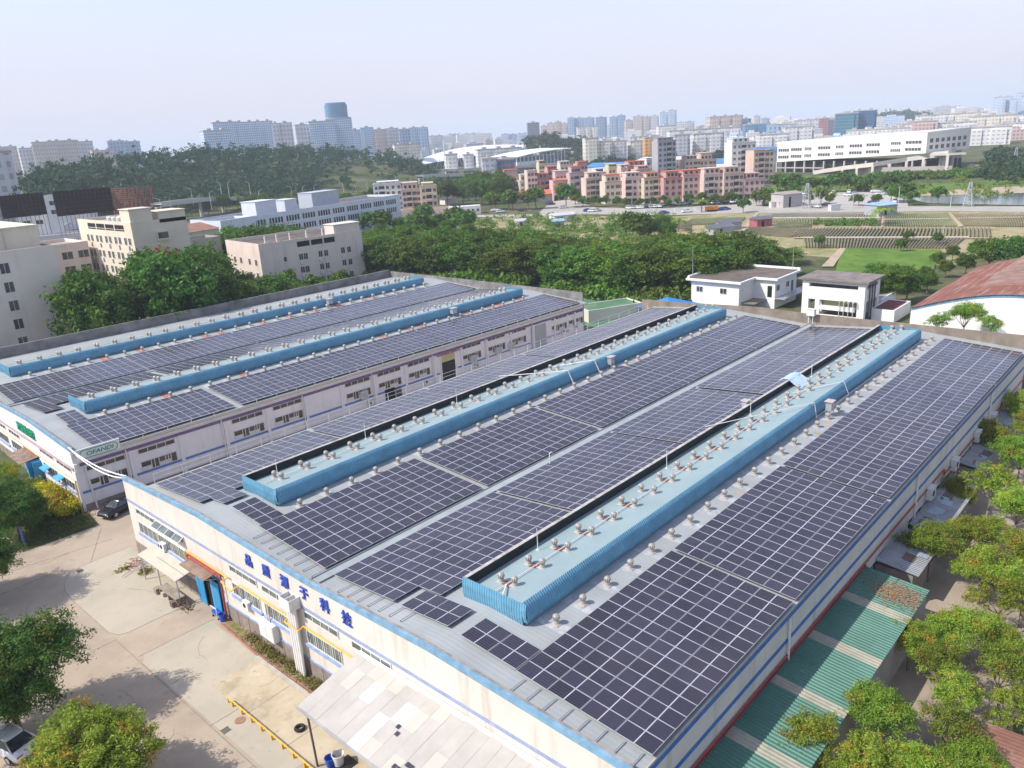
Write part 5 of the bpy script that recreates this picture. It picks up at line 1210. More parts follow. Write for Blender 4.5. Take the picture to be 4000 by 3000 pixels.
# cream dormitory: sunlit side with air conditioners
wd = wmesh(1.15, 1.45, 2)
wl = []
for f in range(5):
    for c in range(10): wl.append(('l', 1.4 + c * 2.55 + (c % 2) * -.45, 17.2 - f * 3.3, wd))
d1_ = block('dormitory', 'tall cream dormitory with rows of air conditioners on its sunlit side', 'apartment block', (69.5, 171.5), 0, 12.2, 29.2, 22.0, cream, roof_pale, wl + [('r', 3, 15, wd), ('r', 9, 15, wd)],
            boxes=((0.2, .2, 4.9, 5, 2.5, cream), (6.2, .0, 12.1, 6, 1.5, cream)))
MB().box(-.02, 3.8, 20.0, .05, 23.5, 21.3, 0).box(-.05, 8.5, 20.0, .06, 8.9, 21.3, 1).box(-.05, 13.5, 20.0, .06, 13.9, 21.3, 1).box(-.05, 18.5, 20, .06, 18.9, 21.3, 1).box(-.06, 3.8, 20.3, .04, 23.5, 20.4, 1).build('terrace_opening', [dark_hole, cream], d1_)
MB().box(5.0, -.6, 17.6, 7.4, 0, 19.6, 0).box(5.1, -.62, 18.0, 7.3, -.58, 19.3, 1).build('bay_window', [cream, win_dark], d1_)
for k in range(7): MB().lathe([(.7, 0), (.7, 1.2), (.55, 1.4)], (2.0 + (k % 2) * 1.8, 7.5 + k * 1.3, 21.3), 12).build('water_tank', ac_white, d1_)
kk = 0
for f in range(4):
    for c in range(5):
        kk += 1; ac((69.5 - .02, 171.5 + 2.9 + c * 5.1, 16.3 - f * 3.3), -math.pi / 2, 'air conditioner on the cream dormitory, %s row from top, %s from corner' % (nth(f + 1), nth(c + 1)), 1.0, 'air conditioners on the cream dormitory', parts=False)
# long low dormitory between the two
block('dormitory', 'lower beige wing between the beige tower and the cream dormitory', 'apartment block', (46, 193), 0, 22, 14, 17.5, pinkish, roof_pale, [('f', 2.5 + c * 3.4, 14.0 - f * 3.2, wmesh(2.2, 1.6, 2)) for c in range(6) for f in range(3)],
      boxes=((1, 4, 7, 9, 4.5, cream),))
# pinkish flat-roofed block with terraces
d2 = block('dormitory', 'pinkish flat-roofed four storey block beside the dense tree belt', 'apartment block', (98, 171.5), math.atan2(-2.5, 26.7), 28.6, 19.0, 13.6, pinkish, roof_tar,
           [('f', x, z, wmesh(1.05, 1.45, 2)) for z in (8.4, 5.2, 2.0) for x in (10.1, 11.4, 15.5, 17.1, 22.0, 23.8)] + [('f', 6.0, 8.6, wmesh(.7, 1.1, 1)), ('f', 6.4, 5.2, wmesh(.9, 1.3, 1))] + [('l', u, z, wmesh(1.1, 1.4, 2)) for u in (2.0, 5.6, 10.5, 14) for z in (8.3, 5.1)], par=1.0,
           boxes=((20.8, .3, 28.4, 5.0, 2.0, pinkish),))
MB().box(10.0, -.04, 11.6, 20.5, .0, 12.9, 0).box(10, -.1, 12.9, 20.5, .1, 13.62, 1).box(13.4, -.08, 11.6, 13.8, .05, 13, 1).box(17, -.08, 11.6, 17.4, .05, 13, 1).build('terrace_opening', [dark_hole, pinkish], d2)
MB().box(2.0, -1.6, 4.2, 7.6, 0, 4.5).build('entrance_canopy', mat('grey_canopy', (.45, .45, .47), .7), d2); MB().box(3.0, -.04, 0, 6.6, .02, 3.4).build('doorway', dark_hole, d2)
for k, x in enumerate((2, 5, 8.5, 13, 17.5)): MB().box(x, .4, 13.2, x + .35, .75, 15.2).build('roof_post', pinkish, d2)
block('roof_house', 'low dark grey roof house behind the pinkish block', 'building', (88, 193), 0, 12, 8, 14.5, mat('grey_render', (.33, .31, .27), .9, .12), roof_pale, [('f', 2, 11.6, wmesh(2.4, 1.2, 2))])
kk = 0
for z in (7.3, 4.1, .9):
    for x in (10.6, 15.9, 22.4):
        kk += 1; p = Vector((98, 171.5, 0)) + Matrix.Rotation(math.atan2(-2.5, 26.7), 3, 'Z') @ Vector((x, -.02, z))
        ac(p, math.atan2(-2.5, 26.7), 'air conditioner under a pinkish block window, %s counted from top left' % nth(kk), 1.0, 'air conditioners on the pinkish block', parts=False)
# long white office block behind the trees
wo = wmesh(.95, 1.9, 1, win_dark, cool_white)
wl = []
for f in range(4):
    for g_ in range(11):
        for c in range(5):
            if f < 3 or g_ > 5: pass
            wl.append(('f', 2.0 + g_ * 8.0 + c * 1.35, 10.4 - f * 3.3, wo))
wl = [q for q in wl if q[2] > 3.2][:160]
ob = block('office_building', 'long cool white office block with rows of narrow windows behind the trees', 'office block', (129, 243), math.atan2(19, 88), 91.5, 18, 13.9, cool_white, roof_tar, wl[:100], par=.9,
           boxes=((16.5, 4, 26, 11, 4.0, cool_white), (44, 4, 58.5, 11, 4.6, mat('grey_blue_render', (.45, .48, .54), .8, .06)), (32, 6, 38, 12, 3.2, cool_white)))
o = None
wm_ = MB()
for q in wl[100:]: wm_.box(q[1], -.03, q[2], q[1] + .95, .02, q[2] + 1.9)
o = wm_.build('window', win_dark, ob, kind='stuff')
for f in range(3): MB().box(0, -.12, 9.6 - f * 3.3, 91.5, 0, 9.9 - f * 3.3).build('sill_band', cool_white, ob)
block('annex', 'small cool white annex at the left end of the long office block', 'building', (121, 232), math.atan2(19, 88), 14, 10, 14.8, cool_white, roof_pale, [('f', 2 + c * 3, 11, wmesh(1.6, 1.2, 2)) for c in range(4)])
# low brick-red shed roofs behind the dormitory
for k, (x, y, w_, d_, h) in enumerate(((92, 215, 22, 16, 14.0), (118, 262, 40, 20, 10.0), (96, 250, 26, 20, 11))):
    t = thing('tiled_shed', '%s red-brown roofed shed behind the cream dormitory, from the left' % nth(k + 1), 'shed', (x, y, 0), .2, 'red-brown sheds behind the cream dormitory')
    MB().box(0, 0, 0, w_, d_, h).build('wall', cream, t)
    MB().extr([(-.5, h), (d_ / 2, h + 1.6), (d_ + .5, h)], 'x', -.4, w_ + .4).build('roof', mat('brown_tile_roof', (.28, .15, .10), .85, .25, .4, dirt=(.4, .3, .24), dirt_amt=.4), t)
# billboard scaffolds, mesh-dark from behind
bill_dark = mat('dark_billboard_back', (.035, .028, .028), .9, .3, .4); bill_red = mat('rusty_scaffold', (.34, .12, .09), .85, .3, .8)
for k, (x0, x1, yt0, yt1, yb, dd, red, lab) in enumerate(((-40, 137, 768, 755, 860, 275, 0, 'dark billboard scaffold at the left edge, seen from behind'), (176, 405, 748, 736, 850, 285, 0, 'wide dark billboard scaffold behind the cream dormitory'), (404, 566, 735, 733, 838, 292, 1, 'rusty red curved billboard scaffold right of the dark one'))):
    A = far(x0, dd); B = far(x1, dd + (6 if k < 2 else -6)); zt = (zat(x0, yt0, A) + zat(x1, yt1, B)) / 2; zb = zat(x0, yb, A)
    t = thing('billboard', lab, 'billboard', A, ang_of(A, B)); L_ = (B - A).length
    if not red: MB().box(0, .0, zb, L_, .25, zt).build('board', bill_dark, t)
    fr = MB(); n = int(L_ / 1.2)
    for i in range(n + 1):
        x = L_ * i / n; bow = -2.2 * math.sin(math.pi * i / n) if red else 0
        fr.bar((x, -.15 + bow, zb - 6), (x, -.15 + bow, zt), .10 if not red else .16)
        if i < n:
            x2 = L_ * (i + 1) / n; bow2 = -2.2 * math.sin(math.pi * (i + 1) / n) if red else 0
            for q in range(7 if not red else 13):
                z = zb + (zt - zb) * q / (6 if not red else 12); fr.bar((x, -.16 + bow, z), (x2, -.16 + bow2, z), .08 if not red else .14)
            fr.bar((x, -1.2 + bow, zb), (x2, -.15 + bow2, zt), .06)
    fr.build('scaffold', bill_red if red else mat('dark_scaffold', (.09, .06, .055), .85, .3, .6), t)
for k, (px, d_, w_, h, c_, lab) in enumerate(((20, 300, 60, 12.5, (.55, .56, .58), 'pale flat building under the left dark billboard'), (250, 310, 60, 14.5, (.50, .52, .56), 'pale building under the wide dark billboard'), (70, 330, 40, 20.5, (.62, .62, .62), 'white building just above the left dark billboard'), (190, 320, 22, 24.0, (.62, .62, .60), 'white stair tower between the two dark billboards'))):
    A = far(px - 60, d_); block('city_building', lab, 'building', A, R(-30), w_ * .6, 12, h, mat('pale_block_%d' % k, c_, .8, .08, .2), roof_pale, [('f', 2 + c * 4, h - 3.2 - f * 3, wmesh(2.2, 1.4, 2)) for c in range(int(w_ * .6 / 4)) for f in range(2)])
# white gatehouse, white frame tower, arched hall, blue tarpaulin
gh_w = mat('bright_white_render', (.78, .77, .75), .85, .04, .4, dirt=(.5, .47, .42), dirt_amt=.35, dscale=(.7, .7, .1))
gh = thing('gatehouse', 'white flat brown-roofed gatehouse with a recessed corner, beyond the near hall', 'building', (0, 0, 0))
fp = [(137.5, 68.0), (143.6, 68.0), (143.6, 63.6), (153.5, 63.6), (153.5, 78.2), (137.5, 78.2)]
MB().prism(fp, 0, 5.6).build('wall', gh_w, gh)
rp = [(136.7, 67.3), (142.9, 67.3), (142.9, 62.9), (154.3, 62.9), (154.3, 79), (136.7, 79)]
MB().prism(rp, 5.6, 6.0).build('eave', gh_w, gh); rp2 = [(137.1, 67.7), (143.3, 67.7), (143.3, 63.3), (153.9, 63.3), (153.9, 78.6), (137.1, 78.6)]
MB().prism(rp2, 6.0, 6.06).build('roof', roof_tar, gh); MB().box(153.5, 63, 6.0, 153.9, 78.8, 6.45).box(137, 78.4, 6.0, 153.9, 78.8, 6.45).build('parapet', gh_w, gh)
gw = wmesh(1.3, 1.0, 2)
for y in (77.0, 71.9): obj('window', gw, gh, (137.48, y, 3.4), -math.pi / 2)
for x in (144.2, 148.6): obj('window', gw, gh, (x, 63.58, 3.4), 0)
MB().box(143.57, 64.2, 2.2, 143.62, 65.1, 4.4).build('doorway', dark_hole, gh)
MB().box(151.0, 63.56, 2.2, 152.0, 63.62, 4.3).build('doorway', mat('blue_grey_door', (.10, .14, .2), .6), gh)
MB().box(143.6, 61.6, 1.9, 154.5, 63.6, 2.1).path([(143.6, 61.7, 3.1), (154.5, 61.7, 3.1)], .04).path([(143.6, 61.7, 2.6), (154.5, 61.7, 2.6)], .03).build('balcony', galv_m, gh)
MB().box(138.5, 65.2, 1.6, 143.6, 68.0, 1.75).build('porch_slab', old_concrete, gh)
for x, y in ((137.6, 78.0), (152.8, 64.2)): MB().tube((x, y, 6), (x, y, 12.5), .07, .03, 6).build('antenna_mast', galv_m, gh)
tw = thing('frame_tower', 'white concrete frame tower with open sides and a slab roof', 'tower', (0, 0, 0))
X0, X1, Y0, Y1 = 139.0, 146.5, 45.4, 56.4
cc = [(X0, Y0), (X0, Y1 - .0), (X1, Y0), (X1, Y1)]
for (x, y) in cc:
    sx = 1 if x == X0 else -1; sy = 1 if y == Y0 else -1
    MB().box(min(x, x + sx * 1.0), min(y, y + sy * 1.2), 0, max(x, x + sx * 1.0), max(y, y + sy * 1.2), 7.2).build('column', gh_w, tw)
MB().box(X0 + .05, Y0 + 1.2, 3.7, X0 + .55, Y1 - 1.2, 5.9).box(X0 + .05, Y0 + 1.2, 6.6, X0 + .55, Y1 - 1.2, 7.2).box(X0 + 1, Y0 + .05, 3.7, X1 - 1, Y0 + .5, 5.9).box(X0 + 1, Y0 + .05, 6.6, X1 - 1, Y0 + .5, 7.2).box(X1 - .55, Y0 + 1.2, 3.7, X1 - .05, Y1 - 1.2, 7.2).box(X0 + 1, Y1 - .5, 3.7, X1 - 1, Y1 - .05, 7.2).build('wall', gh_w, tw)
MB().box(X0 + .05, Y0 + 1.2, 0, X0 + .5, Y1 - 1.2, 1.0).box(X0 + .05, 53.2, 1.0, X0 + .5, 54.0, 3.7).box(X0 + .1, 47, 1.9, X0 + .4, 53.2, 2.7).build('sill_wall', gh_w, tw)
MB().box(X0 + .6, Y0 + .6, 3.6, X1 - .6, Y1 - .6, 3.8).build('floor_slab', old_concrete, tw)
MB().box(X0 - .6, Y0 - .7, 7.2, X1 + .6, Y1 + .6, 7.5).build('roof', mat('grey_brown_slab', (.20, .17, .15), .95, .3, .4, dirt=(.34, .30, .26), dirt_amt=.5), tw)
for k in range(4):
    y = 49.6 - k * .8; MB().path([(X0 - .15, y, .2), (X0 - .15, y, 3.5), (X0 - .15, y - .25, 3.9), (X0 - .15, y - .55, 3.9), (X0 - .15, y - .75, 3.5), (X0 - .15, y - .75, 2.6)], .07).build('vent_pipe', mat('pale_bent_pipe', (.55, .50, .42), .5), tw)
for k in range(3): MB().tube((X0 + 2 + k * 1.3, Y0 - .15, 0), (X0 + 2 + k * 1.3, Y0 - .15, 7.0), .12).build('downpipe', mat('dark_downpipe', (.10, .09, .09), .6), tw)
ar = thing('arched_hall', 'white hall with a rusty brown arched roof at the right edge', 'hall', (0, 0, 0))
arc = [(38.5 - 32 * i / 16, 3.1 + 3.6 * math.sin(math.pi * i / 16)) for i in range(17)]
MB().extr([(38.5, 0)] + arc + [(6.5, 0)], 'x', 141.5, 141.8).extr([(38.5, 0)] + arc + [(6.5, 0)], 'x', 184.7, 185).box(141.8, 38.2, 0, 184.7, 38.5, 3.1).build('wall', gh_w, ar)
rr_ = MB()
for (a, za), (b, zb) in zip(arc[:-1], arc[1:]): rr_.add([(141.2, a, za + .12), (185.3, a, za + .12), (185.3, b, zb + .12), (141.2, b, zb + .12)], [(0, 1, 2, 3)])
rr_.build('roof', mat('rusty_sheet_roof', (.23, .085, .055), .8, .25, .25, dirt=(.42, .36, .32), dirt_amt=.9, dscale=(.10, 1.2, .5), corr=(0, .5, .03)), ar)
bb = MB()
for (a, za), (b, zb) in zip(arc[:-1], arc[1:]): bb.add([(141.42, a, za - .35), (141.42, b, zb - .35), (141.42, b, zb + .14), (141.42, a, za + .14)], [(0, 1, 2, 3)])
bb.build('verge_band', edge_blue, ar)
rv = MB()
for (a, za), (b, zb) in zip(arc[4:9], arc[5:10]): rv.add([(150, a, za + .5), (185, a, za + .5), (185, b, zb + .5), (150, b, zb + .5)], [(0, 1, 2, 3)]).add([(150, a, za + .1), (150, b, zb + .1), (150, b, zb + .5), (150, a, za + .5)], [(0, 1, 2, 3)])
rv.build('ridge_vent', mat('dull_rusty_sheet', (.26, .15, .11), .8, .3, .4, dirt=(.42, .37, .33), dirt_amt=.6), ar)
tp_ = MB(); a = at(2600, 1185, 2.0)
tp_.add([(a.x - 5, a.y - 4, 1.6), (a.x + 5, a.y - 5, 1.5), (a.x + 5, a.y + 4, 1.6), (a.x - 4, a.y + 4, 1.7), (a.x, a.y - .5, 3.3)], [(0, 1, 4), (1, 2, 4), (2, 3, 4), (3, 0, 4)])
t = thing('tarpaulin_shelter', 'bright blue tarpaulin shelter left of the white gatehouse', 'shelter'); tp_.build('tarpaulin', mat('blue_tarpaulin', (.04, .22, .62), .5, .15, .5), t)
for dx, dy in ((-4.6, -3.6), (4.6, -4.6), (4.6, 3.6), (-3.6, 3.6)): MB().tube((a.x + dx, a.y + dy, 0), (a.x + dx, a.y + dy, 1.6), .06).build('post', galv_m, t)
block('low_shed', 'low red-brown roofed shed between the frame tower and the arched hall', 'shed', at(3490, 1262)[:2], 0, 9, 4, 2.2, gh_w, mat('maroon_roof', (.20, .06, .05), .8, .25, .5), par=.15)
block('low_shed', 'small flat grey shed right behind the frame tower', 'shed', at(3440, 1225)[:2], 0, 8, 6, 2.8, gh_w, roof_pale, par=.15)
MB().box(112.0, 8, 0, 112.25, 62, 2.4).box(111.9, 8, 2.4, 112.35, 62, 2.5).build('boundary_wall', old_concrete, None, label='stained concrete boundary wall behind the far end of the near hall', cat='wall')
# green court, pale low block and end of the lane
court = mat('green_court_paint', (.085, .19, .10), .85, .2, .3, dirt=(.26, .24, .14), dirt_amt=.7, dscale=(.15, .15, .15))
ground_poly('court', [at(2080, 1112)[:2], at(2330, 1300)[:2], at(2560, 1265)[:2], at(2500, 1180)[:2], at(2280, 1130)[:2]], .012, court)
cw = block('low_block', 'cream low block with a green roof at the far end of the lane', 'building', at(2300, 1262)[:2], R(-25), 12, 6, 2.4, mat('cream_low_wall', (.66, .62, .50), .85, .05), court, par=.25)
# ------------------------------------------------------------------ village of pastel apartment houses
PAL = {'salmon': (.58, .36, .30), 'coral': (.56, .29, .25), 'cream': (.62, .57, .46), 'tan': (.60, .45, .36), 'beige': (.62, .50, .38), 'mauve': (.52, .38, .37), 'pink': (.62, .40, .36), 'palepink': (.64, .47, .40), 'peach': (.62, .43, .34), 'white': (.66, .65, .62), 'grey': (.36, .36, .38), 'sand': (.62, .50, .34)}
PAL = {k: tuple(.82 * c + .18 * (sum(v) / 3) for c in v) for k, v in PAL.items()}
PM = {k: mat(k + '_stucco', v, .85, .06, .2, dirt=tuple(x * .6 for x in v), dirt_amt=.4, dscale=(.4, .4, .06)) for k, v in PAL.items()}
tile_red = mat('red_tile_trim', (.50, .14, .07), .8, .2, .8)
DIRV = R(-40.0)
BAL = {}
def balcony_mesh(w_, wm):
    key = (round(w_, 1), wm.name)
    if key not in BAL:
        m = MB().box(0, -.9, 0, w_, 0, .12, 0).box(0, -.9, .12, w_, -.82, .95, 0).box(.1, -.02, .12, w_ - .1, .02, 2.5, 1)
        BAL[key] = m.mesh('balcony', [wm, win_dark])
    return BAL[key]
VR = random.Random(5); WV = glass('village_glass', (.03, .028, .03), .3)
def apartment(lab, xl, xr, yb, yt, yt2, colr, bal=None, d=None, D=11.0, tile=False, cols=None, grp='pastel apartment houses of the village', back=False):
    A = at(xl, yb) if d is None else far(xl, d)
    dv = Vector((math.cos(DIRV), math.sin(DIRV)))
    r = ray(xr, yb); q = Vector((r.x, r.y)).normalized()
    # A + t*dv = s*q
    det = dv.x * (-q.y) - dv.y * (-q.x); W = (-A.x * (-q.y) + A.y * (-q.x)) / det
    W = abs(W); H = zat(xl, yt, A); wm = PM[colr]
    fl = max(2, round((H - .9) / 3.05)); fh = (H - .9) / fl
    wins = []; nc = cols or max(3, round(W / 2.6)); cw_ = W / nc
    bal = bal if bal is not None else (VR.randrange(1, nc - 1) if VR.random() < .6 else -1)
    ws = wmesh(1.35, 1.5, 2, WV, wm); wb = wmesh(2.1, 1.6, 3, WV, wm)
    for f in range(0 if back else 1, fl):
        for c in range(nc):
            if c == bal: continue
            wins.append(('f', (c + .5) * cw_ - .55 + VR.uniform(-.1, .1), f * fh + .95, wb if (c + 1) % 3 == 0 and cw_ > 2.3 and colr in ('tan', 'beige', 'peach') else ws))
        for u in (2.0, 6.0): wins.append(('r', u, f * fh + .95, ws))
    t = block('apartment_house', lab, 'apartment block', A, DIRV, W, D, H, wm, roof_pale, wins, par=.7, group=grp)
    if bal >= 0:
        for f in range(1, fl): obj('balcony', balcony_mesh(min(cw_ * 1.1, 3.2), wm), t, (bal * cw_ - .05 * cw_, -.01, f * fh + .05))
    MB().box(-.25, -.35, H - .1, W + .25, 0, H + .12).build('cornice', tile_red if tile else wm, t)
    if yt2:
        h2 = zat(xl, yt2, A) - H; a = VR.uniform(.02, .2) * W; b = W * VR.uniform(.75, .98)
        up = MB().box(a, 2.2, H - .65, b, D - 1, H + h2 - .3, 0).box(a - .3, 1.6, H + h2 - .3, b + .3, D - .8, H + h2, 1)
        for c in range(3): up.box(a + (b - a) * (.12 + c * .3), 2.14, H + .5, a + (b - a) * (.12 + c * .3) + 1.2, 2.2, H + min(h2 - .7, 1.9), 2)
        up.build('setback_storey', [wm, tile_red if tile else wm, win_dark], t)
    if not back:
        for c in range(max(2, round(W / 3.4))): MB().box(W * c / max(2, round(W / 3.4)) + .35, -.03, .1, W * (c + 1) / max(2, round(W / 3.4)) - .35, .02, 2.5).build('shop_shutter', VR.choice((grey_shut, dark_hole, win_dark)), t)
    return t
def P1(x, y): return (1900 + x / 3.687, 560 + y / 3.687)
def P2(x, y): return (2450 + x / 3.687, 530 + y / 3.687)
def apt(P, x0, x1, yb, yt, yt2, *a, **k):
    return apartment(a[0], P(x0, 0)[0], P(x1, 0)[0], P(0, yb)[1], P(0, yt)[1], P(0, yt2)[1] if yt2 else None, *a[1:], **k)
apt(P1, 258, 482, 800, 565, 385, 'stepped salmon apartment house at the left end of the village', 'salmon', 2, tile=True)
apt(P1, 490, 704, 800, 540, 450, 'cream-white apartment house, second from the left in the village', 'cream', -1)
apt(P1, 708, 925, 805, 512, 440, 'coral apartment house next to the cream-white one', 'coral', 2, tile=True)
ta = apt(P1, 970, 1205, 830, 540, 400, 'apartment house with two bright red tiled awnings', 'pink', 1)
for z in (7.6, 10.8): MB().extr([(-1.6, z), (0, z + .9), (0, z)], 'x', -.2, 9.5).build('tile_awning', tile_red, ta)
apt(P1, 1210, 1410, 830, 430, 335, 'tall mauve apartment house behind the round tree', 'mauve', 1, tile=True)
apt(P1, 1440, 1700, 855, 505, 425, 'tan apartment house right of the round tree', 'tan', 1)
apt(P1, 1715, 1985, 880, 560, 455, 'beige apartment house with a small red roof storey', 'beige', -1, tile=True)
apt(P2, -20, 238, 990, 605, 535, 'pink-tan apartment house with a full column of balconies', 'palepink', 0)
apt(P2, 245, 512, 985, 612, 540, 'sand-coloured apartment house with a red cornice', 'sand', 2, tile=True)
apt(P2, 525, 792, 980, 612, 520, 'strong pink-red apartment house mid row', 'coral', -1, tile=True)
apt(P2, 808, 1086, 965, 575, 500, 'salmon apartment house left of the pale pink one', 'salmon', -1, tile=True)
apt(P2, 1098, 1376, 960, 560, 475, 'pale pink apartment house with long dark balcony windows', 'palepink', 1)
apt(P2, 1386, 1668, 945, 545, 455, 'peach apartment house with wide shaded balconies', 'peach', 2)
apt(P2, 1678, 1966, 925, 625, 545, 'short pale pink apartment house at the right end of the village', 'pink', -1)
BK = 'apartment houses of the second village row'
apt(P2, 1843, 2092, 800, 215, None, 'tall salmon apartment house at the right end behind the short pale one', 'peach', 1, d=468, tile=True, grp=None, back=True)
apt(P2, 440, 700, 600, 75, 30, 'slim grey tower house rising over the middle of the village', 'grey', 2, d=472, grp=None, back=True)
apt(P2, 1520, 1838, 600, 100, 40, 'slim white tower house rising over the right of the village', 'white', 2, d=478, grp=None, back=True)
for k, (P, x0, x1, yt, yt2, c_, d_) in enumerate(((P1, 560, 740, 395, None, 'palepink', 445), (P1, 735, 880, 300, 250, 'sand', 520), (P1, 860, 1045, 385, 335, 'coral', 455), (P1, 1045, 1245, 320, 262, 'cream', 500), (P1, 1290, 1462, 300, 265, 'coral', 480),
                                                  (P1, 1560, 1730, 420, 365, 'white', 452), (P1, 1750, 1910, 350, 300, 'sand', 478), (P1, 1930, 2150, 360, 310, 'palepink', 470), (P2, -10, 275, 440, 375, 'coral', 470), (P2, 125, 335, 490, 440, 'salmon', 458), (P2, 275, 440, 350, 320, 'white', 490),
                                                  (P2, 700, 860, 390, 350, 'beige', 500), (P2, 840, 1055, 350, 290, 'tan', 480), (P2, 1045, 1280, 350, 250, 'peach', 490))):
    apt(P, x0, x1, 600, yt, yt2, '%s house from the left of the second village row, peeping over the front row' % nth(k + 1), c_, -1, d=d_, back=True, grp=BK, tile=k in (2, 4, 8))
# three houses left of the village
for k, (x0, x1, yb, yt, yt2, c_, lab) in enumerate(((1468, 1577, 835, 720, 712, 'white', 'white flat-roofed apartment house, left of three below the bushes'), (1577, 1650, 838, 742, 715, 'tan', 'tan apartment house, middle of three left of the village'), (1650, 1714, 836, 726, 716, 'sand', 'yellowish apartment house, right of three left of the village'))):
    apartment(lab, x0, x1, yb, yt, yt2, c_, 1, D=14, grp=None)
block('low_shed', 'low brown roofed shed before the three apartment houses', 'shed', at(1570, 850)[:2], DIRV, 24, 9, 3.4, PM['tan'], MATS['brown_tile_roof'], par=.1)
block('site_container', 'long white cabin container beside the road left of the round trees', 'container', at(1757, 842)[:2], DIRV, 15, 6, 3.8, PM['white'], PM['white'], [('f', 1 + c * 2.4, 1.2, wmesh(1.1, 1.2, 1)) for c in range(6)], par=.1)
t = thing('tiled_pavilion', 'long low pavilion with a bright red tiled roof before the village', 'pavilion', at(1980, 795), DIRV)
MB().box(0, 0, 0, 31, 7, 3.6).build('wall', PM['mauve'], t); MB().extr([(-1, 3.6), (3.5, 5.8), (8, 3.6)], 'x', -.8, 31.8).build('roof', tile_red, t)
block('house', 'plain orange house above the bushes left of the village', 'house', far(1812, 520)[:2], DIRV, 12, 9, 10.5, PM['peach'], roof_pale)
for k, (px, py) in enumerate(((1720, 770), (1770, 780), (1740, 800), (1800, 765), (1690, 790))):
    t = thing('cottage', 'small grey-roofed cottage among the bushes left of the village, %s from the left' % nth((2, 4, 3, 5, 1)[k]), 'cottage', at(px, py), DIRV + .3 * k, 'cottages left of the village')
    MB().box(0, 0, 0, 7, 5, 2.8).build('wall', PM[('mauve', 'tan', 'white', 'tan', 'mauve')[k]], t); MB().extr([(-.4, 2.8), (2.5, 4.2), (5.4, 2.8)], 'x', -.4, 7.4).build('roof', (roof_tar, MATS['brown_tile_roof'])[k % 2], t)
# long factory sheds behind the village
shed_w = mat('white_shed_wall', (.60, .57, .52), .8, .06, .2); shed_r = mat('pale_shed_roof', (.52, .52, .53), .6, .08, .1)
for k, (x0, x1, yt, dd, D_, rm, lab) in enumerate(((2300, 2880, 660, 560, 30, shed_r, 'long pale factory shed right behind the village'), (2280, 2860, 640, 620, 30, mat('blue_shed_roof', (.06, .22, .42), .5, .12, .1), 'long blue-roofed factory shed behind the village'), (2480, 2700, 628, 690, 24, shed_r, 'second pale factory shed farther behind the village'), (2870, 3030, 590, 690, 30, mat('blue_shed_roof_deep', (.05, .16, .32), .5, .12, .1), 'deep blue roofed shed left of the white ramped building'))):
    A = far(x0, dd); B = far(x1, dd - 40); H = zat(x0, yt + (14 if k < 2 else 0), A)
    t = thing('factory_shed', lab, 'shed', A, ang_of(A, B)); L_ = (B - A).length
    MB().box(0, 0, 0, L_, D_, max(4, H)).build('wall', shed_w, t)
    MB().extr([(-.6, max(4, H)), (D_ / 2, max(4, H) + 2.4), (D_ + .6, max(4, H))], 'x', -.5, L_ + .5).build('roof', rm, t)
    MB().box(3, -.03, max(4, H) * .35, L_ - 3, .02, max(4, H) * .6).build('window_band', win_dark, t)
# ------------------------------------------------------------------ white building with the ramp
def PW_(x, y): return (3000 + x / 2.212, 450 + y / 2.212)
wb_m = mat('clean_cream_panel', (.74, .71, .63), .7, .04, .1); conc_m = mat('raw_concrete', (.42, .38, .34), .9, .12, .15, dirt=(.25, .22, .2), dirt_amt=.4, dscale=(.2, .2, .05))
A = at(*PW_(72, 492)); Bg = at(*PW_(1345, 505)); W = (Bg - A).length; an = ang_of(A, Bg)
wbt = thing('white_hall', 'large white angular building with strip windows and a curved concrete ramp', 'public building', A, an)
za = lambda x, y, P: zat(*PW_(x, y), P)
zt0, zt1, zb0, zb1 = za(72, 232, A), za(1358, 150, Bg), za(72, 405, A), za(1345, 330, Bg)
DW = 44.0
m = MB(); m.add([(0, 0, zb0), (W, 0, zb1), (W, 0, zt1), (0, 0, zt0), (0, DW, zb0), (W, DW, zb1), (W, DW, zt1 + 1), (0, DW, zt0)], [(0, 1, 2, 3), (1, 5, 6, 2), (5, 4, 7, 6), (4, 0, 3, 7), (3, 2, 6, 7), (0, 4, 5, 1)])
m.build('wall', wb_m, wbt)
MB().add([(1.5, 1.5, zt0 + .15), (W - 1.5, 1.5, zt1 + .15), (W - 1.5, DW - 1.5, zt1 + 1.15), (1.5, DW - 1.5, zt0 + .15)], [(0, 1, 2, 3)]).build('roof', mat('white_roof_membrane', (.74, .74, .74), .6, .04, .1), wbt)
wbw = mat('violet_grey_glass', (.075, .07, .095), .2, .2, 1.0)
for (a, b) in ((85, 190), (212, 315), (345, 408), (472, 582), (632, 700), (752, 858), (893, 1002), (1090, 1165), (1203, 1320)):
    u0, u1 = (a - 72) / 1286 * W, (b - 72) / 1286 * W; f = (u0 + u1) / 2 / W
    zt, zb = zt0 + (zt1 - zt0) * f, zb0 + (zb1 - zb0) * f
    for fz in (.36, .70):
        z = zt - (zt - zb) * fz; hh = (zt - zb) * .14
        mm = MB().box(u0, -.05, z - hh, u1, .3, z, 0).box(u0 - .2, -.14, z - hh - .25, u1 + .2, 0, z - hh, 1)
        for q in range(1, 5): mm.box(u0 + (u1 - u0) * q / 5 - .12, -.1, z - hh, u0 + (u1 - u0) * q / 5 + .12, 0, z, 1)
        mm.build('window', [wbw, wb_m], wbt)
for k in range(7):
    for fz in (.5, .82):
        z = zt1 - (zt1 - zb1) * fz; obj('window', wmesh(3.2, 2.2, 2, wbw, wb_m), wbt, (W + .02, 3 + k * 5.6, z), math.pi / 2)
MB().box(2, 3, 0, W - 2, DW - 3, zb0 - .3).build('open_storey', dark_hole, wbt)
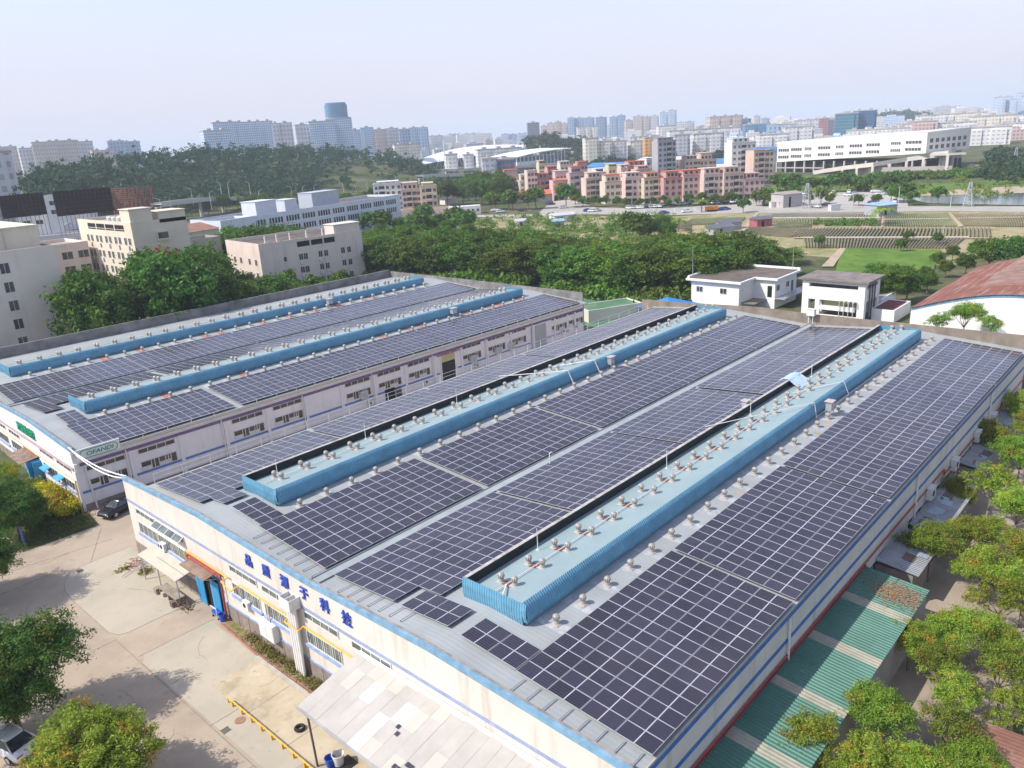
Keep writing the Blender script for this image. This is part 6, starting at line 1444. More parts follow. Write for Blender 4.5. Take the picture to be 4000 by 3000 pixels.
for k in range(15): MB().box(W * k / 14 - .5, -.2, 0, W * k / 14 + .5, 1.0, min(zb0, zb1) + .5).build('column', conc_m, wbt)
MB().box(0, -.1, 2.6, W * .35, .6, 3.3).build('floor_edge', conc_m, wbt)
# ramp: rises along the front, bends round the right corner
rp_pts = [(390, 495, 480), (640, 455, 500), (900, 425, 515), (1190, 380, 505), (1480, 340, 497), (1600, 325, 490), (1680, 285, 470), (1728, 205, 440)]
rpw = []
for (x, y, yg) in rp_pts:
    g_ = at(*PW_(x, max(yg, 500) + (10 if x < 1100 else 0))) if x < 1500 else far(PW_(x, 0)[0], {1600: 515, 1680: 560, 1728: 620}[x])
    rpw.append(Vector((g_.x, g_.y, max(.6, zat(*PW_(x, y), g_)))))
rm_ = MB()
for p, q in zip(rpw[:-1], rpw[1:]):
    d_ = (q - p); nn = Vector((-d_.y, d_.x, 0)).normalized() * 9
    rm_.add([p, q, q + nn, p + nn, p - Vector((0, 0, 1.3)), q - Vector((0, 0, 1.3)), q + nn - Vector((0, 0, 1.3)), p + nn - Vector((0, 0, 1.3))], [(0, 1, 2, 3), (7, 6, 5, 4), (0, 4, 5, 1), (2, 6, 7, 3), (0, 3, 7, 4), (1, 5, 6, 2)])
    rm_.add([p, q, q + Vector((0, 0, 1.1)), p + Vector((0, 0, 1.1))], [(0, 1, 2, 3)])
wr = thing('ramp', 'curved concrete ramp on slim columns wrapping the white building', 'ramp'); rm_.build('deck', mat('pale_ramp_concrete', (.58, .53, .46), .85, .08, .2), wr)
for (p, q) in zip(rpw[:-1], rpw[1:]):
    for t_ in (0, .5):
        e = p.lerp(q, t_)
        if e.z > 3: MB().box(e.x - .7, e.y - .7, -1, e.x + .7, e.y + .7, e.z - 1.2).build('column', MATS['pale_ramp_concrete'], wr)
for i_ in (0, 1, 2):
    p, q = rpw[i_], rpw[i_ + 1]; nn = Vector((-(q - p).y, (q - p).x, 0)).normalized() * 4
    MB().add([(p.x + nn.x, p.y + nn.y, 0), (q.x + nn.x, q.y + nn.y, 0), (q.x + nn.x, q.y + nn.y, min(5, q.z)), (p.x + nn.x, p.y + nn.y, min(5, p.z))], [(0, 1, 2, 3)]).build('retaining_wall', conc_m, wr)
p, q = rpw[3], rpw[5]; nn = Vector((-(q - p).y, (q - p).x, 0)).normalized() * 5
MB().add([(rpw[2].x + nn.x, rpw[2].y + nn.y, 0), (q.x + nn.x, q.y + nn.y, 0), (q.x + nn.x, q.y + nn.y, 4.5), (rpw[2].x + nn.x, rpw[2].y + nn.y, 4.5)], [(0, 1, 2, 3)]).build('retaining_wall', conc_m, wr)
# ------------------------------------------------------------------ flyovers and street lamps
pale_conc = mat('pale_flyover_concrete', (.50, .48, .44), .85, .1, .1)
def flyover(lab, pts, wd_, th=1.4):
    t = thing('flyover', lab, 'flyover'); m_ = MB(); P = [Vector(p) for p in pts]
    off = []
    for i, p in enumerate(P):
        d_ = (P[min(i + 1, len(P) - 1)] - P[max(i - 1, 0)]); off.append(Vector((-d_.y, d_.x, 0)).normalized() * wd_)
    for i in range(len(P) - 1):
        p, q, a, b = P[i], P[i + 1], off[i], off[i + 1]; dn = Vector((0, 0, th)); up = Vector((0, 0, .9))
        m_.add([p, q, q + b, p + a, p - dn, q - dn, q + b - dn, p + a - dn], [(0, 1, 2, 3), (7, 6, 5, 4), (0, 4, 5, 1), (2, 6, 7, 3)])
        m_.add([p, q, q + up, p + up], [(0, 1, 2, 3)]).add([p + a, q + b, q + b + up, p + a + up], [(0, 1, 2, 3)])
    m_.build('deck', pale_conc, t)
    for i, p in enumerate(P):
        c = p + off[i] * .5
        if p.z > 2: MB().tube((c.x, c.y, 0), (c.x, c.y, p.z - th), .9, n=10).build('pier', pale_conc, t)
    return t
def fp_(px, py, d_):
    g_ = far(px, d_); g_.z = max(.4, zat(px, py, g_)); return g_
flyover('pale curved flyover ramp below the wooded hill', [fp_(595, 802, 470), fp_(680, 790, 480), fp_(770, 780, 495), fp_(860, 775, 515), fp_(930, 778, 545), fp_(975, 790, 575)], 8)
flyover('straight pale flyover right of the wooded hill', [fp_(1640, 690, 640), fp_(1720, 685, 650), fp_(1800, 682, 660), fp_(1880, 679, 672), fp_(1935, 674, 690)], 12)
flyover('greenish noise-walled flyover behind the straight one', [fp_(1640, 668, 760), fp_(1780, 664, 770), fp_(1960, 655, 790), fp_(2200, 640, 810)], 14)
LAMP_P = MB().tube((0, 0, 0), (0, 0, 9.2), .13, .08, 6).tube((0, 0, 9.2), (1.6, 0, 10.0), .07, .06, 5).mesh('pole', mat('pale_lamp_pole', (.62, .62, .62), .5))
LAMP_H = MB().box(1.4, -.2, 9.9, 2.5, .2, 10.1).mesh('lamp_head', seal_m)
k = 0
for px, yt, d_ in ((590, 775, 455), (630, 772, 470), (720, 735, 500), (790, 750, 480), (838, 712, 540), (868, 712, 520), (952, 712, 545), (985, 745, 510), (1115, 728, 540), (1160, 728, 545), (1205, 725, 550), (1320, 712, 560), (1370, 725, 520), (1640, 672, 600), (1683, 676, 600), (1530, 682, 640), (1588, 686, 640), (1765, 640, 760), (1940, 640, 700), (1995, 645, 700), (2175, 622, 780), (2310, 608, 800), (2170, 640, 740), (1415, 705, 600), (1470, 700, 600)):
    k += 1; g_ = far(px, d_); zt = max(9, zat(px, yt, g_)); t = thing('street_lamp', '%s pale street lamp of those standing along the flyovers' % nth(k), 'street lamp', (g_.x, g_.y, zt - 10), rnd.choice((.3, 2.6, 3.4)), 'street lamps along the flyovers')
    t.scale = (1.2, 1.2, 1.0); obj('pole', LAMP_P, t); obj('lamp_head', LAMP_H, t)

# rusty roofed shed and white wall end at the bottom right corner
p = at(3850, 2815, 2.4)
t = thing('rusty_shed', 'low shed with a rusty brown sheet roof at the bottom right corner', 'shed', (p.x - 12, p.y - 7, 0))
MB().box(.1, .1, 0, 11.9, 6.9, 2.2).build('wall', plinth_m, t)
MB().add([(0, 0, 2.6), (12, 0, 2.6), (12, 7, 2.3), (0, 7, 2.3), (0, 0, 2.54), (12, 0, 2.54), (12, 7, 2.24), (0, 7, 2.24)], [(0, 1, 2, 3), (7, 6, 5, 4), (0, 4, 5, 1), (1, 5, 6, 2), (2, 6, 7, 3), (3, 7, 4, 0)]).build('roof', mat('rusty_shed_roof', (.24, .11, .075), .85, .3, .5, dirt=(.42, .40, .36), dirt_amt=.7, dscale=(.4, .4, 1), corr=(0, .3, .01)), t)
p = at(3960, 2740, 0)
MB().box(0, 0, 0, 3.2, .2, 1.9).box(-.05, -.05, 1.9, 3.25, .25, 2.0).build('garden_wall', gh_w, None, loc=(p.x, p.y - 1.5, 0), label='short white wall at the right edge above the rusty shed', cat='wall')
# ------------------------------------------------------------------ fields, tracks, car park, pond
def RF(x, y): return (2600 + x / 1.58, 700 + y / 1.58)
def C5(x, y): return (1300 + x / 1.58, 700 + y / 1.58)
def C2(x, y): return (1300 + x / 1.58, 300 + y / 1.58)
ZL = [.02]
def far_poly(nm, pts, m, P=lambda x, y: (x, y)):
    ZL[0] += .02
    return ground_poly(nm, [at(*P(*p))[:2] for p in pts], ZL[0], m)
meadow = ground_mat('meadow_grass', [(.085, .145, .028)], [((.13, .19, .035), .08, .42, .6), ((.17, .15, .06), .05, .58, .7), ((.05, .09, .02), .3, .55, .7)])
dry = ground_mat('dry_field_soil', [(.37, .30, .175)], [((.28, .25, .12), .06, .42, .6), ((.15, .19, .05), .09, .50, .66), ((.48, .38, .25), .3, .55, .7)])
lush = ground_mat('lush_grass', [(.085, .165, .022)], [((.13, .22, .03), .12, .42, .6), ((.05, .10, .02), .3, .55, .7)])
track = ground_mat('sandy_track', [(.40, .31, .21)], [((.46, .37, .27), .2, .42, .6), ((.28, .22, .14), .5, .55, .7)])
pave = ground_mat('pale_road_concrete', [(.37, .345, .30)], [((.42, .39, .345), .1, .42, .6), ((.29, .27, .24), .3, .56, .7)])
far_poly('field', [(1380, 985), (2700, 1010), (3030, 990), (3700, 1040), (4150, 960), (4150, 820), (2950, 828), (2560, 850), (2120, 838), (1820, 855), (1560, 870)], dry)
far_poly('meadow', [(2990, 790), (3030, 690), (3420, 690), (3800, 670), (4150, 690), (4150, 770), (3900, 765), (3560, 790)], meadow)
far_poly('meadow', [(3300, 690), (3780, 660), (4150, 560), (4150, 690), (3560, 720)], soil_green)
far_poly('dirt_patch', [(3790, 640), (3930, 665), (3960, 690), (3850, 690), (3770, 655)], track)
far_poly('road', [(1700, 842), (2100, 838), (2150, 790), (2220, 778), (2330, 812), (2600, 815), (2900, 798), (2960, 800), (2960, 832), (2600, 842), (2300, 838), (2130, 846), (1720, 852)], pave)
far_poly('road', [(2940, 834), (2950, 808), (3050, 806), (4150, 808), (4150, 832), (3700, 826)], pave)
far_poly('road', [(2930, 830), (2920, 770), (3000, 745), (3040, 752), (2975, 790), (2985, 830)], pave)
far_poly('car_park', [(3030, 812), (3040, 770), (3130, 760), (3300, 752), (3420, 752), (3540, 782), (3550, 812)], mat('car_park_concrete', (.42, .39, .35), .9, .12, .2))
far_poly('bank', [RF(1480, 108), RF(2330, 84), RF(2330, 40), RF(1900, 58), RF(1560, 85)], track)
wm_, wn, wbb, wo_ = _new('pond_water'); wbb.inputs['Base Color'].default_value = (.10, .125, .12, 1); wbb.inputs['Roughness'].default_value = .12
bp_ = wn.nodes.new('ShaderNodeBump'); bp_.inputs['Distance'].default_value = .05; bp_.inputs['Strength'].default_value = .4; wn.links.new(_noise(wn, _coord(wn), 1.2, 4), bp_.inputs['Height']); wn.links.new(bp_.outputs[0], wbb.inputs['Normal'])
far_poly('pond', [RF(1500, 122), RF(1620, 152), RF(2000, 160), RF(2330, 166), RF(2330, 86), RF(1900, 95), RF(1540, 108)], wm_)
far_poly('grass_patch', [RF(1040, 600), RF(1640, 600), RF(1700, 440), RF(1090, 430)], lush)
far_poly('track', [RF(960, 545), RF(1035, 545), RF(1112, 432), RF(1075, 430)], track)
far_poly('track', [RF(440, 345), RF(480, 345), RF(575, 215), RF(555, 210)], track)
far_poly('track', [RF(780, 370), RF(2030, 372), RF(2030, 366), RF(800, 364)], track)
far_poly('track', [RF(1330, 300), RF(1345, 300), RF(1345, 205), RF(1332, 205)], track)
far_poly('track', [RF(1810, 300), RF(1840, 296), RF(1760, 215), RF(1745, 215)], track)
bed_a = mat('dark_crop_row', (.20, .175, .10), .95, .25, .4); bed_b = mat('grey_mulch_row', (.30, .28, .25), .8, .2, .5); bed_c = mat('green_crop_row', (.19, .21, .10), .95, .3, .5)
def field(lab, P, q, n, m, lean=0.0):
    a, b, c, d = [at(*P(*p)) for p in q]; mb = MB()
    for i in range(n):
        f0, f1 = i / n, (i + .52) / n
        p0, p1 = a.lerp(b, f0), a.lerp(b, f1); e0, e1 = d.lerp(c, min(1, f0 + lean)), d.lerp(c, min(1, f1 + lean))
        zb = ZL[0] + .03
        mb.add([(p0.x, p0.y, zb), (p1.x, p1.y, zb), (e1.x, e1.y, zb), (e0.x, e0.y, zb)] + [(v.x, v.y, zb + .22) for v in (p0.lerp(p1, .15), p0.lerp(p1, .85), e0.lerp(e1, .85), e0.lerp(e1, .15))],
               [(4, 5, 6, 7), (0, 1, 5, 4), (1, 2, 6, 5), (2, 3, 7, 6), (3, 0, 4, 7)])
    mb.build('crop_rows', m, None, kind='stuff', label=lab, cat='crop field')
field('furrowed crop rows in the widest plot nearest the tree belt', RF, ((860, 428), (1775, 434), (1850, 374), (850, 371)), 48, bed_a, .0)
field('long brown crop rows in the middle plot of the fields', RF, ((765, 361), (2020, 364), (2010, 306), (835, 309)), 54, bed_a)
field('grey mulched rows in the far left plot of the fields', RF, ((612, 242), (1300, 239), (1300, 215), (655, 222)), 40, bed_b, .02)
field('mulched crop rows above the white water channel', RF, ((648, 272), (1320, 292), (1320, 247), (622, 249)), 40, bed_c, .02)
field('pale crop rows in the plot left of the small shed', RF, ((1350, 294), (1800, 296), (1742, 214), (1352, 214)), 30, bed_c)
field('brown crop rows in the rightmost plot by the road', RF, ((1840, 292), (2330, 300), (2330, 222), (1770, 219)), 34, bed_a)
field('short brown rows in the small plot by the red hut', RF, ((100, 292), (470, 270), (500, 240), (160, 250)), 22, bed_c)
field('brown rows in the garden plots left of the fields', C5, ((1660, 322), (1990, 330), (2010, 258), (1755, 264)), 20, bed_a)
field('brown crop rows beside the sandy track left of the fields', RF, ((462, 340), (765, 362), (832, 309), (525, 302)), 22, bed_a)
field('green rows in the plot right of the red hut', RF, ((665, 300), (900, 302), (905, 276), (700, 276)), 18, bed_c)
field('green and brown rows in the long garden plot beyond the belt', C5, ((1050, 338), (1520, 365), (1460, 335), (1065, 312)), 34, bed_c)
field('brown rows in the garden plot right of the bushes', C5, ((2045, 300), (2215, 318), (2215, 262), (2085, 258)), 16, bed_a)
chn = MB()
for (p, q) in ((RF(600, 246), RF(1330, 244)), (RF(1345, 256), RF(1745, 252)), (RF(1800, 250), RF(2330, 240)), (RF(840, 368), RF(1870, 366))):
    a, b = at(*p), at(*q); chn.bar((a.x, a.y, ZL[0] + .14), (b.x, b.y, ZL[0] + .14), .55, .2)
chn.build('irrigation_channel', mat('white_channel', (.60, .56, .48), .8), kind='structure')
def hut(P, x, y, w_, d_, h, wm, rm, lab, ang=-.5):
    a = at(*P(x, y)); t = thing('field_hut', lab, 'hut', (a.x, a.y, 0), ang)
    MB().box(0, 0, 0, w_, d_, h).build('wall', wm, t); MB().extr([(-.4, h), (d_ * .5, h + .9), (d_ + .4, h)], 'x', -.4, w_ + .4).build('roof', rm, t); MB().box(w_ * .3, -.03, 0, w_ * .3 + 1, .02, h * .8).build('doorway', dark_hole, t)
hut(RF, 565, 298, 6, 4.5, 2.6, mat('red_hut_wall', (.35, .10, .11), .8), mat('dark_grey_hut_roof', (.13, .14, .16), .7), 'dark red hut with a grey roof at the left edge of the fields')
hut(RF, 360, 320, 7, 5, 2.6, PM['grey'], MATS['dark_grey_hut_roof'], 'grey hut left of the dark red hut'); hut(RF, 295, 345, 8, 5, 2.2, PM['grey'], MATS['dark_grey_hut_roof'], 'lower grey hut nearest the tree belt')
hut(RF, 1315, 235, 8, 7, 4.0, PM['grey'], mat('pale_blue_hut_roof', (.30, .45, .60), .6), 'grey block hut with a pale blue awning roof amid the fields')
hut(RF, 725, 180, 9, 8, 5.5, mat('rough_grey_block', (.40, .38, .37), .9, .12), roof_pale, 'rough grey block house at the left corner of the car park')
hut(C5, 1370, 270, 9, 6, 2.8, PM['white'], shed_r, 'white hut with a pale roof in the garden plots'); hut(C5, 1140, 292, 4, 3, 2.0, PM['white'], shed_r, 'tiny white hut among the garden bushes'); hut(C5, 1370, 298, 4, 3, 2.2, PM['grey'], MATS['pale_blue_hut_roof'], 'tiny blue-roofed hut among the garden bushes')
for k, (x, y, w_, c_, lab) in enumerate(((652, 178, 5, 'white', 'white notice hoarding at the left of the car park'), (700, 178, 2.5, 'peach', 'small orange booth left of the car park'), (1020, 198, 4.5, 'white', 'white cabin on the road before the car park'))):
    a = at(*RF(x, y)); o = thing('booth', lab, 'booth', a, -.5); MB().box(0, 0, 0, w_, 1.6, 2.3).build('wall', PM[c_], o); MB().box(-.2, -.2, 2.3, w_ + .2, 1.8, 2.45).build('roof', shed_r, o)
# utility poles, pylons
lat = mat('lattice_steel', (.42, .42, .43), .5, .08, 1.0, metal=.3)
for k, (px, pb, pt, lab) in enumerate(((3150, 815, 716, 'lattice mast at the left end of the car park'), (3782, 808, 712, 'lattice pylon standing before the pond'), (3963, 645, 575, 'lattice pylon on the green slope at the right edge'))):
    a = at(px, pb); h = zat(px, pt, a); t = thing('lattice_pylon', lab, 'pylon', a); m_ = MB(); b0, b1 = 1.5, .35
    for sx in (-1, 1):
        for sy in (-1, 1): m_.bar((sx * b0, sy * b0, 0), (sx * b1, sy * b1, h), .18)
    n = 8
    for i in range(n):
        f0, f1 = i / n, (i + 1) / n; r0 = b0 + (b1 - b0) * f0; r1 = b0 + (b1 - b0) * f1
        for (ax, ay, bx_, by_) in ((-1, -1, 1, -1), (1, -1, 1, 1), (1, 1, -1, 1), (-1, 1, -1, -1)):
            m_.bar((ax * r0, ay * r0, h * f0), (bx_ * r1, by_ * r1, h * f1), .10); m_.bar((ax * r0, ay * r0, h * f0), (bx_ * r0, by_ * r0, h * f0), .08)
    m_.build('lattice', lat, t); MB().bar((-3, 0, h * .9), (3, 0, h * .9), .2).bar((-2.2, 0, h * .78), (2.2, 0, h * .78), .2).build('cross_arm', lat, t)
for k, (px, pb, pt) in enumerate(((3180, 815, 755), (3200, 812, 752), (3508, 812, 727), (3712, 812, 780), (2940, 822, 790), (3680, 955, 905), (3330, 815, 770))):
    a = at(px, pb); h = max(5, zat(px, pt, a)); t = thing('utility_pole', '%s thin utility pole from the left along the field road' % nth((2, 3, 5, 7, 1, 6, 4)[k]), 'utility pole', a, 0, 'utility poles along the field road')
    MB().tube((0, 0, 0), (0, 0, h), .16, .10, 6).build('pole', pale_conc, t); MB().bar((-.8, 0, h - .6), (.8, 0, h - .6), .12).build('cross_arm', lat, t)
# ------------------------------------------------------------------ cars of the village and car park
def P1_(x, y): return (1900 + x / 3.687, 560 + y / 3.687)
def P2_(x, y): return (2450 + x / 3.687, 530 + y / 3.687)
PALC = ['white', 'silver', 'white', 'grey', 'white', 'black', 'silver', 'white', 'blue']
k = 0
for (x, y) in [(20 + i * 62, 1058 - i * 3.2) for i in range(8)] + [(520 + i * 70, 1010 - i * 2.5) for i in range(16)]:
    k += 1; px, py = P2_(x, y); c_ = rnd.choice(PALC)
    car(at(px, py) + Vector((0, 0, .1)), DIRV + rnd.choice((0, math.pi)) + R(90) + rnd.uniform(-.1, .1), c_, '%s %s car in the roadside rows before the village' % (nth(k), c_), 'cars parked in rows before the village')
for (x, y, c_, a_, lab) in ((530, 1130, 'blue', 0, 'dark blue car driving on the road before the village'), (860, 1110, 'white', 0, 'white car on the road behind the barrier'), (1225, 1085, 'red', 0, 'red machine-like car by the orange truck'), (1360, 1080, 'blue', 0, 'blue vehicle parked near the dark round tree'), (1410, 1075, 'black', 0, 'black vehicle at the end of the barrier')):
    px, py = P2_(x, y); car(at(px, py) + Vector((0, 0, .1)), DIRV + a_, c_, lab)
k = 0
for (x, y) in ((1110, 940), (1460, 985), (1530, 990), (1590, 985), (900, 870), (930, 890), (510, 985), (130, 980), (210, 1000)):
    k += 1; px, py = P1_(x, y); c_ = ('silver', 'blue', 'white', 'silver', 'blue', 'black', 'black', 'white', 'silver')[k - 1]; car(at(px, py) + Vector((0, 0, .1)), DIRV + rnd.uniform(-.4, .4), c_, '%s %s car about the village road junction' % (nth(k), c_), 'cars about the village road junction')
k = 0
for (x, y, c_) in ((840, 100, 'white'), (925, 108, 'white'), (1035, 92, 'white'), (1130, 88, 'white'), (1125, 108, 'white'), (1160, 100, 'silver'), (1295, 85, 'white'), (1330, 100, 'white'), (1340, 92, 'silver'), (825, 130, 'white'), (815, 148, 'silver'), (830, 165, 'grey'), (1275, 158, 'blue'), (1415, 148, 'white'), (985, 170, 'black'), (930, 180, 'white')):
    k += 1; car(at(*RF(x, y)) + Vector((0, 0, .3)), rnd.uniform(0, 6.28), c_, '%s %s car standing in the car park by the fields' % (nth(k), c_), 'cars in the car park by the fields')
for i in range(9):
    px, py = P2_(40 + i * 145, 1122 - i * 8.5); a = at(px, py); t = thing('road_barrier', '%s white road barrier block from the left before the village' % nth(i + 1), 'barrier', (a.x, a.y, .1), DIRV, 'white barrier blocks before the village')
    MB().extr([(-.25, 0), (.25, 0), (.14, 1.2), (-.14, 1.2)], 'x', -2.6, 2.6).build('block', PM['white'], t)
    MB().box(2.6, -.2, 0, 3.4, .2, 1.3).build('post', PM['mauve'], t)
t = thing('truck', 'small orange truck on the road before the village', 'truck', at(*P2_(1215, 1092)) + Vector((0, 0, .1)), DIRV)
MB().box(-2.6, -1, .6, .8, 1, 2.0).build('cargo_bed', mat('orange_truck', (.65, .22, .03), .5), t); MB().box(.9, -1, .5, 2.5, 1, 2.2).build('cab', MATS['orange_truck'], t); MB().box(2.3, -.8, 1.3, 2.55, .8, 2.0).build('windscreen', car_glass, t)
for x in (-1.8, 1.8):
    for y in (-.9, .9): MB().tube((x, y - .12, .45), (x, y + .12, .45), .45, n=12).build('wheel', black_m, t)
# ------------------------------------------------------------------ village and car park trees, one by one
def row(lst, P, lab, grp):
    lst = sorted(lst, key=lambda q: q[0])
    for i, (x, y, key, s) in enumerate(lst): tree(key, at(*P(x, y)), s * (.62 if P is P2_ else .8), lab % nth(i + 1), grp)
row([(200, 1030, 'round0', 1.0), (130, 1040, 'round1', .8), (370, 1010, 'round0', 1.0), (430, 1030, 'round1', .7), (530, 1010, 'round0', 1.2), (600, 1020, 'round1', .9), (720, 1010, 'round1', 1.0), (880, 1000, 'round0', 1.3), (920, 1010, 'round1', .8), (1020, 1000, 'round1', .9), (1070, 980, 'round0', 1.3), (1250, 990, 'round0', 1.2), (1180, 1000, 'round1', .7), (1360, 1000, 'round1', 1.0), (1470, 995, 'round0', 1.4), (1540, 990, 'round0', 1.2), (1670, 1115, 'round0', 1.5), (1850, 960, 'round1', 1.1), (1960, 1010, 'round1', 1.6), (2030, 1000, 'round1', 1.5), (1900, 990, 'round1', 1.1)], P2_, '%s street tree from the left along the village front', 'street trees along the village front')
row([(60, 960, 'round1', 1.7), (140, 965, 'round1', 1.6), (330, 965, 'round1', 1.8), (380, 955, 'round1', 1.5), (600, 955, 'round1', 1.8), (720, 950, 'round1', 2.0), (1150, 930, 'round0', 2.2), (1280, 880, 'broad3', .95), (1390, 925, 'round1', 1.0), (1540, 915, 'round1', 1.0), (1640, 915, 'round1', .9), (1720, 910, 'round1', 1.0), (1890, 925, 'round0', 1.0), (1990, 940, 'round1', .9)], P1_, '%s rounded tree from the left along the road before the village', 'rounded trees along the village road')
row([(560, 168, 'round1', 1.2), (610, 160, 'round1', 1.4), (660, 168, 'round1', 1.1), (770, 112, 'round0', 1.2), (790, 120, 'round0', 1.3), (960, 158, 'round1', 1.3), (1010, 165, 'round1', .9), (1190, 168, 'round0', .9), (1300, 165, 'round0', .9), (1160, 165, 'round1', .8), (1420, 150, 'round0', 1.4), (1390, 140, 'round1', 1.4), (1470, 140, 'round0', 1.5), (1520, 160, 'round0', 1.1), (1680, 152, 'round0', 1.3), (885, 160, 'round1', .9)], RF, '%s small tree from the left about the car park', 'small trees about the car park')
row([(x, y + rnd.uniform(-6, 6), rnd.choice(('round0', 'round1', 'round0')), rnd.uniform(1.2, 1.9)) for x, y in [(690 + i * 48, 88 - i * 1.2) for i in range(17)]], RF, '%s tree from the left in the row behind the car park', 'tree row behind the car park')
for i in range(18):
    tree('shrub', at(3380 + i * 30 + rnd.uniform(-8, 8), 712 - i * 1.6 + rnd.uniform(-6, 6)), rnd.uniform(2.0, 3.0), '%s banana-like bush from the left below the ramped white building' % nth(i + 1), 'bushes below the ramped white building', 'bush', 'shrub')
k = 0
for px, d_ in [(1840 + (i % 6) * 25, 430 + (i // 6) * 32) for i in range(18)] + [(1725 + i * 22, 440 + (i % 3) * 25) for i in range(6)]:
    k += 1; tree(('broad0', 'broad1', 'broad2')[k % 3], far(px + rnd.uniform(-8, 8), d_), rnd.uniform(.9, 1.35), '%s tree of the grove at the left end of the village' % nth(k), 'grove at the left end of the village')
k = 0
for px, d_ in [(1010 + i * 23, 380 + (i * 37 % 90)) for i in range(20)] + [(600 + i * 36, 480 + (i * 29 % 60)) for i in range(12)] + [(1480 + i * 20, 470 + (i * 31 % 70)) for i in range(11)]:
    k += 1; tree(('broad0', 'broad3', 'broad2', 'broad1')[k % 4], far(px + rnd.uniform(-8, 8), d_), rnd.uniform(.7, 1.05), '%s roadside tree below the wooded hill' % nth(k), 'roadside trees below the wooded hill')
k = 0
for px, py in ((1610, 905), (1660, 890), (1720, 900), (1780, 905), (1560, 915), (1500, 920), (1690, 925), (1640, 930), (1750, 930), (1450, 925), (1590, 945), (1820, 925), (2540, 935), (2470, 945), (2585, 925), (2500, 960), (2610, 950)):
    k += 1; tree('broad1' if k % 2 else 'round0', at(px, py), .62 if k % 2 else 1.5, '%s dark bushy tree between the belt and the garden plots' % nth(k), 'bushy trees beyond the belt')
for k, (px, py) in enumerate(((3200, 970), (3520, 985), (3545, 950), (3660, 960))): tree('round0', at(px, py), .55, '%s small tree standing in the bright grass patch' % nth(k + 1), 'small trees in the grass patch')
palm(at(3437, 882), 1.6, 'dark palm standing alone amid the crop rows'); palm(at(2650, 905), 1.3, 'bright palm at the left of the grey huts', None, 1); palm(at(2740, 830), 1.5, 'bright broad-leaved plant on the verge of the village road', None, 1)
def scatter(nm, lab, pts, n, leaf, m, seed, per=18, spread=.6, cat='scrub'):
    o = obj(nm, leaf_cloud(nm, m, pts, n, leaf, per=per, spread=spread, inner=.45, seed=seed), None, label=lab, cat=cat, kind='stuff'); return o
SR = random.Random(9)
pts = []
for i in range(420):
    px = SR.uniform(1560, 2640); py = SR.uniform(852, 892 + (px - 1560) * .07); p = at(px, py); s = SR.uniform(.8, 2.8); pts.append((p.x, p.y, s * .4, s, s, s * .8))
scatter('scrub', 'mixed green scrub scattered over the garden plots', pts, 26000, .36, LF_MID, 3)
pts = []
for i in range(120):
    px = SR.uniform(2990, 4100); py = SR.uniform(690, 775); p = at(px, py); s = SR.uniform(1.0, 2.6); pts.append((p.x, p.y, s * .4, s, s, s * .8))
scatter('scrub', 'scrub and reeds over the slope between the car park and the ramped building', pts, 9000, .5, LF_BRIGHT, 4)
pts = []
for i in range(60):
    p = at(*RF(SR.uniform(910, 1300), SR.uniform(262, 292))); s = SR.uniform(.5, 1.1); pts.append((p.x, p.y, s * .5, s, s, s))
scatter('scrub', 'row of taller green plants in the mulched plot', pts, 4000, .3, LF_MID, 5, spread=.3)
# ------------------------------------------------------------------ wooded hill and other far woods
HT = [(40, 705, 560), (150, 668, 600), (350, 632, 660), (600, 598, 720), (800, 584, 760), (950, 577, 780), (1150, 577, 800), (1300, 582, 815), (1450, 592, 830), (1560, 612, 830), (1640, 640, 800), (1700, 680, 760)]
hill_pts = []
def hz(px, d_):
    dr = interp(px, [(a, c) for a, b, c in HT]); py = interp(px, [(a, b) for a, b, c in HT]); g_ = far(px, dr); top = zat(px, py, g_) - 9
    d0 = dr - 230
    if d_ < dr: t_ = max(0, (d_ - d0) / 230); return max(.0, top * (t_ * t_ * (3 - 2 * t_)))
    return max(0, top * (1 - ((d_ - dr) / 220) ** 2))
hm = MB(); NXH, NYH = 40, 16
for i in range(NXH + 1):
    px = 40 + (1700 - 40) * i / NXH; dr = interp(px, [(a, c) for a, b, c in HT])
    for j in range(NYH + 1):
        d_ = dr - 235 + j * (455 / NYH); g_ = far(px, d_); hm.v.append((g_.x, g_.y, hz(px, d_) - .3))
for i in range(NXH):
    for j in range(NYH): hm.f.append((i * (NYH + 1) + j, i * (NYH + 1) + j + 1, (i + 1) * (NYH + 1) + j + 1, (i + 1) * (NYH + 1) + j)); hm.m.append(0)
hm.build('hill', ground_mat('hill_scrub', [(.06, .075, .025)], [((.13, .13, .05), .02, .5, .62)]), None, True, kind='structure')
pts = []
for i in range(1500):
    px = SR.uniform(60, 1690); dr = interp(px, [(a, c) for a, b, c in HT]); d_ = dr - 205 + 245 * SR.random()
    if px > 1250 and d_ < dr - 95 and SR.random() < .85: continue
    g_ = far(px, d_); s = SR.choice((SR.uniform(2.6, 4.2), SR.uniform(3.6, 6.0), SR.uniform(5.0, 7.4))); pts.append((g_.x, g_.y, hz(px, d_) + s * .95, s * .8, s * .8, s * 1.25))
o = scatter('woodland', 'dense dark wood covering the long hill on the left', pts, 90000, .95, LF_HAZY, 6, per=14, spread=1.0, cat='wood')
pts = []
for i in range(170):
    px = SR.uniform(2040, 2300); d_ = SR.uniform(880, 1080); g_ = far(px, d_); s = SR.uniform(4, 7); pts.append((g_.x, g_.y, s + (d_ - 880) * .13 * (1 - abs(px - 2130) / 400), s, s, s * 1.2))
scatter('woodland', 'dark wood on the rise right of the long white stadium', pts, 14000, 1.3, LF_HAZY, 7, spread=1.3, cat='wood')
pts = []
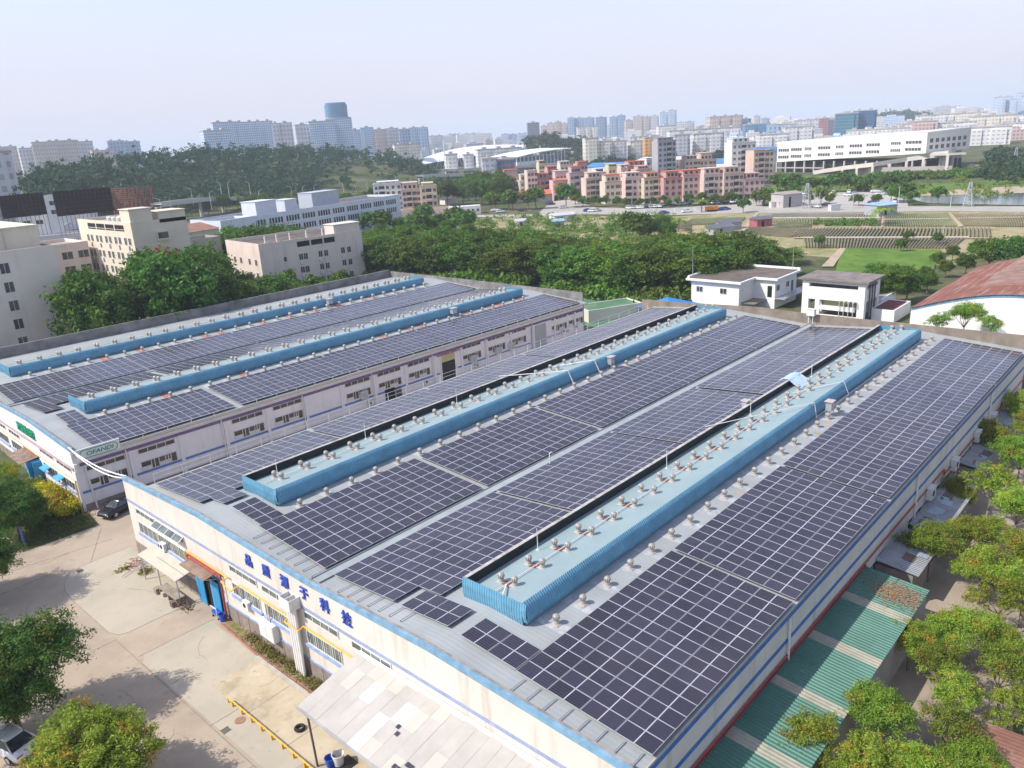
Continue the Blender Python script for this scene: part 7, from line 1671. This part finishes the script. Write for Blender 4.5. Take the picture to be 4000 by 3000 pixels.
for i in range(150):
    px = SR.uniform(2230, 3010); d_ = SR.uniform(730, 790); g_ = far(px, d_); s = SR.uniform(3, 5.5); pts.append((g_.x, g_.y, s, s, s, s * 1.2))
scatter('woodland', 'line of trees behind the factory sheds of the village', pts, 10000, 1.1, LF_HAZY, 8, spread=1.0, cat='wood')
pts = []
for i in range(260):
    px = SR.uniform(3850, 4250); py = SR.uniform(585, 700 - (px - 3760) * .02); p = at(px, py + 30); s = SR.uniform(2.0, 4.2); pts.append((p.x, p.y, s, s * 1.2, s * 1.2, s * 1.1))
scatter('woodland', 'bushy green slope at the right edge below the pale factories', pts, 16000, .9, LF_HAZY, 12, spread=.9, cat='wood')
pts = []
for i in range(150):
    px = SR.uniform(3380, 3640); g_ = far(px, SR.uniform(2300, 2500)); s = SR.uniform(9, 15); pts.append((g_.x, g_.y, s + 10 * max(0, 1 - abs(px - 3520) / 170), s, s, s))
scatter('woodland', 'faint distant wooded rise right of the dark blue glass building', pts, 9000, 4.0, LF_HAZY, 13, spread=4, cat='wood')
pts = []
for i in range(120):
    px = SR.uniform(1640, 2250); d_ = SR.uniform(560, 740); g_ = far(px, d_); s = SR.uniform(2.5, 4.5); pts.append((g_.x, g_.y, s * .9, s, s, s * 1.1))
scatter('woodland', 'green belt along the flyovers before the stadium', pts, 8000, .9, LF_HAZY, 14, spread=.9, cat='wood')
# ------------------------------------------------------------------ stadium and its neighbours
sta = thing('stadium', 'long low stadium under a sweeping white roof with slanting columns', 'stadium')
SA, SB = far(1650, 1000), far(2050, 1180); dv = (SB - SA); Ls = dv.length; dv.normalize(); nv = Vector((-dv.y, dv.x, 0)); SM = Matrix(((dv.x, nv.x, 0, SA.x), (dv.y, nv.y, 0, SA.y), (0, 0, 1, 0), (0, 0, 0, 1)))
rf2 = MB(); NS = 24
for i in range(NS + 1):
    t_ = i / NS; zb = 7 + 11 * t_; wd_ = 34 * (math.sin(math.pi * min(1, t_ * .5 + .04)) ** .7)
    for j in range(7):
        u = j / 6; rf2.v.append((-8 + (Ls + 20) * t_, -6 + wd_ * u * 1.5, zb + 9 * math.sin(math.pi * .5 * u) * (math.sin(math.pi * (t_ * .8 + .1)) ** .8)))
for i in range(NS):
    for j in range(6): rf2.f.append((i * 7 + j, i * 7 + j + 1, (i + 1) * 7 + j + 1, (i + 1) * 7 + j)); rf2.m.append(0)
o = rf2.build('roof', mat('white_stadium_roof', (.80, .80, .80), .5, .03, .05), sta, True); sta.matrix_world = SM
MB().box(4, 6, 0, Ls - 10, 40, 12).build('stand', mat('dark_blue_glazing', (.06, .10, .20), .3, .2, .1), sta)
for i in range(16):
    x = 6 + i * (Ls - 20) / 15; MB().bar((x, -2, 1), (x + 5, -3, 10 + 11 * i / 15), 1.0).bar((x + 10, -2, 1), (x + 5, -3, 10 + 11 * i / 15), 1.0).build('raking_column', mat('stadium_white', (.72, .72, .70), .6), sta)
MB().tube((30, -8, 0), (30, -8, 34), .9, .5, 8).build('mast', MATS['stadium_white'], sta)
gy = thing('sports_hall', 'glass-fronted sports hall with a thin white curved roof right of the stadium', 'hall'); GA, GB = far(2010, 800), far(2200, 850); dv = GB - GA; Lg = dv.length
gy.location = GA; gy.rotation_euler = (0, 0, math.atan2(dv.y, dv.x))
MB().box(0, 0, 0, Lg, 30, 13).build('wall', MATS['dark_blue_glazing'], gy); rg = MB()
for i in range(12):
    a, b = i / 12, (i + 1) / 12; z = lambda t_: 13.2 + 4.5 * t_ + 1.5 * math.sin(math.pi * t_)
    rg.add([(-4 + (Lg + 10) * a, -5, z(a)), (-4 + (Lg + 10) * b, -5, z(b)), (-4 + (Lg + 10) * b, 34, z(b) + 1), (-4 + (Lg + 10) * a, 34, z(a) + 1), (-4 + (Lg + 10) * a, -5, z(a) + .8), (-4 + (Lg + 10) * b, -5, z(b) + .8), (-4 + (Lg + 10) * b, 34, z(b) + 1.8), (-4 + (Lg + 10) * a, 34, z(a) + 1.8)], [(0, 3, 2, 1), (4, 5, 6, 7), (0, 1, 5, 4), (2, 3, 7, 6)])
rg.build('roof', MATS['white_stadium_roof'], gy)
for i in range(14): MB().box(Lg * i / 13 - .4, -1.2, 0, Lg * i / 13 + .4, -.2, 13.2 + 4 * i / 13).build('column', MATS['stadium_white'], gy)
MB().box(0, -.6, 0, Lg * .45, 0, 9).build('white_front', MATS['stadium_white'], gy)
# ------------------------------------------------------------------ far city
FC = {'slab': facade('white_blue_slab_skin', (.62, .68, .76), (.22, .33, .48), 3.4, 3.0, .25, .85, .12, .8), 'tan': facade('tan_tower_skin', (.58, .46, .38), (.33, .30, .32), 6.4, 4.0, .25, .8, .3, .75), 'pale': facade('pale_tower_skin', (.62, .59, .58), (.33, .36, .42), 6.4, 5.0, .25, .75, .25, .75),
      'blue': facade('blue_tower_skin', (.36, .45, .58), (.16, .26, .40), 6.4, 6.0, .2, .85, .2, .7), 'glass': facade('blue_glass_skin', (.13, .26, .40), (.09, .20, .33), 4.0, 3.0, .2, .9, .1, .9), 'deep': facade('deep_blue_glass_skin', (.055, .13, .24), (.04, .10, .20), 4.0, 3.0, .2, .9, .1, .9),
      'teal': facade('teal_glass_skin', (.10, .24, .30), (.05, .15, .21), 4.0, 3.5, .3, .9, .1, .9), 'red': facade('red_tower_skin', (.45, .20, .20), (.22, .14, .16), 4.0, 4.0), 'dark': facade('dark_tower_skin', (.20, .19, .24), (.10, .12, .17), 4.0, 3.0), 'low': facade('low_white_skin', (.70, .68, .65), (.40, .39, .41), 3.6, 4.0, .35, .7, .2, .8),
      'lowc': facade('low_cream_skin', (.70, .65, .55), (.42, .38, .34), 3.6, 3.5, .35, .75, .25, .75), 'lowp': facade('low_pink_skin', (.58, .42, .38), (.30, .24, .25), 3.6, 3.5), 'lowg': facade('low_grey_skin', (.50, .50, .52), (.28, .29, .33), 3.6, 4.0), 'orange': facade('orange_skin', (.66, .36, .12), (.38, .2, .1), 3.6, 5.0)}
far_roof = mat('far_roof_deck', (.40, .38, .36), .9, .2, .05)
def tower(nm, lab, cat, px0, px1, yt, d_, key, group=None, depth=None, crown=0, tilt=None, z0=0.0):
    A = far(px0, d_); pc = (px0 + px1) / 2; Cc = far(pc, d_); an = tilt if tilt is not None else math.atan2(Cc.y, Cc.x) - math.pi / 2 + rnd.uniform(.02, .25)
    W = max(6, abs(px1 - px0) / FPX * d_ * .98); D = depth or W * rnd.uniform(.5, .8); H = zat(pc, yt, Cc)
    m_ = MB(); n = max(1, int(W // 14)); m_.box(-W / 2, 0, 0, W / 2, D, H - 1.2)
    for i in range(n):   # projecting bays so that the face is not one flat plane
        a = -W / 2 + W * (i + .18) / n; m_.box(a, -1.3, 0, a + W / n * .64, 0, H - 3)
    t = obj(nm, m_.mesh(nm, FC[key]), None, Cc, an, lab, cat, group)
    r_ = MB().box(-W / 2 - .3, -.3, H - 1.2, W / 2 + .3, D + .3, H)
    for i in range(n): a = -W / 2 + W * (i + .36) / n; r_.box(a, D * .25, H, a + W / n * .28, D * .7, H + (2.5 if H > 45 else 2))
    r_.build('roof', far_roof, t)
    return t
def group_towers(lst, d_, lab, grp, P=lambda x: x, Y=lambda y: y):
    for i, (x0, x1, y, key, dd) in enumerate(lst):
        tower('tower_block', lab % (nth(i + 1), {'slab': 'white-blue', 'tan': 'tan', 'pale': 'pale', 'blue': 'bluish', 'glass': 'blue glass', 'deep': 'deep blue', 'teal': 'teal', 'red': 'red', 'dark': 'dark', 'low': 'white', 'lowc': 'cream', 'lowp': 'pinkish', 'lowg': 'grey'}[key]), 'tower block', P(x0), P(x1), Y(y), d_ + dd, key, grp)
q1 = lambda x: x / 1.58; q2 = lambda x: 1300 + x / 1.58; q3 = lambda x: 2600 + x / 1.58; yy = lambda y: 300 + y / 1.58
group_towers([(-10, 30, 450, 'pale', 0), (8, 108, 428, 'tan', 300), (150, 238, 436, 'pale', 250), (240, 352, 398, 'tan', 200), (357, 478, 390, 'tan', 250), (485, 580, 396, 'pale', 300), (592, 702, 450, 'tan', 0), (692, 775, 392, 'blue', 350), (786, 870, 396, 'blue', 380)], 1350, '%s hazy %s tower from the left in the far left skyline', 'far left skyline', q1, yy)
tower('tower_block', 'pale grey tower cut by the left edge behind the billboards', 'tower block', -90, 32, 590, 520, 'pale')
group_towers([(1285, 1440, 325, 'slab', 0), (1348, 1480, 276, 'slab', 90), (1480, 1592, 276, 'slab', 95), (1592, 1698, 271, 'slab', 100), (1698, 1740, 284, 'pale', 60), (1742, 1818, 281, 'pale', 65), (1840, 1926, 292, 'pale', 40), (1928, 2080, 270, 'slab', 40)], 1250, '%s tall %s slab from the left above the wooded hill', 'tall slabs above the wooded hill', q1, yy)
Ct = far(1328, 1330); H1_, H2_ = zat(1328, 401, Ct), zat(1328, 463, Ct)
tt = thing('skyscraper', 'tallest blue glass skyscraper with a rounded top above the wooded hill', 'skyscraper', Ct, math.atan2(Ct.y, Ct.x) - math.pi / 2)
ov = lambda a, b: [(a * math.copysign(abs(math.cos(t_)) ** .6, math.cos(t_)), b * math.copysign(abs(math.sin(t_)) ** .6, math.sin(t_))) for t_ in [2 * math.pi * i / 28 for i in range(28)]]
MB().prism(ov(17.5, 15), H2_ + 1.5, H1_ - 3).prism(ov(16, 13.5), H1_ - 3, H1_).build('tower_shaft', FC['glass'], tt); MB().prism([(x + 3, y) for x, y in ov(19.5, 16)], 0, H2_).build('lower_body', FC['slab'], tt); MB().prism([(x + 1.5, y) for x, y in ov(20, 16.5)], H2_, H2_ + 1.5).build('ledge', far_roof, tt)
group_towers([(115, 178, 326, 'slab', -50), (182, 256, 311, 'slab', 0), (256, 332, 322, 'tan', 50), (334, 412, 316, 'pale', 80), (416, 480, 320, 'blue', 150), (480, 532, 311, 'blue', 250), (536, 592, 310, 'blue', 250), (596, 682, 362, 'pale', 900), (716, 800, 352, 'pale', 1000), (802, 852, 351, 'blue', 1000), (856, 918, 346, 'pale', 1000), (1040, 1088, 352, 'slab', 700), (1090, 1135, 353, 'slab', 720), (1138, 1204, 348, 'slab', 700)], 1500, '%s hazy %s tower from the left right of the tallest skyscraper', 'skyline right of the tallest skyscraper', q2, yy)
tower('tower_block', 'dark brown and blue office tower behind the stadium', 'tower block', q2(1206), q2(1276), yy(281), 1700, 'dark')
group_towers([(1285, 1322, 302, 'tan', 0), (1324, 1370, 286, 'tan', 0), (1374, 1412, 276, 'tan', 50), (1414, 1450, 286, 'tan', 50), (1452, 1496, 251, 'blue', 200), (1500, 1550, 252, 'blue', 210), (1554, 1616, 250, 'blue', 200), (1626, 1692, 248, 'blue', 150), (1694, 1712, 300, 'pale', 0), (1712, 1758, 246, 'blue', 100), (1760, 1806, 236, 'blue', 100), (1808, 1852, 267, 'tan', 0), (1856, 1920, 242, 'tan', 100), (1924, 1960, 246, 'tan', 200), (1964, 2012, 240, 'pale', 200), (2020, 2066, 219, 'slab', 0), (2071, 2120, 206, 'slab', 0), (2124, 2170, 280, 'pale', 400), (2175, 2230, 276, 'pale', 400)], 1900, '%s hazy %s tower from the left in the central skyline', 'central skyline', q2, yy)
group_towers([(1510, 1560, 308, 'low', 0), (1562, 1600, 305, 'low', 0), (1602, 1640, 304, 'low', 0)], 1350, '%s %s block from the left at the foot of the central skyline', 'blocks at the foot of the central skyline', q2, yy)
group_towers([(282, 470, 240, 'tan', 0), (472, 526, 256, 'glass', 50), (546, 582, 240, 'pale', 900), (500, 642, 288, 'glass', -100), (596, 640, 255, 'blue', 500), (640, 800, 290, 'blue', -150), (800, 860, 268, 'pale', 200), (862, 952, 262, 'pale', 150), (956, 1012, 254, 'red', 0), (1012, 1062, 262, 'dark', 0), (1062, 1180, 221, 'teal', -250), (1172, 1292, 204, 'deep', -240)], 1400, '%s %s building from the left in the right skyline', 'right skyline', q3, yy)
group_towers([(2036, 2086, 124, 'slab', 0), (2086, 2132, 121, 'slab', 20), (2134, 2168, 140, 'slab', 0), (2168, 2200, 100, 'slab', 30), (2204, 2260, 120, 'slab', 30)], 2300, '%s %s tower from the left in the top right skyline', 'top right skyline', q3, yy)
tower('city_building', 'blank white end wing of the ramped building', 'building', q3(1722), q3(1825), yy(316), 590, 'low', None, 20)
for i, (x0, x1, y, d_, key, lab) in enumerate(((755, 912, 305, 950, 'low', 'white stepped civic building left of the teal glass block'), (596, 760, 350, 900, 'low', 'long low white office block below the grey striped building'), (1160, 1480, 320, 950, 'low', 'very long white block behind the ramped building'), (1480, 1562, 285, 1000, 'low', 'white block right of the very long one'), (1556, 1672, 268, 980, 'lowp', 'blank pinkish block on the right rise'), (1586, 1732, 232, 1250, 'low', 'white tall factory on the right rise'),
                                                   (1662, 1892, 278, 1000, 'low', 'long white factory with strip windows on the right rise'), (1745, 1952, 222, 1300, 'lowc', 'cream warehouse on the right rise'), (1942, 2142, 235, 1100, 'lowc', 'cream factory with long window rows at the right edge'), (1886, 2112, 305, 900, 'low', 'low white sheds before the cream factory'), (2100, 2300, 280, 1000, 'low', 'pale sheds cut by the right edge'),
                                                   (60, 150, 352, 850, 'lowg', 'grey striped office above the village'), (180, 350, 345, 880, 'low', 'white classical hall with tall columns above the village'), (290, 360, 345, 905, 'teal', 'teal side wing of the classical hall'), (40, 450, 318, 1050, 'low', 'broad white curved-roof building behind the classical hall'), (-40, 60, 300, 1150, 'low', 'white building left of the classical hall'))):
    tower('city_building', lab, 'building', q3(x0), q3(x1), yy(y), d_, key, None, 26)
for i, (x0, x1, y, d_, key, lab) in enumerate(((1558, 1640, 375, 830, 'lowc', 'cream hospital-like block left of the grey tower house'), (1640, 1720, 395, 835, 'lowc', 'lower cream wing joined right of the hospital-like block'), (1722, 1812, 392, 850, 'low', 'white block with balconies right of the cream wing'), (1838, 1910, 392, 860, 'lowc', 'cream block before the orange building'), (1930, 2032, 370, 900, 'orange', 'orange building behind the grey tower house'), (1890, 2010, 362, 960, 'lowc', 'pale yellow building behind the orange one'),
                                                   (380, 530, 415, 1000, 'lowc', 'cream flats at the left of the stadium'), (690, 760, 475, 780, 'low', 'white flats before the stadium, left of two'), (800, 860, 478, 780, 'low', 'white flats before the stadium, right of two'), (890, 1160, 440, 950, 'low', 'long cream terrace block before the stadium'), (915, 1000, 500, 640, 'lowg', 'greenish half-built house with netting, left part'), (1000, 1110, 505, 645, 'dark', 'dark netted half-built house behind the flyover'), (1280, 1410, 366, 1250, 'low', 'long white wall of a school right of the stadium'))):
    tower('city_building', lab, 'building', q2(x0), q2(x1), yy(y), d_, key, None, 18)
# ranks of low hazy town houses
TR = random.Random(21)
for rk, (d_, hlo, hhi, x0, x1) in enumerate(((1050, 9, 17, 2250, 4080), (1350, 12, 22, 1480, 4080), (1800, 14, 30, 1450, 4080), (2400, 18, 44, 1400, 4080))):
    px = x0; k = 0
    while px < x1:
        k += 1; wpx = TR.uniform(26, 70); H = TR.uniform(hlo, hhi); g_ = far(px + wpx / 2, d_ + TR.uniform(-80, 80)); key = TR.choice(('low', 'low', 'low', 'lowc', 'lowp', 'lowg', 'pale', 'slab'))
        W = wpx / FPX * d_ * 1.05; m_ = MB().box(-W / 2, 0, 0, W / 2, W * .6, H).box(-W * .3, W * .1, H, W * .1, W * .4, H + 3)
        obj('town_house', m_.mesh('town_house', FC[key]), None, g_, math.atan2(g_.y, g_.x) - math.pi / 2 + TR.uniform(-.2, .3), '%s hazy low building from the left in the %s rank of the town' % (nth(k), ('nearest', 'second', 'third', 'farthest')[rk]), 'building', 'low buildings of the hazy town, %s rank' % ('nearest', 'second', 'third', 'farthest')[rk])
        px += wpx + TR.uniform(0, 26)
# ------------------------------------------------------------------ air
hb = MB().box(-13000, -13000, -1.0, 13000, 13000, 170.0)
hzm = bpy.data.materials.new('haze_air'); hzm.use_nodes = True; hn = hzm.node_tree; hn.nodes.clear()
ho = hn.nodes.new('ShaderNodeOutputMaterial'); hv = hn.nodes.new('ShaderNodeVolumePrincipled')
hv.inputs['Color'].default_value = (.80, .88, 1.0, 1); hv.inputs['Density'].default_value = .00018; hv.inputs['Anisotropy'].default_value = 0.0
hn.links.new(hv.outputs[0], ho.inputs['Volume'])
hb.build('haze', hzm, None, kind='stuff', label='thin pale blue haze lying over the whole landscape', cat='haze')
